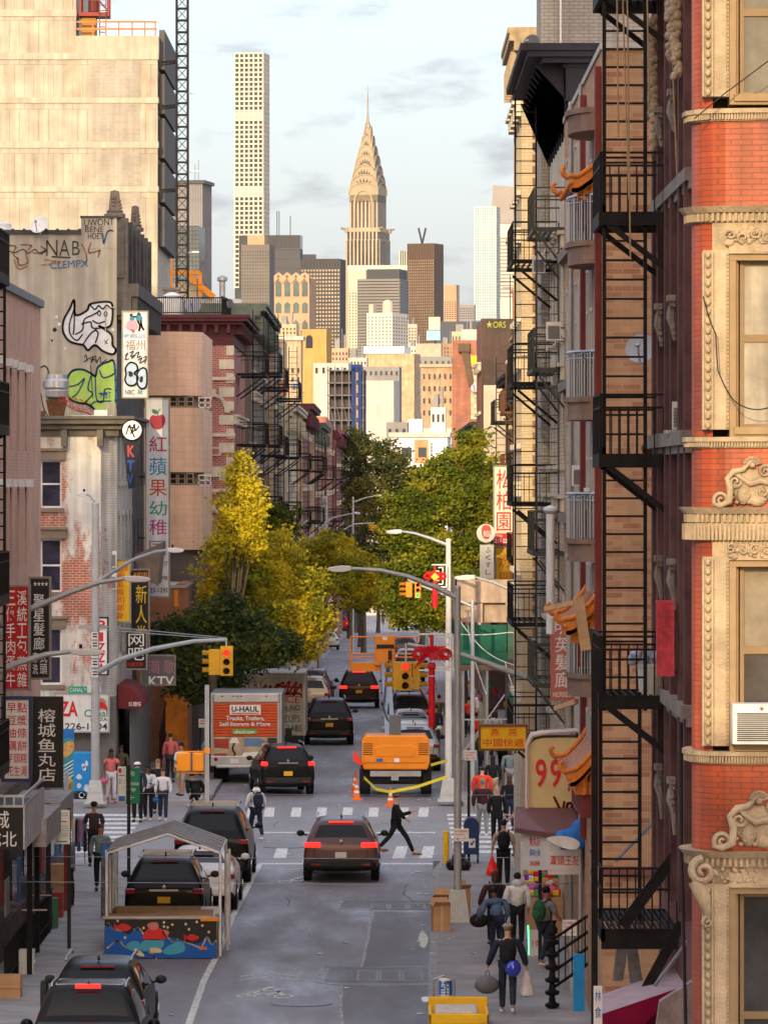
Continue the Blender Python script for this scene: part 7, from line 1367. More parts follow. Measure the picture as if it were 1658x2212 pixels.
putpx(mk['r'],'ICE',612,1503,648,1518,dz-.01,bold=.0,rot=-.1);putpx(mk['k'],'JUNO',614,1524,648,1540,dz,bold=.0,rot=.1);putpx(mk['k'],'ZUFS',612,1545,648,1560,dz,bold=-.01);putpx(mk['k'],'LABS',622,1566,650,1580,dz,bold=0)
mk['k'].build('graffiti',SPB,t);mk['r'].build('graffiti',SPR,t);m=MB();m.box(x0+.1,x1-.1,d-.1,d+.3,.55,.8);m.build('rear_bumper',TRIM,t)
for q in(x0+.35,x1-.35):m=MB();m.lathe([(.2,-.25),(.42,-.25),(.45,-.2),(.45,.2),(.42,.25),(.2,.25)],(q,d+1.2,.45),20,axis='x');m.build('wheel',TYRE,t,smooth=40)
m=MB();m.box(x0+.15,x1-.15,d+5.1,d+6.8,.5,2.2);m.build('cab',DW,t,bevel=.15)
# ---------------------------------------------------------------- boom lift
d=171;t=empty('boom_lift',(PX(852,d),d,0),'orange boom lift with its basket raised over the road','boom lift');LIFT=M('lift_orange',(.70,.215,.010),.4,0,.08,2,coat=.3)
x0,x1=PX(780,d),PX(928,d);za,zb=PZ(1662,d),PZ(1588,d);m=MB();n=6
m.prism([(x0+.08,za),(x1-.08,za),(x1,za+.25),(x1-.02,zb-.15),(x1-.14,zb),(x0+.14,zb),(x0+.02,zb-.15),(x0,za+.25)],(0,d-.3,0),(1,0,0),(0,0,1),(0,1.8,0));m.build('counterweight',LIFT,t,bevel=.05);m=MB()
for k in range(6):m.box(x0+.06,x0+.38,d-.306,d-.29,za+.5+k*.07,za+.53+k*.07);m.box(x1-.38,x1-.06,d-.306,d-.29,za+.5+k*.07,za+.53+k*.07)
m.box(x0+.1,x1-.1,d-.308,d-.29,za+.22,za+.235);m.build('vent_slots',TRIM,t);m=MB();m.box(x0+.3,x1-.3,d-.36,d-.1,za-.22,za-.04);m.box(x0+1.0,x0+1.25,d-.4,d-.3,za-.35,za-.1);m.build('rear_frame',STEEL,t)
m=MB();m.prism([(-.62,0),(.62,0),(.75,.3),(.5,.42),(-.5,.42),(-.75,.3)],((x0+x1)/2,d-.32,za+.42),(1,0,0),(0,0,1),(0,.06,0));m.build('moulded_panel',LIFT,t,bevel=.03);m=MB();m.box(x0+.5,x0+.72,d-.335,d-.3,za+.28,za+.38);m.build('decal',INKBL,t);m=MB();m.box(x0+1.1,x0+1.28,d-.335,d-.3,za+.25,za+.38);m.build('decal',INKW,t)
m=MB();m.box(x0+.2,x1-.2,d+.1,d+3.4,.42,za-.02);m.box(x0+.6,x1-.6,d-.1,d+.2,.5,1.0);m.build('chassis',TRIM,t)
for q in(x0+.12,x1-.12):
 for yy in(d+.5,d+3.0):m=MB();m.lathe([(.2,-.17),(.44,-.18),(.5,-.12),(.5,.12),(.44,.18),(.2,.17)],(q,yy,.5),20,axis='x');m.build('wheel',TYRE,t,smooth=40)
BOOMG=M('boom_grey',(.26,.27,.30),.5,.3,.1,3);m=MB();m.bar((PX(853,d),d+.4,zb-.3),(PX(853,d),d+.4,PZ(1546,d)),.5,.4);m.build('boom_base',M('boom_dark',(.10,.11,.13),.5,.2,.1,3),t);m=MB();m.bar((PX(842,d),d+1.5,zb-.2),P(832,1440,186),.34,.40);m.bar((PX(848,d),d+1.6,zb-.2),P(842,1470,184),.12,.2);m.build('boom',BOOMG,t);m=MB();m.tube([P(846,1600,173),P(838,1540,176),P(842,1480,182),P(838,1430,185)],.04,6);m.tube([P(850,1590,173),P(828,1530,176),P(836,1440,185)],.03,6);m.build('hoses',TRIM,t)
d=186;m=MB();L0,R0=757,900;zt_,zb_2=PZ(1376,d),PZ(1448,d)
for(a,b)in((L0,810),(853,R0)):
 for v in(1376,1412,1420):m.tube([P(a,v,d),P(b,v,d)],.03,6);m.tube([P(a,v,d+.9),P(b,v,d+.9)],.03,6)
for u_ in(L0,R0):
 m.tube([P(u_,1376,d),P(u_,1448,d)],.035,6);m.tube([P(u_,1376,d+.9),P(u_,1448,d+.9)],.035,6)
 for v in(1376,1412):m.tube([P(u_,v,d),P(u_,v,d+.9)],.03,6)
m.build('basket_rails',LIFT,t);m=MB();m.box(PX(L0,d),PX(838,d),d,d+.9,PZ(1450,d),PZ(1432,d));m.build('basket_floor',LIFT,t);m=MB();m.box(PX(809,d),PX(853,d),d-.15,d+.3,PZ(1438,d),PZ(1373,d));m.build('control_panel',LIFT,t,bevel=.03);m=MB();m.box(PX(813,d),PX(851,d),d-.2,d-.14,PZ(1400,d),PZ(1392,d));m.box(PX(838,d),PX(846,d),d-.3,d-.1,PZ(1425,d),PZ(1405,d));m.build('control_box',TRIM,t);m=MB();m.quad(P(826,1383,d-.16),P(836,1383,d-.16),P(836,1376,d-.16),P(826,1376,d-.16));m.build('decal',INKW,t)
m=MB();q=P(779,1655,170.6);m.bar((q.x,q.y,q.z-.1),(q.x-.1,q.y,q.z+.3),.02);m.add([P(780,1654,170.5),P(762,1644,170.5),P(764,1620,170.5),P(782,1644,170.5)],[(0,1,2,3)]);rootmb(m,'warning_flag',M('flag_red',(.70,.05,.03),.7),'red warning flag on the corner of the boom lift','flag')
for u_,v_,h_,lb in((770,1728,.72,'orange traffic cone at the left rear wheel of the boom lift'),(843,1742,.62,'orange traffic cone nearest the crosswalk, holding the yellow tape'),(767,1712,.72,'orange traffic cone tucked behind the lift wheel')):
 c=G(u_,v_);t=empty('traffic_cone',tuple(c),lb,'traffic cone','traffic cones round the boom lift');m=MB();m.lathe([(.13,.03),(.10,h_*.30),(.085,h_*.38),(.055,h_*.62),(.045,h_*.70),(.025,h_)],c,12);m.box(c.x-.19,c.x+.19,c.y-.19,c.y+.19,0,.035);m.build('cone',M('cone_orange',(.75,.14,.02),.5),t,smooth=40);m=MB();m.lathe([(.105,h_*.32),(.088,h_*.42)],c,12);m.lathe([(.068,h_*.56),(.052,h_*.68)],c,12);m.build('reflective_band',WHT,t)
m=MB();pts=[P(786,1680,167),P(812,1705,164.5),P(843,1711,162.6),P(900,1700,163),P(966,1678,164)]
for i in range(len(pts)-1):
 a,b=pts[i],pts[i+1];k=Vector((0,0,.05));m.add([a-k,b-k,b+k,a+k],[(0,1,2,3)]);
m.add([P(930,1650,167),P(966,1640,164),P(966,1646,164),P(930,1656,167)],[(0,1,2,3)]);rootmb(m,'caution_tape',M('tape_yellow',(.72,.58,.03),.5,0,.1,9),'yellow caution tape strung from the lift to the lamp post','tape')
# ---------------------------------------------------------------- people
def skin_mesh(name,verts,edges,radii,mat,parent,sub=1,root=0):
 me=bpy.data.meshes.new('tmp');me.from_pydata(verts,edges,[]);o=bpy.data.objects.new('tmp',me);col.objects.link(o);md=o.modifiers.new('k','SKIN');md.use_smooth_shade=True;md.branch_smoothing=.6
 sv=me.skin_vertices[0].data
 for i,r in enumerate(radii):sv[i].radius=(r if isinstance(r,tuple)else(r,r));sv[i].use_root=(i==root)
 s_=o.modifiers.new('s','SUBSURF');s_.levels=sub;bpy.context.view_layer.update();ev=bpy.data.meshes.new_from_object(o.evaluated_get(bpy.context.evaluated_depsgraph_get()));bpy.data.objects.remove(o);ev.name=name
 ev.materials.clear();ev.materials.append(mat);smooth_mesh(ev,180);q=bpy.data.objects.new(name,ev);col.objects.link(q);q.parent=parent;ORG[q.name]=Vector((0,0,0));return q
SK={'l':M('skin_light',(.48,.28,.20),.6,0,.05,9),'m':M('skin_tan',(.36,.19,.12),.6,0,.05,9),'d':M('skin_brown',(.11,.055,.035),.6,0,.05,9)}
def cl(name,c):return M('cloth_'+name,c,.9,0,.22,9,bump=.2,bs=25)
HAIRS={'k':M('hair_black',(.012,.010,.010),.6,0,.3,12),'b':M('hair_brown',(.06,.03,.018),.6,0,.3,12),'y':M('hair_fair',(.20,.12,.06),.6,0,.3,12),'g':M('hair_grey',(.2,.2,.2),.7,0,.3,12)}
def person(label,u,v,h=1.72,rz=0,top=None,pants=None,sk='l',hair='k',stride=.0,hand=((.0,.0),(.0,.0)),hat=None,pack=None,hl=0,lean=0.0,short=False,bare=False,shoes=None,bulk=1.0,loc=None,grp='people on foot',hood=None,tote=None,crouch=0.0,bag=None):
 g=Vector(loc)if loc else G(u,v);zg=g.z if(loc or abs(g.x)<0)else(KH if(g.x>sx(g.y)+3.4 or g.x<sx(g.y)-4.0)and not 142<g.y<166 else 0)+GZ(g.y);t=empty('person',(0,0,0),label,'person',grp);k=h/1.75
 P_=lambda x,y,z:(x*k,y*k,z*k);ln=lean;drop=crouch
 def T(x,y,z):
  q=(z-.93)if z>.93 else 0;return P_(x,y+ln*q,z-drop-abs(ln)*.3*q)
 pel=T(0,0,.95);hipz=.92;sf,sb=stride*.36,-stride*.34
 def leg(sd_,f):
  hx=.095*sd_;up=max(0,-f)*.35 if f<0 else 0;kn=P_(hx*1.05,f*.5+.06+drop*.5,.50+up*.35-drop*.45);an=P_(hx*1.05,f,.085+up);hp=P_(hx,0,hipz-drop);to=P_(hx*1.15,f+.17,.04+up*.5);return hp,kn,an,to
 LG_,RG_=leg(-1,sf),leg(1,sb);ch=T(0,0,1.28);sh=T(0,0,1.42);nk=T(0,.01,1.50);hd=T(0,.035+ln*.05,1.64);tp=T(0,.02,1.73)
 def arm(sd_,hh):
  f,o=hh;S=T(.19*sd_*bulk,0,1.40);E_=T((.25+o*.3)*sd_*bulk,f*.35-.02,1.13+abs(f)*.05);Hn=T((.25+o)*sd_*bulk-.02*sd_,f*.75+.06,.90+abs(f)*.30+max(0,f-.35)*.9);return S,E_,Hn
 LA,RA=arm(-1,hand[0]),arm(1,hand[1])
 vs=[pel,T(0,0,1.10),ch,sh,nk,hd,tp];r=[.13,.115,.13,.09,.05,(.078,.092),.05];e=[(0,1),(1,2),(2,3),(3,4),(4,5),(5,6)]
 def add(pts,rs,root):
  for p,q in zip(pts,rs):vs.append(p);r.append(q);e.append((root,len(vs)-1));root=len(vs)-1
  return root
 for(hp,kn,an,to)in(LG_,RG_):add([hp,kn,an,to],[.082,.055,.04,.035],0)
 for sd_,(S,E_,Hn)in((-1,LA),(1,RA)):
  w=add([S,E_,Hn],[.055,.042,.030],3);hv=Vector(Hn);dv=(Vector(Hn)-Vector(E_)).normalized();sv_=Vector((0,1,0));pm_=hv+dv*.07*k;w=add([tuple(pm_)],[.030],w)
  for j in range(4):o_=sv_*(j-1.5)*.020*k;add([tuple(pm_+o_+dv*.045*k),tuple(pm_+o_*1.05+dv*(.075-.008*abs(j-1.4))*k-Vector((sd_*.012*k,0,0)))],[.010,.008],w)
  add([tuple(hv+dv*.03*k+sv_*.045*k),tuple(hv+dv*.07*k+sv_*.06*k)],[.011,.009],w-1)
 skin_mesh('body',vs,e,[(q if isinstance(q,tuple)else q*1.0)if isinstance(q,tuple)else q*k for q in r],SK[sk],t)
# clothes grown on the same skeleton
 vs,r,e=[pel,T(0,0,1.12),ch,T(0,0,1.41),T(0,0,1.47)],[.165*bulk,.15*bulk,.17*bulk,.125*bulk,.065],[(0,1),(1,2),(2,3),(3,4)]
 for(S,E_,Hn)in(LA,RA):add([S]+([E_]if not bare else[tuple(Vector(S).lerp(Vector(E_),.55))])+([tuple(Vector(E_).lerp(Vector(Hn),.9))]if not bare and not short else[]),[.085*bulk,.068*bulk,.050*bulk],3)
 vs[0]=T(0,0,.93);skin_mesh('jacket' if not short and not bare else 'shirt',vs,e,[q*k for q in r],top,t)
 vs,r,e=[T(0,0,.97)],[.15],[]
 sp=short=='shorts'
 for(hp,kn,an,to)in(LG_,RG_):add([hp,kn]+([]if sp else[an]),[.10,.078,.060],0)
 skin_mesh('shorts' if sp else 'trousers',vs,e,[q*k for q in r],pants,t)
 for(hp,kn,an,to)in(LG_,RG_):
  m=MB();a=Vector(an);b=Vector(to);m.ball(((a+b)/2+Vector((0,.02,-.035*k))),(.048*k,.15*k,.05*k),8,6);m.build('shoe',shoes or TRIM,t,smooth=60)
 H_=Vector(hd)
 if hair!='n':
  m=MB();m.ball(H_+Vector((0,-.022,.045))*k,Vector((.088,.098,.088))*k*(1.25 if hl==9 else 1),10,7)
  if hl and hl!=9:m.ball(H_+Vector((0,-.055,-.06*hl))*k,Vector((.085,.06,.08+.07*hl))*k,8,6)
  m.build('hair',HAIRS[hair],t,smooth=80)
 if hat:m=MB();m.ball(H_+Vector((0,-.01,.07))*k,Vector((.098,.105,.06))*k,10,6);m.lathe([(.112*k,0),(.112*k,.012)],H_+Vector((0,.035,.055))*k,12);m.build('hat',hat,t,smooth=60)
 if hood:m=MB();m.ball(H_+Vector((0,-.06,-.13))*k,Vector((.13,.10,.10))*k,10,7);m.build('hood',hood,t,smooth=60)
 for q in(-1,1):m=MB();m.ball(H_+Vector((q*.03,.078,.005))*k,.011*k,6,4);m.build('eye',TRIM,t)
 m=MB();m.ball(H_+Vector((0,.092,-.02))*k,Vector((.013,.02,.02))*k,6,4);m.build('nose',SK[sk],t,smooth=80);m=MB();m.ball(H_+Vector((0,.075,-.055))*k,Vector((.024,.01,.007))*k,6,4);m.build('mouth',M('lips',(.25,.08,.07),.6),t)
 t.location=(g.x,g.y,zg);t.rotation_euler.z=R(rz);mw=Matrix.Translation((g.x,g.y,zg))@Matrix.Rotation(R(rz),4,'Z')
 if pack:
  c=mw@Vector(T(0,-.19*bulk,1.24));p=empty('backpack',(0,0,0),pack[1],'backpack','bags carried by people');m=MB();m.ball((0,0,0),Vector((.17,.12,.25))*k,12,8);m.build('bag_body',pack[0],p,smooth=80);m=MB();m.ball((0,-.08*k,-.08*k),Vector((.12,.07,.12))*k,10,6);m.build('pocket',pack[0],p,smooth=80)
  for q in(-1,1):m=MB();m.tube([(q*.11*k,.05*k,.18*k),(q*.13*k,.17*k,.27*k),(q*.14*k,.36*k,.1*k),(q*.13*k,.2*k,-.12*k)],.018*k,6);m.build('strap',TRIM,p)
  p.location=c;p.rotation_euler.z=R(rz)
 for hb in(bag or[]):
  q,mt,lb,sc_,shp=hb;Hn=(LA if q<0 else RA)[2];c=mw@Vector(Hn)+Vector((0,0,-.07));p=empty('carrier_bag' if shp=='b' else 'tote_bag',(0,0,0),lb,'bag','bags carried by people');m=MB()
  if shp=='b':m.lathe([(.02,0),(.05,-.06),(.09,-.2),(.15,-.38),(.16,-.48),(.08,-.52)],(0,0,0),9)
  elif shp=='s':m.ball((0,0,-.28),(.25,.17,.18),10,7)
  else:m.box(-.14,.14,-.07,.07,-.55,-.2)
  for vv in range(len(m.v)):a=m.v[vv];m.v[vv]=((a[0]+rnd.uniform(-.012,.012))*sc_,(a[1]+rnd.uniform(-.012,.012))*sc_,a[2]*sc_)
  m.build('bag_body',mt,p,smooth=50 if shp=='s' else None)
  m=MB();m.tube([(-.06,0,-.22*sc_),(-.03,0,-.02),(0,0,.0),(.03,0,-.02),(.06,0,-.22*sc_)],.012,5);m.build('handle',mt,p);p.location=c
 return t
BK=cl('black',(.012,.012,.014));NV=cl('navy',(.018,.022,.045));JN=cl('dark_denim',(.025,.03,.05));DN=cl('denim',(.07,.11,.20));GY=cl('grey',(.22,.22,.23));LGY=cl('pale_grey',(.48,.48,.50));WT=cl('white',(.62,.61,.62));RDC=cl('red',(.55,.045,.025));MRN=cl('maroon',(.05,.018,.022));OLV=cl('olive',(.055,.05,.03));PNK=cl('coral',(.55,.12,.12));KHK=cl('khaki',(.33,.26,.17));TEAL=cl('faded_teal',(.14,.19,.20));TANC=cl('tan_tee',(.34,.27,.20));WSH=cl('white_shoe',(.6,.58,.55));BRS=cl('brown_shoe',(.22,.11,.05));STRP=cl('striped',(.05,.03,.035));GRNC=cl('green_pack',(.03,.10,.045));PINKC=cl('pink',(.6,.10,.22));PLB=cl('clear_plastic',(.5,.5,.5));REDB_=M('red_plastic_bag',(.75,.03,.02),.35,0,.2,8);WHBAG=M('white_plastic_bag',(.55,.53,.55),.4,0,.15,8)
# crossing
person('man in a white hoodie crossing with a dark backpack',553,1818,1.74,20,WT,NV,'l','k',.8,((.25,.0),(.3,.12)),pack=(NV,'dark backpack on the man in the white hoodie'),hood=WT,shoes=WSH)
person('young man in a dark suit striding right over the crosswalk',855,1848,1.76,-92,BK,BK,'l','b',1.35,((.3,.0),(.55,.0)),shoes=BRS)
# left near pavement
person('man in a striped shirt and black cap walking away on the left',203,1884,1.76,5,STRP,BK,'m','k',.3,((.3,.0),(.1,.0)),hat=BK,short=True)
person('person in a faded teal jacket facing the camera by the parking meter',217,1938,1.72,180,TEAL,BK,'m','b',.3,hl=1)
# far left corner
person('woman in a coral top and grey leggings by the wooden chair',240,1742,1.72,190,PNK,LGY,'d','k',.2,((.6,.05),(.1,.0)),hl=2,bare=True,shoes=PINKC,bag=[(1,PINKC,'bright pink bag held by the woman in coral',.5,'s')])
person('man in a white bucket hat and navy jacket at the corner',297,1776,1.86,175,NV,BK,'l','b',.1,((.3,.0),(.1,.0)),hat=WT)
person('woman in a grey sweater and red scarf at the corner',320,1772,1.74,175,LGY,BK,'d','k',.2,((.5,-.08),(.1,.0)),hl=1,shoes=WSH)
person('fair-haired woman in a black jacket behind the white sweater',341,1757,1.72,180,BK,BK,'l','y',.1,hl=2)
person('woman in a white sweater and dark jeans at the crossing',352,1773,1.64,178,WT,JN,'l','b',.25,hl=2,shoes=WSH,bag=[(1,cl('blue_bag',(.03,.12,.35)),'small blue bag held by the woman in white',.45,'s')])
person('man in a white tee and khaki shorts by the orange signal box',392,1728,1.76,150,WT,KHK,'m','k',.2,short='shorts')
person('person bundled in a black coat crouching by the signal pole',425,1743,1.6,30,BK,BK,'m','k',.1,lean=.5,crouch=.45,bulk=1.3)
person('man with an afro and a grey backpack walking up the left pavement',390,1622,1.72,0,BK,BK,'d','k',.5,hl=9,pack=(GY,'grey patterned backpack on the man with the afro'))
person('person in black standing behind the small white parking sign',428,1585,1.8,180,BK,BK,'l','k',.1);person('person in pale grey at the orange wall',414,1580,1.7,0,LGY,LGY,'l','b',.3,hl=1);person('person in black by the far left kerb',626,1462,1.7,0,BK,BK,'m','k',.3);person('person with a pink bag by the far left kerb',616,1465,1.65,0,NV,BK,'m','k',.4,hl=1,bag=[(-1,PINKC,'pink bag by the far left kerb',.8,'s')])
# right pavement, farthest first
person('man in a white shirt walking under the green shed',1033,1592,1.8,0,WT,KHK,'m','b',.4);person('person with a red backpack by the shed post',1027,1645,1.7,10,BK,NV,'m','k',.4,pack=(RDC,'red backpack under the shed'));person('person in khaki beside the parked cars on the right',948,1600,1.72,0,OLV,KHK,'m','k',.3);person('person in dark blue between parked cars and lamp post',941,1625,1.7,0,NV,NV,'m','k',.3)
person('person in an olive hooded coat walking away',1043,1700,1.78,0,OLV,JN,'m','k',.4,hood=OLV,bulk=1.15,bag=[(1,WHBAG,'white plastic bag by the olive coat',.6,'b')]);person('person in a bright red jacket and cap',1041,1772,1.68,0,RDC,JN,'l','k',.4,hat=OLV,bulk=1.2)
person('man in a maroon jacket and grey trousers on the crosswalk',1042,1808,1.72,5,MRN,GY,'m','g',.5,bulk=1.15,shoes=WSH);person('bald man in black with a red and white tote',1073,1828,1.76,0,BK,BK,'l','n',.45,bag=[(1,WHBAG,'white tote with red rings on the bald man',.7,'t')]);person('long-haired woman in black walking away by the big price sign',1100,1796,1.7,0,BK,NV,'l','b',.4,hl=2)
person('person in a pale grey hoodie at the sign edge',1128,1762,1.72,0,LGY,GY,'l','b',.3,hood=LGY);person('woman in a black vest looking at her phone by the white rack',1122,1850,1.66,120,BK,BK,'l','b',.1,((.55,-.08),(.4,-.05)),hl=2,bare=True);person('woman with long dark hair beside the price sign',1132,1825,1.68,0,MRN,JN,'l','b',.2,hl=2,bare=True)
person('man in a tan tee with a black backpack and red bag',1087,1932,1.76,0,TANC,BK,'l','k',.3,((.0,.06),(.0,.04)),hat=NV,short=True,pack=(BK,'black backpack on the man with the red bag'),shoes=WSH,bag=[(-1,REDB_,'bright red plastic bag in the man\'s left hand',1.0,'b')])
person('woman in a maroon leather jacket carrying a black handbag',1068,2055,1.66,5,MRN,BK,'l','b',.3,((.05,.1),(.1,.0)),hl=1,bulk=1.1,pack=(BK,'black backpack on the maroon jacket'),bag=[(-1,BK,'black handbag of the woman in maroon',.9,'s')])
person('person in a white hooded jacket and black trousers',1117,2062,1.68,-5,WT,BK,'m','k',.3,hood=WT,bulk=1.12,shoes=BK);person('stooping person in a blue denim jacket',1074,2085,1.62,15,DN,NV,'d','k',.2,((.2,.12),(.15,.0)),lean=.45,bulk=1.2)
person('man in a navy jacket and checked cap carrying bags',1096,2205,1.76,0,NV,JN,'l','y',.55,((.0,.12),(.0,.10)),hat=cl('checked_cap',(.25,.25,.28)),pack=(BK,'large black backpack on the man in the navy jacket'),shoes=WSH,bulk=1.12,bag=[(-1,cl('grey_bag',(.12,.12,.13)),'grey holdall in the navy man\'s left hand',1.0,'s'),(1,WHBAG,'white carrier bag in the navy man\'s right hand',1.0,'b')])
person('man in a grey tee with a green backpack looking at the stall',1178,2105,1.74,-50,GY,JN,'m','k',.7,((.3,.0),(.3,.0)),short=True,pack=(GRNC,'green backpack on the man in the grey tee'),shoes=WSH)
m=MB();c=mwc=G(1096,2205);m.ball((c.x+.1,c.y-.30,1.05),(.16,.12,.17),10,8);rootmb(m,'helmet',M('glossy_blue',(.02,.04,.40),.15,0,.1,5,coat=1),'shiny blue helmet hanging from the black backpack','helmet',smooth=80)
for i,(u,v,tp,pn,hr,lb)in enumerate(((1012,1600,RDC,BK,'k','shopper in red under the near end of the shed'),(1052,1612,BK,JN,'k','shopper in black beneath the hanging goods'),(1070,1640,LGY,NV,'b','person in pale grey by the shed posts'),(1085,1690,NV,BK,'k','person in navy walking beneath the yellow restaurant sign'),(1100,1730,TEAL,GY,'b','person in faded teal by the price sign edge'),(1064,1745,BK,KHK,'k','man in black and khaki ahead of the red jacket'),(368,1700,PNK,JN,'b','woman in coral walking up the left pavement'),(455,1650,GY,BK,'k','person in grey at the kerb beside the moving truck'),(262,1725,OLV,BK,'k','person in olive standing by the pizza corner'))):
 person(lb,u,v,1.64+.04*(i%4),rnd.choice((0,8,-8))if i<7 else 170,tp,pn,'lmd'[i%3],hr,.2+.1*(i%4),hl=i%3,shoes=WSH if i%2 else None)
# cyclist far up the street
g=G(827,1352);t=empty('bicycle',tuple(g),'bicycle ridden far up the street','bicycle','bicycles');m=MB()
for yy in(-.5,.5):
 for k in range(14):a,b=k*.4488,(k+1)*.4488;m.bar((g.x,g.y+yy+.33*math.cos(a),g.z+.34+.33*math.sin(a)),(g.x,g.y+yy+.33*math.cos(b),g.z+.34+.33*math.sin(b)),.05)
m.bar((g.x,g.y-.5,g.z+.34),(g.x,g.y,g.z+.85),.05);m.bar((g.x,g.y,g.z+.85),(g.x,g.y+.5,g.z+.34),.05);m.bar((g.x-.28,g.y+.4,g.z+1.05),(g.x+.28,g.y+.4,g.z+1.05),.05);m.build('frame',TRIM,t)
person('cyclist in dark clothes far up the street',0,0,1.72,0,BK,BK,'m','k',.5,((.5,.0),(.5,.0)),loc=(g.x,g.y,g.z+.28),lean=.2)
# ---------------------------------------------------------------- lamp posts, signals, signs
LAMPH=M('lamp_head_grey',(.50,.50,.52),.5,.2,.08,3);SIGY=M('signal_yellow',(.55,.30,.02),.45,0,.1,4);LENS=M('dark_lens',(.03,.012,.008),.2,0,.2,9);RLIT=M('red_lens_lit',(1,.012,.010),.3,0,0,emit=2.2);GLIT=M('green_lens_lit',(.01,1,.10),.3,0,0,emit=1.6)
def lamp_arm(t,pts,d,r=.07,hl=None,d2=None):
 """tapered arm through picture points, ending in a cobra head"""
 n=len(pts);ds=[d+((d2 or d)-d)*i/(n-1)for i in range(n)];q=[P(u,v,dd)for(u,v),dd in zip(pts,ds)];m=MB();m.tube(q,[r*(1-.45*i/(n-1))for i in range(n)],8);m.build('arm',GRYP,t,smooth=50)
 if hl:
  a=q[-1];dr=Vector((-1 if hl<0 else 1,0,.0));s_=abs(hl)*(d2 or d)/F;m=MB();m.M=Matrix.Translation(a)@Matrix(((dr.x,0,0,0),(0,1,0,0),(0,0,1,0),(0,0,0,1)))
  m.prism([(0,-.05),(s_*.35,-.09),(s_*.8,-.08),(s_,-.03),(s_*.9,.03),(s_*.4,.07),(0,.06)],(0,-.11,0),(1,0,0),(0,0,1),(0,.22,0));m.build('lamp_head',LAMPH,t,bevel=.02);m=MB();m.M=None;c=a+Vector((dr.x*s_*.3,0,.07));m.tube([c,c+Vector((0,0,.09))],.035,8);m.build('photocell',TRIM,t)
def pole(t,u,vt,vb,d,r=.09,base=True,z0=None,mat=None,name='pole'):
 x=PX(u,d);z0=(KH+GZ(d))if z0 is None else z0;m=MB();m.tube([(x,d,z0),(x,d,PZ(vt,d))],[r*1.15,r*.85],8);m.lathe([(r*1.0,0),(r*.9,.05),(.02,.08)],(x,d,PZ(vt,d)),8);m.build(name,mat or GRYP,t,smooth=50)
 if base:m=MB();q=.30;m.add([(x-q,d-q,z0),(x+q,d-q,z0),(x+q,d+q,z0),(x-q,d+q,z0),(x-q*.62,d-q*.62,z0+.75),(x+q*.62,d-q*.62,z0+.75),(x+q*.62,d+q*.62,z0+.75),(x-q*.62,d+q*.62,z0+.75)],[(0,3,2,1),(4,5,6,7),(0,1,5,4),(1,2,6,5),(2,3,7,6),(3,0,4,7)]);m.box(x-q*1.2,x+q*1.2,d-q*1.2,d+q*1.2,z0-.02,z0+.05);m.build('pole_base',M('pale_pole_base',(.42,.42,.40),.7,0,.15,4),t,bevel=.02)
def signal_head(t,u,v0,v1,w,d,lit=0,face='f',mat=None):
 h=(v1-v0)*d/F;W_=w*d/F;c=P(u,(v0+v1)/2,d);m=MB();m.box(c.x-W_/2,c.x+W_/2,d,d+.22,c.z-h/2,c.z+h/2);dr={'f':Vector((0,-1,0)),'l':Vector((-1,0,0)),'r':Vector((1,0,0))}[face]
 for k in range(3):
  z=c.z+h/2-h*(k+.5)/3;o=Vector((c.x,d,z))if face=='f' else Vector((c.x+dr.x*W_/2,d+.11,z));sd=Vector((1,0,0))if face=='f' else Vector((0,1,0));r_=h/6*.78;n=9
  for j in range(n):
   a,b=math.pi*(-.15+1.3*j/n),math.pi*(-.15+1.3*(j+1)/n);pa=o+sd*r_*math.cos(a)+Vector((0,0,r_*math.sin(a)));pb=o+sd*r_*math.cos(b)+Vector((0,0,r_*math.sin(b)));m.add([pa,pb,pb+dr*.22,pa+dr*.2],[(0,1,2,3),(3,2,1,0)])
 hd=m.build('signal_head',mat or SIGY,t)
 if face=='f':
  for k in range(3):mt=(RLIT if k==0 else GLIT)if lit==k+1 else LENS;q=MB();q.lathe([(h/6*.68,0),(h/6*.5,-.03),(.005,-.045)],(c.x,d-.004,c.z+h/2-h*(k+.5)/3),14,axis='y');q.build('lens',mt,hd,smooth=80)
# left corner pole with mast arm
d=165.3;t=empty('traffic_pole',(PX(206,d),d,KH),'tall grey corner pole on the left with a lamp and long red signal arm','traffic pole','street poles');pole(t,206,1090,1745,d,.13);lamp_arm(t,[(206,1095),(203,1082),(196,1072),(188,1067)],d,.06,-22);lamp_arm(t,[(207,1262),(240,1238),(290,1208),(335,1192),(362,1188)],d,.07,36,155);lamp_arm(t,[(212,1452),(260,1425),(330,1402),(420,1385),(488,1382)],d,.10,None,160)
m=MB();m.bar(P(488,1378,160),P(489,1402,160),.06);[m.bar(P(212,a,d),P(488,b,160),.025)for a,b in((1352,1378),(1360,1381))];m.bar(P(170,1355,d),P(232,1355,d),.12);m.build('hanger',STEEL,t);signal_head(t,463,1403,1458,24,159.7,0,'l');signal_head(t,489,1401,1460,27,159.5,1);m=MB();m.box(PX(476,159.6),PX(503,159.6),159.6,159.85,PZ(1401,159.6),PZ(1396,159.6));m.build('cap',SIGY,t)
m=MB();a,b=P(148,1498,d-.3),P(188,1483,d-.3);m.box(a.x,b.x,d-.32,d-.28,a.z,b.z);o=m.build('street_sign',M('street_sign_green',(.005,.30,.20),.5),t);m=MB();putpx(m,'CANAL',151,1486,179,1495,d-.33,bold=.0);putpx(m,'St',181,1486,186,1491,d-.33,bold=0);m.build('lettering',INKW,o);m=MB()
for v in(1365,1385,1405,1425,1447):m.box(PX(198,d),PX(212,d),d-.2,d-.17,PZ(v+16,d),PZ(v,d))
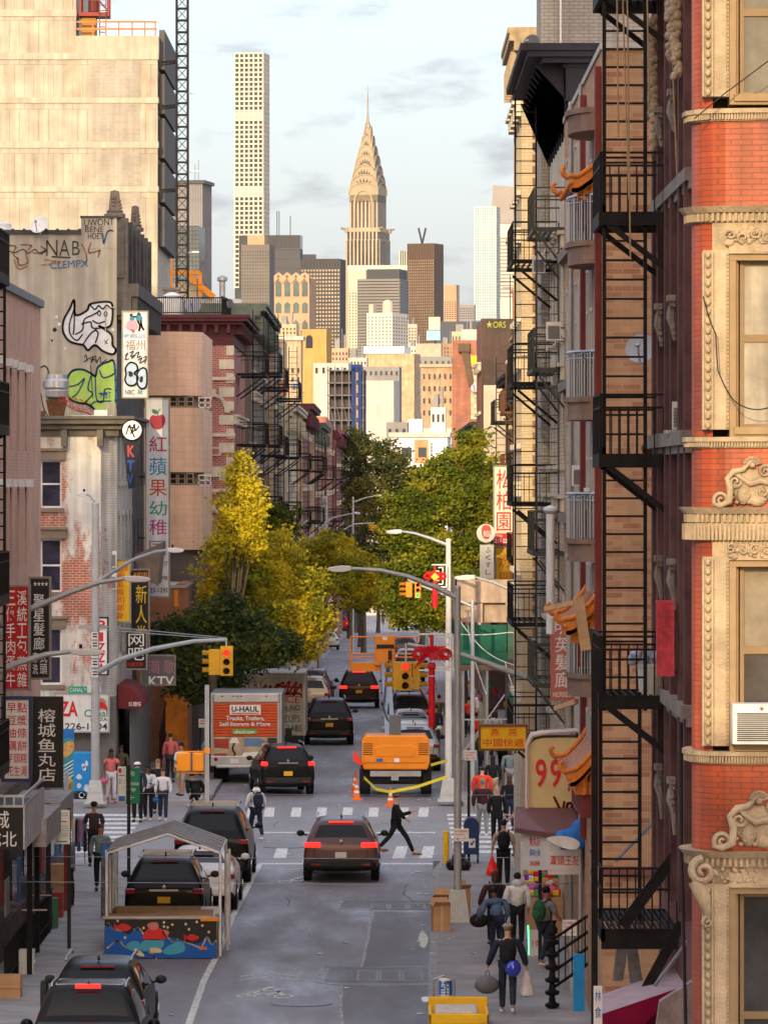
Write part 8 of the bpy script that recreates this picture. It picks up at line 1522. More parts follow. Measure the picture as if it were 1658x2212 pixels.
m.build('small_notices',WHT,t);m=MB();[m.quad(P(200,v+q,d-.21),P(210,v+q,d-.21),P(210,v+q-3,d-.21),P(200,v+q-3,d-.21))for v in(1365,1385,1405,1425,1447)for q in(6,12)];m.build('notice_print',INKB,t)
for i,(pts,dd,hl,lb)in enumerate((([(-30,1362),(60,1318),(150,1280),(215,1258),(268,1250)],122,58,'upper lamp arm'),([(-30,1462),(40,1432),(100,1414),(152,1408)],112,74,'lower lamp arm'))):
 t=empty('street_lamp',(PX(-32,dd),dd,KH),('upper' if i==0 else 'lower')+' grey street lamp arm reaching in from the left edge','street lamp','street lamps');pole(t,-32,pts[0][1]-30,0,dd,.11);lamp_arm(t,pts,dd,.085,hl)
# right-hand near lamp post with its base on the pavement
d=121;t=empty('street_lamp',(PX(988,d),d,KH),'grey lamp post with a tapered base beside the cardboard boxes','street lamp','street lamps');pole(t,988,1272,2000,d,.085);lamp_arm(t,[(988,1292),(940,1268),(880,1245),(820,1232),(758,1228)],d,.07,-52)
def knot(t,u,v,w,d,tail,face=RED,lit=False):
 s_=w*d/F;c=P(u,v,d);m=MB();kr=M('knot_red',(.52,.012,.02),.45,0,.1,5)
 for k in range(-3,4):o=k*.075*s_;L_=s_*.24;m.tube([(c.x+o-L_,d,c.z+o+L_*.0-.0+L_*-.6),(c.x+o+L_*.6,d-.02,c.z+o*-.0+L_)],.028*s_,6);m.tube([(c.x-o-L_*.6,d-.03,c.z+L_),(c.x-o+L_,d-.03,c.z-L_*.6)],.028*s_,6)
 for q in(-1,1):
  for rr in(.17,.125,.08):m.tube([(c.x+q*s_*.36+rr*s_*math.cos(a*.449),d-.04,c.z+.03*s_+rr*s_*.85*math.sin(a*.449))for a in range(15)],.022*s_,6)
 m.tube([(c.x,d,c.z+s_*.2),(c.x,d,c.z+s_*.55)],.05*s_,8);m.tube([(c.x,d,c.z-s_*.2),(c.x,d,c.z-s_*.55)],.09*s_,8);m.ball((c.x,d,c.z-s_*.32),.12*s_,8,6);m.build('knot',kr,t,smooth=60);m=MB();m.tube([(c.x,d,PZ(tail[0],d)),(c.x,d,PZ(tail[1],d))],.095*s_ if not lit else .15*s_,10);m.build('tassel',kr,t,smooth=60)
 if lit:m=MB();m.prism([(0,-.2*s_),(.2*s_,0),(0,.2*s_),(-.2*s_,0)],(c.x,d-.12,c.z),(1,0,0),(0,0,1),(0,.05,0));m.build('gold_panel',M('knot_gold',(.75,.40,.03),.4),t)
def fret(t,u0,u1,v0,v1,d,mat):
 m=MB();b=.03
 for pts in(((u0,v0),(u1,v0),(u1,v1),(u0,v1)),((u0+.45*(u1-u0),v0+6),(u1-8,v0+6),(u1-8,v0+24),(u1-24,v0+24),(u1-24,v0+14),(u1-16,v0+14)),((u0+.45*(u1-u0),v1-6),(u1-8,v1-6),(u1-8,v1-24),(u1-24,v1-24),(u1-24,v1-14),(u1-16,v1-14))):
  for i in range(len(pts)-1):m.bar(P(*pts[i],d),P(*pts[i+1],d),b*1.4)
 m.build('fret_bracket',mat,t)
d=121.3;t=empty('knot_decoration',tuple(P(932,1580,d)),'large red Chinese knot lantern with a long tassel on the near lamp post','decoration','Chinese knot decorations');knot(t,932,1415,80,d,(1462,1572));fret(t,905,978,1370,1448,d,WHT)
d=166.5;t=empty('street_lamp',(PX(968,d),d,KH),'sunlit lamp post at the far right corner, its light put into a paler colour','street lamp','street lamps');pole(t,968,1168,1740,d,.10,mat=M('sunlit_lamp_tone',(.55,.53,.50),.5,.1,.1,2));lamp_arm(t,[(968,1178),(930,1163),(895,1152),(868,1148)],d,.06,-36)  # sunlight on this post painted as a paler tone than the other lamps
d=166.2;t=empty('knot_decoration',tuple(P(939,1310,d)),'small red Chinese knot lantern with a gold centre on the sunlit post','decoration','Chinese knot decorations');knot(t,939,1246,46,d,(1262,1312),lit=True);fret(t,932,964,1220,1268,d,WHT)
d=142;t=empty('street_lamp',(PX(1190,d),d,KH),'grey lamp arm reaching left over the plywood shed','street lamp','street lamps');pole(t,1190,1300,0,d,.08);lamp_arm(t,[(1190,1312),(1120,1282),(1065,1258),(1026,1247)],d,.06,-46)
# right signal
d=129;t=empty('traffic_pole',(PX(1240,d),d,KH),'grey mast arm with a yellow three-sided red signal over the boom lift','traffic pole','street poles');pole(t,1240,1480,0,d,.10,False);lamp_arm(t,[(1240,1492),(1130,1462),(1050,1432),(990,1412),(880,1392)],d,.09)
m=MB();m.bar(P(876,1390,d),P(876,1432,d),.05);m.bar(P(860,1432,d),P(892,1432,d),.05);m.build('hanger',STEEL,t);signal_head(t,856,1430,1490,15,d+.1,0,'l');signal_head(t,898,1430,1490,15,d+.1,0,'r');signal_head(t,875,1430,1492,28,d-.1,1)
d=168;t=empty('traffic_pole',(PX(1020,d),d,KH),'signal heads beside the sunlit lamp post showing green','traffic pole','street poles');pole(t,1020,1300,0,d,.07,False);lamp_arm(t,[(1020,1310),(960,1285),(900,1262),(880,1252)],d,.05);signal_head(t,883,1257,1290,13,d,0,'l',ORG_P);signal_head(t,902,1258,1292,13,d-.1,3,'f',ORG_P)
d=400;t=empty('traffic_pole',(PX(762,d),d,GZ(d)),'slim grey pole with a small signal far up the street','traffic pole','street poles');pole(t,762,1075,0,d,.09,False,GZ(d));lamp_arm(t,[(762,1085),(790,1075),(815,1070)],d,.06,8);lamp_arm(t,[(735,1148),(765,1132),(800,1130),(808,1130)],d,.07);signal_head(t,804,1133,1147,6,d-.3,0,'l',ORG_P);signal_head(t,812,1134,1148,6,d-.4,1,'f',ORG_P)
d=300;t=empty('street_lamp',(PX(690,d),d,GZ(d)),'grey lamp with a short arm by the far left tenements','street lamp','street lamps');pole(t,690,1140,0,d,.08,False,GZ(d));lamp_arm(t,[(690,1142),(720,1118),(765,1108)],d,.06,14)
d=165.8;t=empty('signal_post',(PX(447,d),d,KH),'square grey signal post with orange pedestrian signal boxes at the left corner','signal post','street poles');x=PX(447,d);m=MB();m.box(x-.07,x+.07,d-.07,d+.07,KH,PZ(1480,d));m.build('post',GRYP,t);m=MB();m.box(x-.1,x+.1,d-.1,d+.1,PZ(1628,d),PZ(1616,d));m.build('clamp',ORG_P,t)
for u0,u1 in((382,412),(416,440)):m=MB();m.box(PX(u0,d),PX(u1,d),d-.2,d+.05,PZ(1666,d),PZ(1626,d));m.build('signal_box',ORG_P,t,bevel=.04)
m=MB();m.bar(P(392,1624,d),P(447,1624,d),.04);m.bar(P(385,1670,d),P(447,1670,d),.05);m.build('bracket',ORG_P,t)
# posted signs
def post_sign(label,rect,d,lines,u=None,vb=None,mat=None,pmat=None,top=None):
 u0,v0,u1,v1=rect;t=empty('parking_sign',(PX(u if u else(u0+u1)/2,d),d,KH),label,'sign','posted street signs');m=MB();m.box(PX(u0,d),PX(u1,d),d-.05,d-.02,PZ(v1,d),PZ(v0,d));m.build('panel',mat or INKW,t,bevel=.01)
 if u:m=MB();m.box(PX(u,d)-.04,PX(u,d)+.04,d-.02,d+.05,KH if vb is None else PZ(vb,d),PZ(top or v0-4,d));m.build('post',pmat or TRIM,t)
 by={}
 for q in lines:by.setdefault(q[5],[]).append(q)
 for ink,qs in by.items():
  m=MB()
  for q in qs:
   if q[0]=='-':m.quad(P(q[1],q[4],d-.06),P(q[3],q[4],d-.06),P(q[3],q[2],d-.06),P(q[1],q[2],d-.06))
   else:putpx(m,q[0],q[1],q[2],q[3],q[4],d-.06,bold=.01)
  m.build('lettering',ink,t)
def park(r):u0,v0,u1,v1=r;w=u1-u0;h=v1-v0;return[('NO PARKING',u0+w*.08,v0+h*.12,u1-w*.08,v0+h*.30,INKR),('Anytime',u0+w*.08,v0+h*.38,u0+w*.7,v0+h*.55,INKR),('←→',u0+w*.12,v0+h*.70,u1-w*.12,v0+h*.90,INKR)]
r=(118,1750,151,1824);post_sign('tall white parking rule sign on a black post near the left pavement edge',r,114,[('2',121,1782,128,1796,INKG),('-',120,1753,128,1766,INKR),('-',122,1774,145,1776,INKR),('-',122,1817,145,1819,INKG)]+[('-',131,v,147,v+2,M('faint_print',(.4,.4,.4),.6))for v in(1756,1761,1784,1789,1794,1800,1805)],149,None)
r=(254,1656,272,1732);post_sign('narrow white parking rule sign beside the green bike sign',r,123,[('2',257,1683,261,1693,INKG),('-',256,1660,262,1670,INKR),('-',257,1674,269,1676,INKR),('-',256,1720,270,1731,INKBL)]+[('-',263,v,270,v+1.5,M('faint_print',(.4,.4,.4),.6))for v in(1662,1667,1686,1691,1700,1705)],278,None)
post_sign('green bicycle route sign pointing to the bridge',(272,1659,302,1736),123.2,[('Manhattan',274,1688,300,1697,INKW),('Bridge',274,1701,293,1711,INKW),('←',276,1718,291,1728,INKW),('○○',276,1667,291,1677,INKW),('△',279,1664,288,1673,INKW)],None,None,INKG)
post_sign('white no parking sign on the near lamp post',(980,1790,1012,1818),120.8,park((980,1790,1012,1818)));post_sign('white no parking sign on a thin post by the olive coat',(1002,1621,1029,1643),140,park((1002,1621,1029,1643)),1012);post_sign('white no parking sign on a black post before the noodle shop sign',(1174,1789,1204,1818),111,park((1174,1789,1204,1818)),1166,None);post_sign('tilted white no parking sign on a grey pipe by the stoop railing',(1214,1987,1245,2022),104,park((1214,1987,1245,2022)),1234,None,None,GRYP,2022)
post_sign('small white parking sign on a post by the orange wall',(429,1553,447,1572),181,[('-',432,1557,444,1559,INKR),('-',432,1562,444,1564,INKR)],432)
# painted planter with its tubular canopy
d=113;x0,x1=PX(225,d),PX(469,d);zt=PZ(1985,d);t=empty('planter_box',((x0+x1)/2,d,0),'kerbside timber box painted with red fish, waves and a swimmer','planter');m=MB();m.box(x0,x1,d+.01,d+.08,0.02,zt);m.box(x0,x0+.08,d+.08,d+3.3,0.02,zt);m.box(x1-.08,x1,d+.08,d+3.3,0.02,zt);m.box(x0,x1,d+3.3,d+3.38,.02,zt);m.box(x0+.08,x1-.08,d+.08,d+3.3,.02,zt-.28);m.build('box',M('plywood_brown',(.30,.21,.13),.85,0,.2,3),t)
mk={k:MB()for k in 'kbwrcoys'};blob(mk['k'],[(226,2071),(468,2071),(468,1987),(226,1987)],d-.0,smooth=False);dz=d-.012
blob(mk['b'],[(227,2070),(227,2003),(234,1998),(244,2008),(262,2013),(278,2020),(292,2008),(306,2015),(320,2026),(345,2028),(365,2024),(384,2030),(400,2034),(420,2040),(436,2036),(448,2024),(456,2036),(467,2032),(467,2070)],dz,smooth=False)
for q in([(227,2001),(234,1996),(243,2006),(262,2011)],[(290,2008),(300,2006),(312,2022)],[(232,2048),(248,2036),(258,2034),(270,2046),(285,2050)],[(360,2024),(372,2034),(384,2030)],[(398,2036),(412,2040),(434,2046),(446,2026),(456,2040),(466,2034)],[(312,2050),(330,2062),(336,2070)]):stroke(mk['w'],q,4,dz-.012)
def fish(mb,u,v,s_,sg=1):blob(mb,[(u-s_*sg,v),(u-s_*.3*sg,v-s_*.55),(u+s_*.5*sg,v-s_*.35),(u+s_*sg,v),(u+s_*.4*sg,v+s_*.45),(u-s_*.4*sg,v+s_*.45)],dz-.014);mb.add([P(a,b,dz-.014)for a,b in((u-s_*.8*sg,v),(u-s_*1.35*sg,v-s_*.6),(u-s_*1.3*sg,v+s_*.6))],[(0,1,2)])
fish(mk['r'],268,2004,16);fish(mk['r'],416,2026,14);fish(mk['o'],436,2049,8,-1);blob(mk['r'],[(308,2028),(316,2010),(330,2004),(350,2008),(356,2028),(335,2032)],dz-.02);blob(mk['r'],[(350,2010),(366,2014),(358,2026)],dz-.02);blob(mk['s'],[(318,1998),(328,1993),(340,1994),(342,2004),(332,2010),(322,2006)],dz-.024);blob(mk['s'],[(352,2010),(364,2012),(360,2022)],dz-.026)
blob(mk['c'],[(304,2038),(320,2030),(352,2032),(350,2048),(320,2056),(300,2052)],dz-.02);blob(mk['c'],[(272,2044),(286,2034),(300,2036),(300,2052),(284,2054)],dz-.018);blob(mk['c'],[(352,2054),(366,2042),(390,2034),(400,2052),(380,2062),(358,2062)],dz-.018);blob(mk['y'],[(290,2050),(302,2054),(312,2066),(296,2064)],dz-.022);blob(mk['y'],[(326,2048),(346,2050),(348,2058),(326,2058)],dz-.022)
for u,v in((254,1990),(310,2005),(354,1993),(372,1998),(354,2002),(362,2004),(401,1997),(425,1992),(437,2000),(408,2008),(451,2014),(270,2026)):blob(mk['y'],[(u-3,v),(u,v-3),(u+3,v),(u,v+3)],dz-.02)
for k_,mt in(('k',INKB),('b',M('mural_blue',(.01,.10,.42),.6)),('w',INKW),('r',M('mural_red',(.60,.03,.03),.6)),('c',M('mural_cyan',(.06,.32,.45),.6)),('o',M('mural_orange',(.65,.17,.06),.6)),('y',M('mural_cream',(.60,.52,.30),.6)),('s',M('mural_skin',(.50,.17,.15),.6))):mk[k_].build('painted_scene',mt,t)
m=MB();m.box(PX(433,d),x1+.03,d-.04,d+.1,PZ(1990,d),PZ(1983,d));m.build('orange_edge',ORG_P,t);m=MB();m.box(x0-.03,x1,d-.03,d+.02,zt,zt+.05);m.build('rim',CONC,t)
m=MB();CB=M('cardboard',(.42,.25,.13),.85,0,.15,4)
for(u0,u1,y0,y1,h,r_)in((232,300,.4,1.6,.10,.1),(300,380,.3,1.2,.14,-.1),(330,420,1.2,2.4,.10,.05),(380,455,.4,2.0,.16,0)):m.box(PX(u0,d),PX(u1,d),d+y0,d+y1,zt-.27,zt-.27+h+.15)
rootmb(m,'cardboard_sheets',CB,'flattened cardboard lying inside the painted planter','cardboard');m=MB();m.box(PX(425,d),PX(468,d),d+1.2,d+3.0,zt-.27,zt+.02);rootmb(m,'foam_box',WHT,'white foam slab on the back of the painted planter','foam box')
t=empty('canopy_frame',((x0+x1)/2,d+2,0),'white tubular canopy frame with a pitched grey roof sheet','canopy');xa,xb=x0+.05,x1+.06;ze,zr=PZ(1845,d),PZ(1804,d);xm=PX(362,d);m=MB()
for yy in(d+.12,d+4.3):
 m.tube([(xa,yy,.05),(xa,yy,ze),(xm,yy,zr),(xb,yy,ze),(xb,yy,.05)],.035,8)
for yy in(d+1.5,d+2.9):m.tube([(xb+.12,yy,.05),(xb+.12,yy,ze-.1)],.03,8);m.tube([(xa,yy,.05),(xa,yy,ze)],.03,8)
for x,z in((xa,ze),(xm,zr),(xb,ze)):m.tube([(x,d+.12,z),(x,d+4.3,z)],.03,8)
m.build('tubes',M('white_tube',(.60,.60,.60),.4),t,smooth=50);m=MB();n=6
for(p,q)in(((xa,ze),(xm,zr)),((xm,zr),(xb,ze))):
 for k in range(n):m.quad((p[0],d+.12+k*.7,p[1]+.05),(q[0],d+.12+k*.7,q[1]+.05),(q[0],d+.82+k*.7,q[1]+.05),(p[0],d+.82+k*.7,p[1]+.05));m.bar((p[0],d+.12+k*.7,p[1]+.06),(q[0],d+.12+k*.7,q[1]+.06),.03)
m.build('roof_sheet',M('grey_sheet',(.20,.20,.215),.6,0,.2,3),t)
# left pavement furniture
d=122;t=empty('parking_kiosk',(PX(231,d),d,KH),'dark parking payment kiosk with a blue letter panel','parking meter');x=PX(231,d);m=MB();m.box(x-.15,x+.15,d,d+.3,KH,PZ(1820,d));m.build('cabinet',M('kiosk_grey',(.10,.10,.11),.6,0,.5,8),t,bevel=.02);m=MB();m.quad(P(220,1858,d-.01),P(243,1858,d-.01),P(243,1826,d-.01),P(220,1826,d-.01));o=m.build('panel',INKBL,t);m=MB();putpx(m,'P',227,1836,236,1852,d-.02,bold=.03);m.build('lettering',INKW,o)
c=G(108,2205);c.z=KH;t=empty('fire_hydrant',(PX(108,95),95,KH),'black fire hydrant with a silver cap by the bottom left cars','hydrant');m=MB();m.lathe([(.16,0),(.16,.06),(.11,.08),(.11,.55),(.14,.57),(.14,.62),(.10,.64)],(PX(108,95),95,KH),12);m.tube([(PX(108,95)-.2,95,KH+.42),(PX(108,95)+.2,95,KH+.42)],.07,8);m.build('barrel',TRIM,t,smooth=40);m=MB();m.lathe([(.10,.64),(.08,.74),(.03,.78),(.03,.84)],(PX(108,95),95,KH),12);m.build('bonnet',STEEL,t,smooth=40)
for(u,d_)in((96,96.5),(122,94)):m=MB();m.lathe([(.08,0),(.08,.95),(.05,1.0)],(PX(u,d_),d_,KH),10);rootmb(m,'bollard',TRIM,('left' if u<100 else 'right')+'-hand black bollard guarding the hydrant','bollard','black bollards',smooth=40,base=(PX(u,d_),d_,KH))
d=92.5;t=empty('traffic_cone',(PX(81,d),d,KH),'small white and orange cone by the pickup truck','traffic cone');m=MB();m.lathe([(.16,0),(.16,.03),(.08,.04),(.05,.5)],(PX(81,d),d,KH),10);m.build('cone',WHT,t,smooth=40);m=MB();m.lathe([(.052,.5),(.02,.75)],(PX(81,d),d,KH),10);m.build('tip',M('cone_orange',(.75,.14,.02),.5),t)
CB=M('cardboard',(.42,.25,.13),.85,0,.15,4);cols_p=M('poster_blue',(.05,.14,.30),.6,0,.4,4)
# storefronts along the pink building
d=104;t=board('shop_box_sign','black shop box sign with brushed white characters at the lower left','shop sign',(-60,1742,50,1836),d,BLKS,None,2.6,[('城',-15,1752,20,1790,INKW,.02),('成北',-28,1796,36,1830,INKW,.02)]);m=MB();m.box(PX(50,d),PX(50,d)+.03,d,d+6,PZ(1836,d),PZ(1742,d));m.build('side_panel',M('pale_menu_panel',(.42,.40,.40),.6,0,.3,4),t);m=MB()
for zz in(1742,1720):m.bar(P(-60,zz,d),P(52,zz,d),.05);m.bar(P(52,zz,d),(PX(50,d),d+6,PZ(zz,d)),.05)
for k in range(6):m.bar(P(-50+k*20,1742,d),P(-50+k*20,1720,d),.035)
m.build('roof_rail',STEEL,t)
for i,(u,d_,h,mt,lb)in enumerate(((64,108,3.4,BLK,'black iron shopfront post nearest the box sign'),(80,113,3.2,BLK,'second black shopfront post along the pink building'),(104,118,3.0,TRIM,'dark shopfront post beside the bicycles'),(143,124,2.9,M('dark_red_post',(.20,.03,.025),.6),'dark red striped post by the clothes rack'))):
 x=PX(u,d_);m=MB();m.box(x-.055,x+.055,d_-.055,d_+.055,KH,KH+h);rootmb(m,'shopfront_post',mt,lb,'post','shopfront posts',base=(x,d_,KH))
for i,(d_,u0,u1,v0,v1,lb)in enumerate(((109,60,100,1770,1830,'pale printed shop panel beyond the black box sign'),(118,90,130,1735,1800,'grey shop box panel under the black brushed sign'))):m=MB();x=PX(u1,d_);m.box(x-1.2,x,d_,d_+5,PZ(v1,d_),PZ(v0,d_));rootmb(m,'menu_case',M('grey_menu',(.30,.28,.27),.7,0,.4,4),lb,'shop sign')
m=MB();m.box(-9.28,-8.3,102,137,KH,.9);m.box(-9.28,-9.0,102,137,.9,3.2);rootmb(m,'shop_counter',M('dark_shopfront',(.11,.085,.075),.8,0,.7,2.5),'dark shopfronts and counters along the pink building','shopfront')
r6=random.Random(21);t=empty('shop_window_display',(-8.3,120,KH),'shopfront glass and posters along the pink building','shopfront')
for k in range(16):
 y=106+k*1.9;z=r6.uniform(.9,1.5);h=r6.uniform(.8,1.6);m=MB();m.box(-8.32,-8.29,y,y+r6.uniform(.8,1.6),z,z+h);m.build('poster',[WHT,YELS,REDS,DRSIGN,GL,cols_p,GL][k%7],t)
t=empty('basement_railing',(-7.7,112,KH),'black iron railing round the basement steps on the left pavement','railing');m=MB()
for zz in(.25,.95):m.bar((-7.75,104,KH+zz),(-7.75,119,KH+zz),.035)
for k in range(60):m.bar((-7.75,104+k*.25,KH),(-7.75,104+k*.25,KH+.98),.02)
m.build('bars',BLK,t)
for i,(u,v,d_,w,h,mt,lb)in enumerate(((20,1905,103,.45,.45,CB,'brown carton on the left shop step'),(52,1985,108,.4,.5,WHT,'white foam crate on the left pavement edge'),(100,1935,119,.5,.7,M('crate_green',(.05,.16,.07),.6),'green produce crate by the shopfront posts'),(112,1905,122,.5,.6,M('crate_red',(.30,.04,.03),.6),'red produce crate by the shopfront posts'),(128,1880,127,.5,.9,CB,'stack of cartons by the clothes rack'))):m=MB();x=PX(u,d_);m.box(x-w/2,x+w/2,d_,d_+.5,KH,KH+h);m.box(x-w/2-.02,x+w/2+.02,d_-.02,d_+.52,KH+h*.45,KH+h*.52);rootmb(m,'crate',mt,lb,'crate','crates by the left shops',base=(x,d_,KH))
def bicycle(x,y,label,rz=0):
 t=empty('bicycle',(x,y,KH),label,'bicycle','bicycles');f=lambda a,b,c:(x+a*.12+c*math.cos(rz)*0,y+a,KH+b)
 for a in(-.5,.5):m=MB();m.tube([(x,y+a+.32*math.cos(q*.3491),KH+.34+.32*math.sin(q*.3491))for q in range(19)],.02,6);m.build('wheel',TYRE,t)
 m=MB();g=lambda a,b:(x,y+a,KH+b)
 for p,q in(((-.5,.34),(-.15,.85)),((-.15,.85),(.35,.8)),((.35,.8),(-.05,.34)),((-.05,.34),(-.5,.34)),((-.18,.95),(-.05,.34)),((.32,.95),(.5,.34))):m.bar(g(*p),g(*q),.035)
 m.build('frame',BLK,t);m=MB();m.bar((x-.28,y+.34,KH+1.0),(x+.28,y+.34,KH+1.0),.035);m.build('handlebar',STEEL,t);m=MB();m.ball((x,y-.2,KH+.98),(.07,.13,.04),8,5);m.build('saddle',TRIM,t)
bicycle(PX(72,112),112,'black bicycle leaning by the first shopfront posts');bicycle(PX(82,116),116,'second bicycle parked among the shopfront posts');bicycle(PX(155,125),125,'bicycle behind the dark red post')
d=139;t=empty('clothes_rack',(PX(166,d),d,KH),'street clothes rack hung with blue and white garments','clothes rack');m=MB();m.bar(P(155,1768,d),P(184,1768,d),.03);m.bar((PX(156,d),d,KH),P(156,1768,d),.03);m.bar((PX(183,d),d,KH),P(183,1768,d),.03);m.build('rail',STEEL,t)
for i,mt in enumerate((WT,NV,DN,PNK,cl('sky_blue',(.10,.25,.50)),MRN)):m=MB();u=158+i*4.6;h=50+10*(i%3);m.prism([(0,0),(5,0),(6.5,-h),(-1.5,-h)],P(u,1770,d-.1*i),Vector((d/F,0,0)),Vector((0,0,d/F)),(0,.25,0));m.build('garment',mt,t,bevel=.02)
d=167.5;t=empty('drinks_fridge',(PX(181,d),d,KH),'bright blue printed drinks cooler at the pizza corner','cooler');m=MB();m.box(PX(158,d),PX(202,d),d,d+.7,KH+.25,PZ(1626,d));o=m.build('cabinet',M('cooler_blue',(.02,.22,.55),.4,0,.1,3),t,bevel=.03);m=MB();r4=random.Random(5)
for k in range(9):u,v=r4.uniform(170,197),r4.uniform(1640,1725);blob(m,[(u-r4.uniform(3,7),v),(u,v-r4.uniform(4,9)),(u+r4.uniform(3,7),v),(u,v+r4.uniform(4,9))],d-.01)
m.build('pale_splash',M('splash',(.5,.6,.7),.5),o);m=MB();m.box(PX(160,d),PX(200,d),d+.05,d+.6,KH,KH+.25);m.build('plinth',TRIM,t)
d=168;t=board('food_poster','tall food poster with blue top beside the drinks cooler','poster',(136,1575,160,1755),d,M('poster_teal',(.03,.22,.26),.5,0,.2,3),None,.1);m=MB();blob(m,[(138,1608),(156,1602),(160,1618),(150,1632),(138,1636)],d-.01);m.build('bread_picture',M('bread_brown',(.5,.27,.09),.6,0,.4,9),t);m=MB();blob(m,[(140,1690),(152,1680),(159,1695),(154,1712),(142,1710)],d-.01);m.build('bowl_picture',M('bowl_yellow',(.55,.36,.06),.6,0,.5,9),t);m=MB();m.quad(P(136,1595,d-.01),P(160,1595,d-.01),P(160,1576,d-.01),P(136,1576,d-.01));m.build('poster_header',INKBL,t);m=MB()
for k in range(5):m.quad(P(136,1655+k*8,d-.012),P(160,1640+k*8,d-.012),P(160,1643+k*8,d-.012),P(136,1658+k*8,d-.012))
m.build('stripes',INKW,t)
d=167;x=PX(231,d);t=empty('wooden_chair',(x,d,KH),'brown wooden chair by the woman in coral','chair');m=MB();CW=M('chair_brown',(.20,.075,.03),.6)
m.box(x-.2,x+.2,d-.2,d+.2,KH+.43,KH+.47);m.build('seat',CW,t);m=MB();[m.bar((x+q,d+.18,KH+.47),(x+q,d+.2,KH+.95),.035)for q in(-.18,-.09,0,.09,.18)];m.bar((x-.2,d+.2,KH+.95),(x+.2,d+.2,KH+.95),.06);m.build('backrest',CW,t)
for a in(-.17,.17):
 for b in(-.17,.17):m=MB();m.bar((x+a,d+b,KH),(x+a,d+b,KH+.43),.04);m.build('leg',CW,t)
# ---------------------------------------------------------------- right pavement
d=139.5;t=empty('mailbox',(PX(1017,d),d,KH),'rounded blue street mailbox at the near right corner','mailbox');x0,x1=PX(1001,d),PX(1034,d);n=8;r_=(x1-x0)/2;pl=[(x0,KH+.25)]+[(x0+r_-r_*math.cos(math.pi*k/n),KH+1.05+r_*math.sin(math.pi*k/n))for k in range(n+1)]+[(x1,KH+.25)];m=MB();m.prism([(a,b)for a,b in pl],(0,d-.25,0),(1,0,0),(0,0,1),(0,.6,0));m.build('body',M('mailbox_blue',(.012,.035,.12),.45,0,.15,4),t)
for a in(x0+.03,x1-.03):m=MB();m.bar((a,d-.2,KH),(a,d-.2,KH+.26),.05);m.bar((a,d+.3,KH),(a,d+.3,KH+.26),.05);m.build('leg',M('mailbox_blue',(.012,.035,.12),.45),t)
m=MB();m.quad(P(1012,1832,d-.26),P(1026,1832,d-.26),P(1026,1812,d-.26),P(1012,1812,d-.26));m.build('emblem_label',INKW,t);m=MB();blob(m,[(1014,1824),(1024,1815),(1025,1818),(1019,1828)],d-.27,smooth=False);m.build('emblem',INKBL,t)
d=139;m=MB();m.lathe([(.085,0),(.085,.85),(.07,.9),(.02,.93)],(PX(963,d),d,KH),12);rootmb(m,'bollard',YEL,'yellow bollard at the near right corner','bollard',smooth=40,base=(PX(963,d),d,KH));m=MB();c=Vector((PX(990,137),137,KH))
for(a,b,r_)in((-.2,0,.2),(.02,.1,.26),(.2,-.1,.19),(0,-.05,.2)):m.ball((c.x+a*.8,c.y+b,KH+r_*(1.6 if a==0 else .7)),(r_*.95,r_,r_*.85),10,7)
rootmb(m,'rubbish_bags',M('black_bag',(.012,.012,.014),.25,0,.2,9,bump=.8,bs=12),'heap of black rubbish bags behind the yellow bollard','rubbish bags',smooth=60,base=c)
for i,(u0,u1,vb,vt,d_,rz,lb)in enumerate(((933,970,2020,1962,118.5,.12,'nearest cardboard box, standing upright by the lamp post'),(936,972,1975,1925,121.5,-.08,'open cardboard box behind the nearest one'),(942,985,1935,1905,124.5,.1,'farthest low cardboard box in the pile'),(990,1012,2005,1935,121.8,.2,'tall cardboard box leaning behind the lamp post'),(975,995,2000,1950,122.4,-.1,'slim cardboard box between lamp post and pile'))):
 x=PX((u0+u1)/2,d_);w=(u1-u0)*d_/F;h=(vb-vt)*d_/F*.95;t=empty('cardboard_box',(x,d_,KH),lb,'box','cardboard boxes by the lamp post',rz);ORG[t.name]=Vector((0,0,0));m=MB();m.box(-w/2,w/2,-.22,.22,0,h);m.build('carton',CB,t);m=MB();m.box(-w*.08,w*.08,-.225,-.221,0,h);m.build('tape',M('parcel_tape',(.50,.36,.22),.4),t)
 m=MB();m.add([(-w/2,-.22,h),(w/2,-.22,h),(w/2*.9,-.38,h+.10),(-w/2*.9,-.38,h+.10),(-w/2,.22,h),(w/2,.22,h),(w/2,.30,h+.16),(-w/2,.30,h+.16)],[(0,1,2,3),(4,5,6,7)]);m.build('flap',CB,t)
d=100.5;t=empty('advert_drum',(PX(962,d),d,KH),'blue and white museum advertising tube standing at the kerb','advertising drum');m=MB();m.lathe([(.13,0),(.13,.62),(.12,.63),(.05,.63)],(PX(962,d),d,KH),20);m.build('tube',INKBL,t,smooth=40);m=MB();m.lathe([(.133,.61),(.133,.64),(.1,.64)],(PX(962,d),d,KH),20);m.lathe([(.133,.30),(.133,.32)],(PX(962,d),d,KH),20);putpx(m,'MUSEUM',924,2140,966,2150,d-.14,bold=.02,rot=0)if False else put(m,'MUSEUM',P(957,2147,d-.137),.5,.085,(0,0,1),(-1,0,0),bold=.02);put(m,'STREET',P(967,2147,d-.137),.4,.05,(0,0,1),(-1,0,0));m.build('lettering',INKW,t)
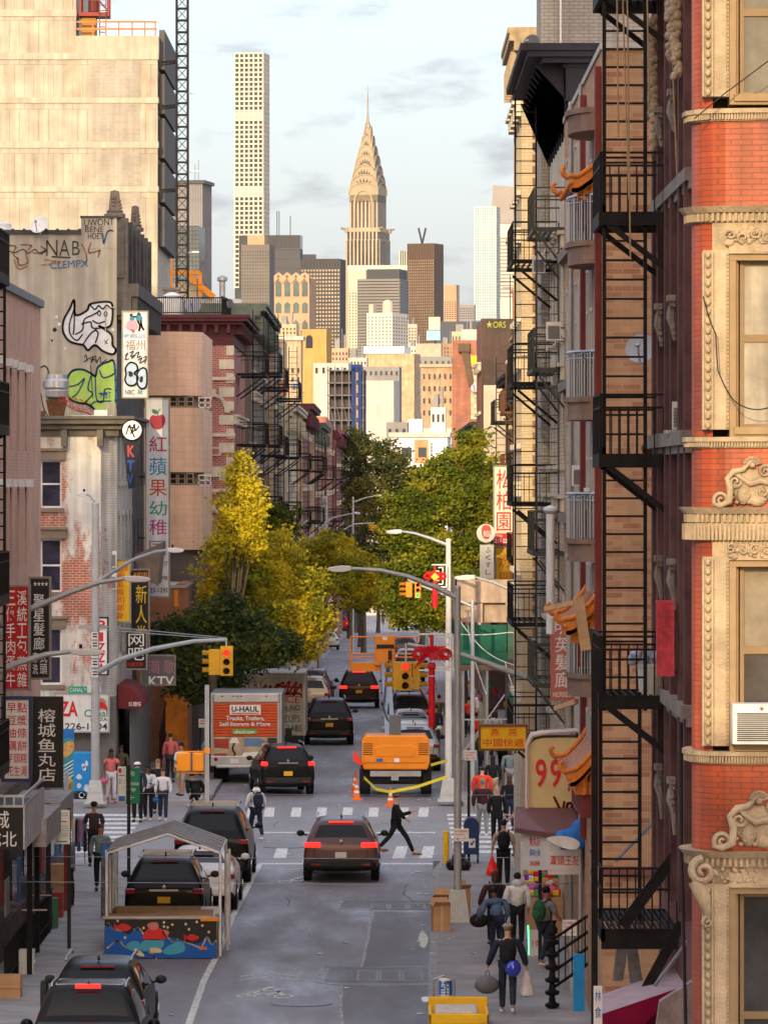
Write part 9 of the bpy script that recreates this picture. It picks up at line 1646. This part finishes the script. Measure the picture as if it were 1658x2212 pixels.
d=97;t=empty('yellow_cart',(PX(990,d),d,0),'yellow hand cart with a pale load at the bottom edge','cart');m=MB();x0,x1=PX(926,d),PX(1056,d);m.box(x0,x1,d,d+.05,.25,.45);m.box(x0,x0+.06,d,d+1.6,.25,.45);m.box(x1-.06,x1,d,d+1.6,.25,.45);m.box(x0,x1,d+1.55,d+1.6,.25,.62);m.box(x0+.06,x1-.06,d+.05,d+1.55,.25,.30);m.build('tray',YEL,t,bevel=.02);m=MB();m.box(x0+.12,x1-.2,d+.1,d+1.4,.31,.5);m.build('load',M('pale_sack',(.50,.45,.38),.8,0,.2,5),t,bevel=.05);m=MB();m.tube([(x0+.1,d+1.6,.5),(x0+.1,d+1.62,.95),(x0+.3,d+1.62,1.02),(x0+.5,d+1.62,.95),(x0+.5,d+1.6,.5)],.025,8);m.build('handle',STEEL,t)
for q in(x0+.15,x1-.15):m=MB();m.lathe([(.12,-.04),(.12,.04)],(q,d+.3,.12),12,axis='x');m.build('wheel',TYRE,t)
# price sign, noodle shop sign, stall
d=106;t=empty('price_sign',tuple(P(1210,1760,d)),'big cream price sign with red numerals and a rounded corner','shop sign');pl=[(1142,1760),(1142,1620),(1146,1606),(1156,1598),(1172,1594),(1250,1594),(1250,1760)];m=MB();o_=P(0,0,d);m.prism([(u,-v)for u,v in pl],P(0,0,d),Vector((d/F,0,0)),Vector((0,0,d/F)),(0,1.2,0));m.build('panel',M('price_cream',(.52,.40,.20),.55,0,.15,2),t);m=MB();pts=[(1138,1765),(1138,1612),(1148,1590),(1172,1584),(1250,1579)];pp=[P(u,v,d-.04)for u,v in pts]
for i in range(len(pp)-1):a,b=pp[i],pp[i+1];m.add([a,b,b+Vector((0,1.3,0)),a+Vector((0,1.3,0))],[(0,1,2,3)])
m.tube(pp,.05,6);m.build('rounded_rim',M('pinkish_rim',(.50,.42,.42),.4,0,.1,3),t);m=MB();putpx(m,'9',1156,1640,1180,1702,d-.02,bold=.015);putpx(m,'9',1188,1640,1212,1702,d-.02,bold=.015);m.build('lettering',INKR,t);m=MB()
for q in([(1196,1722),(1206,1742),(1214,1752),(1218,1732)],[(1222,1750),(1226,1736),(1236,1738),(1230,1752)],[(1240,1752),(1246,1736),(1256,1742),(1250,1754)],[(1258,1752),(1264,1738),(1274,1744)]):stroke(m,q,5,d-.03)
putpx(m,'inc',1226,1690,1262,1710,d-.03);m.build('graffiti',M('dried_red',(.22,.02,.02),.7),t)
d=103.5;t=empty('noodle_shop_sign',tuple(P(1210,1880,d)),'white canted noodle shop sign with red and blue characters','shop sign');m=MB();a,b,c_=P(1127,1880,d+1.2),P(1182,1880,d),P(1256,1880,d);z1=PZ(1800,d)
for p,q in((a,b),(b,c_)):m.quad((p.x,p.y,p.z),(q.x,q.y,q.z),(q.x,q.y,z1),(p.x,p.y,z1))
m.box(b.x+.01,c_.x,d+.02,d+2,a.z,z1-.01);m.build('panel',M('sign_cream_white',(.52,.49,.46),.6,0,.12,2),t);m=MB();putpx(m,'潭頭王記',1186,1848,1252,1870,d-.01,bold=.02);putpx(m,'食店',1206,1820,1248,1836,d-.01,bold=.02);u_=(b-a).normalized();ctr=a.lerp(b,.5);put(m,'魚丸店',(ctr.x,ctr.y-.02,PZ(1822,d)),.55,.20,u_,(0,0,1),bold=.02);put(m,'243-0548',(ctr.x,ctr.y-.02,PZ(1870,d)),.5,.10,u_);m.build('lettering',INKR,t);m=MB();put(m,'風味小食',(ctr.x,ctr.y-.02,PZ(1846,d)),.55,.15,u_,bold=.01);m.build('lettering',INKBL,t)
m=MB();zr=z1+.02;m.add([(a.x-.15,a.y+.1,zr),(b.x,d-.15,zr),(c_.x+.1,d-.15,zr),(c_.x+.1,d+2.6,zr+.35),(a.x-.1,d+2.6,zr+.35),(a.x-.15,a.y+.1,zr-.1),(b.x,d-.15,zr-.1),(c_.x+.1,d-.15,zr-.1)],[(0,1,2,3,4),(0,5,6,1),(1,6,7,2)]);m.build('maroon_roof',M('maroon_sheet',(.14,.06,.06),.6,0,.15,2),t)
m=MB();BT=M('blue_tarp',(.015,.15,.52),.45,0,.15,4)
for k in range(18):q=k/17;m.ball(P(1215+75*q,1818-18*math.sin(q*3)+rnd.uniform(-10,10),d-.35),(.16,.10,.16+.08*math.sin(q*3.1)),8,6)
rootmb(m,'blue_tarp',BT,'crumpled bright blue tarpaulin over the noodle shop sign','tarpaulin',smooth=60);m=MB();blob(m,[(1180,1812),(1210,1806),(1240,1812),(1252,1824),(1240,1836),(1210,1830)],d-.6);m.M=None;rootmb(m,'white_sheet',WHT,'white plastic fold hanging from the blue tarpaulin','plastic sheet')
t=empty('goods_rack',tuple(P(1140,1950,118)),'white wire shelf rack with packets beside the stall','rack');d=121;m=MB()
for u in(1127,1168):m.bar((PX(u,d),d,KH),P(u,1822,d),.05);m.bar((PX(u,d),d+.5,KH),(PX(u,d),d+.5,PZ(1822,d)),.05)
for v in(1826,1850,1875,1900,1925):m.box(PX(1127,d),PX(1168,d),d,d+.5,PZ(v,d)-.02,PZ(v,d)+.02)
m.build('frame',WHT,t);m=MB();m.quad(P(1130,1940,d-.03),P(1168,1940,d-.03),P(1168,1902,d-.03),P(1130,1902,d-.03));m.build('spotted_sheet',M('spotted_cloth',(.50,.44,.44),.7,0,.6,16),t)
d=117;r5=random.Random(9);tb=empty('goods_stall',tuple(P(1195,2010,d)),'pavement stall table heaped with wrapped snacks','stall');m=MB();m.box(PX(1140,d),PX(1216,d),d,d+2.2,KH,1.05);m.build('table',CB,tb);cols_=[CB,RED,YEL,WHT,M('purple_wrap',(.20,.04,.32),.5),M('green_wrap',(.06,.30,.06),.5),M('pink_wrap',(.6,.12,.30),.5)]
for k in range(46):x=PX(1140,d)+r5.uniform(.05,.72);y=d+r5.uniform(0,2.1);z=1.05+.0+(y-d)*.16;s_=r5.uniform(.05,.12);m=MB();m.box(x-s_,x+s_,y-s_,y+s_,z,z+r5.uniform(.08,.2));o=rootmb(m,'snack_packet',cols_[k%7],['brown','red','yellow','white','purple','green','pink'][k%7]+' snack packet heaped on the pavement stall','packet','packets on the stall',bevel=.02)
for i,(u,c_)in enumerate(((1165,4),(1182,4),(1196,5),(1225,6))):m=MB();q=P(u,1905,d+2);m.lathe([(.02,.25),(.10,.2),(.11,-.1),(.04,-.2)],q,8);rootmb(m,'hanging_wrap',cols_[c_],['purple rolled wrap hanging first over the stall','purple rolled wrap hanging second over the stall','green rolled wrap hanging over the stall','shiny pink bundle hanging over the stall'][i],'packet',smooth=50)
m=MB();q=[P(1140,2000,113.5),P(1142,2060,112.5),P(1145,2088,112),P(1170,2092,112)];m.tube(q,.012,6);rootmb(m,'led_strip',M('led_green',(.05,.9,.2),.4,0,0,emit=3),'glowing green light strip along the stall board','light strip')
board('sandwich_board','white lit pavement board edged by the green light strip','sign',(1143,2010,1168,2090),112.2,WHT,None,.08,[('小食',1147,2030,1164,2045,INKR)])
# signs on the right
SW=M('sign_cream',(.60,.57,.50),.5,0,.08,1)
board('hanging_sign','tall cream sign with three red characters and a phone number','sign',(1067,1008,1106,1176),199,SW,FRM,.25,col_text('松柏園',1072,1103,1012,1150,INKR,.03),gs);t=board('phone_panel','red telephone panel below the three red characters','sign',(1067,1152,1106,1176),198.8,INKR,None,.05,[('(212)',1070,1155,1084,1161,INKW),('219-2278',1068,1164,1105,1173,INKW,.02)])
board('hanging_sign','yellow sign with red brushed characters under the cream sign','sign',(1071,1184,1107,1252),199,YELS,FRM,.2,[('汾',1075,1196,1104,1226,M('orange_red_ink',(.45,.10,.02),.5),.02),('朗',1077,1234,1104,1252,M('orange_red_ink',(.45,.10,.02),.5),.02)],gs)
d=197;t=empty('round_sushi_sign',tuple(P(1049,1252,d)),'round white sushi sign over a tall white panel','sign',gs);m=MB();m.lathe([(.36,0),(.36,.2)],P(1049,1152,d),26,axis='y');m.build('disc',INKW,t);m=MB();blob(m,[(1040,1140),(1048,1134),(1058,1138),(1060,1152),(1054,1164),(1042,1160)],d-.01);m.build('fish_emblem',M('emblem_pink',(.5,.08,.06),.5),t);m=MB();putpx(m,'鮨',1043,1146,1059,1160,d-.02);m.build('lettering',INKW,t);m=MB();a,b=P(1036,1250,d),P(1066,1177,d);m.box(a.x,b.x,d,d+.15,a.z,b.z);m.build('panel',INKW,t);m=MB()
for i,c_ in enumerate('ふくすし'):putpx(m,c_,1048,1182+i*16,1060,1194+i*16,d-.01)
m.build('lettering',INKB,t)
t=board('hanging_sign','faded pink hair salon sign with white characters','sign',(1189,1302,1240,1514),108,M('faded_pink_sign',(.42,.13,.10),.6,0,.15,1.5,streak=.25),None,.2,col_text('明英髮廊',1198,1232,1335,1488,INKW,.02)+[('14 ELDRIDGE ST.',1194,1495,1234,1506,INKW)],gs)
board('hanging_sign','yellow restaurant sign with two rows of red characters over the right pavement','sign',(1038,1570,1135,1617),112,M('bright_yellow_sign',(.70,.40,.01),.5,0,.08,1),M('brown_frame',(.15,.07,.03),.6),.2,[('燕',1059,1574,1078,1591,INKR,.012),('燕',1097,1574,1116,1591,INKR,.012),('中國快遞',1043,1596,1131,1613,INKR,.012)])
board('green_fascia','dark green shop fascia with a white telephone number','shop sign',(1100,1488,1170,1556),172,M('fascia_green',(.008,.10,.05),.5,0,.2,1),None,.2,[('Tel: 212-226-0',1106,1540,1160,1552,INKW,.02)])
board('yellow_fascia','plain yellow shop panel behind the shed scaffold','shop sign',(1140,1425,1190,1520),176,M('dull_yellow_panel',(.55,.33,.02),.6,0,.15,1),None,.1)
board('hanging_sign','white far sign with dark characters on the left row','sign',(694,1072,707,1145),335,DRSIGN,FRM,.2,col_text('晶晶蓝水',696,705,1076,1142,INKB),gs)
# sidewalk shed
d=172;t=empty('sidewalk_shed',(PX(1060,d),d,KH),'sidewalk shed with weathered plywood over green boards','sidewalk shed');PLY_=M('weathered_plywood',(.33,.25,.20),.9,0,.25,2,streak=.2);GB=M('shed_green',(.006,.075,.05),.7,0,.25,2);m=MB();x0,x1=PX(983,d),PX(1165,d);m.box(x0,x1,d,d+.05,PZ(1302,d),PZ(1252,d));m.box(x0+.1,x1-.1,d+.3,d+.35,PZ(1345,d),PZ(1304,d));m.box(x0,x0+.05,d,d+9,PZ(1345,d),PZ(1252,d))
for u in(1030,1098,1150):m.box(PX(u,d),PX(u+12,d),d-.02,d+.28,PZ(1345,d),PZ(1304,d))
m.build('plywood',PLY_,t);m=MB();m.box(x0+.05,PX(1094,d),d-.08,d+.2,PZ(1434,d),PZ(1350,d));m.box(x0+.05,x0+.12,d+.2,d+12,PZ(1434,d),PZ(1350,d));m.build('green_boards',GB,t);m=MB();m.box(PX(1096,d),PX(1180,d),d-.12,d+.2,PZ(1424,d),PZ(1336,d));m.build('faded_green_board',M('shed_grey_green',(.055,.10,.08),.8,0,.2,2),t);m=MB();m.box(x0,x1+.3,d-.1,d+12,PZ(1448,d),PZ(1436,d));m.build('deck',M('shed_deck',(.12,.085,.06),.9,0,.3,2),t);m=MB()
for yy in(d,d+3,d+6,d+9,d+12):
 for u in(1000,1052,1112):x=PX(u,d);m.tube([(x,yy,KH),(x,yy,PZ(1448,d))],.05,8)
for k in range(4):m.bar((PX(1000,d),d+3*k,1.2),(PX(1000,d),d+3*k+3,3.6),.05)
m.bar(P(1052,1560,d-.2),P(990,1650,d-.2),.06);m.bar(P(1090,1500,d-.3),P(990,1640,d-.3),.05);m.bar(P(985,1555,d),P(1180,1553,d),.05);m.build('posts',STEEL,t)
for i,pts in enumerate((([(985,1330),(1040,1400),(1090,1430),(1180,1450)]),([(1010,1350),(1020,1410),(1050,1500)]),([(1090,1430),(1120,1520),(1180,1565)]),([(985,1370),(1100,1366),(1190,1362)]),([(1130,1560),(1190,1470),(1230,1440)]))):cable('wire',['white wire from the lamp post down across the green boards','hanging white wire by the shed post','slack wire below the mast arm','straight wire along the top of the green boards','wire rising to the pink sign'][i],[P(u,v,170.5-i*.3)for u,v in pts],.014,WHT,'loose wires by the shed',.05)
for i in range(10):m=MB();q=P(1015+i*11,1480+(i%4)*14,178);m.ball(q,(.10,.1,.13),7,5);rootmb(m,'hanging_goods',cols_[(i*3)%7],'small hanging goods under the sidewalk shed','goods','goods hanging under the shed',smooth=60)
for i,(v,vb)in enumerate(((1850,1846),(1712,1716),(1905,1908))):cable('wire',('thin wire crossing low over the road','thin wire crossing over the far crosswalk','faint wire crossing above the painted planter')[i],[P(-20,v,[112,130,106][i]),P(829,v+6,[112,130,106][i]),P(1690,vb,[112,130,106][i])],.006,STEEL,'wires across the street')
# stoop railing, pole and awning at the lower right
d=101;t=empty('stoop_railing',(PX(1192,d),d,KH),'black stoop railing with a stacked urn newel post','railing');x=PX(1192,d);m=MB();pr=[];z=0
for k in range(6):pr+=[(.05,z),(.13,z+.03),(.15,z+.09),(.07,z+.13),(.06,z+.22)];z+=.25
pr+=[(.11,z),(.11,z+.08),(.03,z+.2),(.01,z+.24)];m.lathe(pr,(x,d,KH),12);m.build('newel_post',BLK,t,smooth=50);m=MB()
for k in range(4):m.bar((x,d,KH+.4+k*.32),(x+1.5,d+1.5,KH+1.25+k*.32),.045)
for k in range(12):q=k/11;m.bar((x+1.5*q,d+1.5*q,KH+.35+.85*q),(x+1.5*q,d+1.5*q,KH+1.4+.85*q),.025)
m.build('railing',BLK,t)
m=MB();m.box(PX(1238,90),PX(1262,90),90,90.1,PZ(2185,90),PZ(2062,90));rootmb(m,'blue_door_panel',M('bright_blue_panel',(.01,.20,.45),.5),'bright blue panel beneath the fire escape','panel');m=MB();a=P(1322,2120,84);m.prism([(0,0),(.18,0),(.28,.75),(.1,.8)],a,(1,0,0),(0,0,1),(0,.1,0));m.prism([(.3,-.05),(.5,0),(.38,.8),(.22,.75)],a,(1,0,0),(0,0,1),(0,.5,0));rootmb(m,'leaning_boards',M('grey_boards',(.22,.20,.19),.8,0,.4,5),'old boards and banners leaning behind the magenta awning','boards')
d=94;t=empty('magenta_awning',tuple(P(1390,2212,d)),'torn magenta awning with a faded pink top at the bottom right','awning');A_,B_,C_,D_=P(1297,2150,79.5),P(1470,2088,81.5),P(1480,2130,78.5),P(1297,2192,76.5);m=MB();m.add([A_,B_,C_,D_],[(0,1,2,3)]);m.build('faded_top',M('faded_pink_canvas',(.36,.27,.30),.8,0,.15,3),t);m=MB();e1=Vector((0,0,-.75));m.add([D_,C_,C_+Vector((-.25,0,-.25)),C_+Vector((-.45,0,-.7)),D_+e1],[(0,1,2,3,4)]);m.add([D_,A_,A_+e1,D_+e1],[(0,3,2,1)]);m.build('magenta_valance',M('magenta_canvas',(.42,.016,.10),.7,0,.15,3),t)
m=MB();m.prism([(0,0),(.55,.35),(.75,-.2),(.3,-.9),(-.1,-.7)],P(1425,2165,75.8),(1,0,0),(0,0,1),(0,.3,0));rootmb(m,'broken_panel',M('wood_panel_grey',(.28,.22,.21),.8,0,.3,4,streak=.2),'broken grey timber panel under the magenta awning','panel')
board('menu_sign','small white menu board at the magenta awning','sign',(1282,2132,1300,2240),75.5,INKW,None,.1,[('林',1284,2140,1298,2165,INKBL,.02),('食',1284,2175,1298,2200,INKBL,.02)])
# ---------------------------------------------------------------- city air
m=MB();m.box(-1500,1500,-160,6500,-12,470);hz=m.build('haze',MATS.setdefault('haze',bpy.data.materials.new('haze')));tag(hz,'thin evening haze in the air over the city','haze',None,'stuff');hm=MATS['haze'];hm.use_nodes=True;nt=hm.node_tree;nt.nodes.clear();ou=nt.nodes.new('ShaderNodeOutputMaterial');pv=nt.nodes.new('ShaderNodeVolumePrincipled');pv.inputs['Color'].default_value=(.80,.86,.95,1);pv.inputs['Density'].default_value=.000009;pv.inputs['Anisotropy'].default_value=.2;nt.links.new(pv.outputs[0],ou.inputs['Volume'])
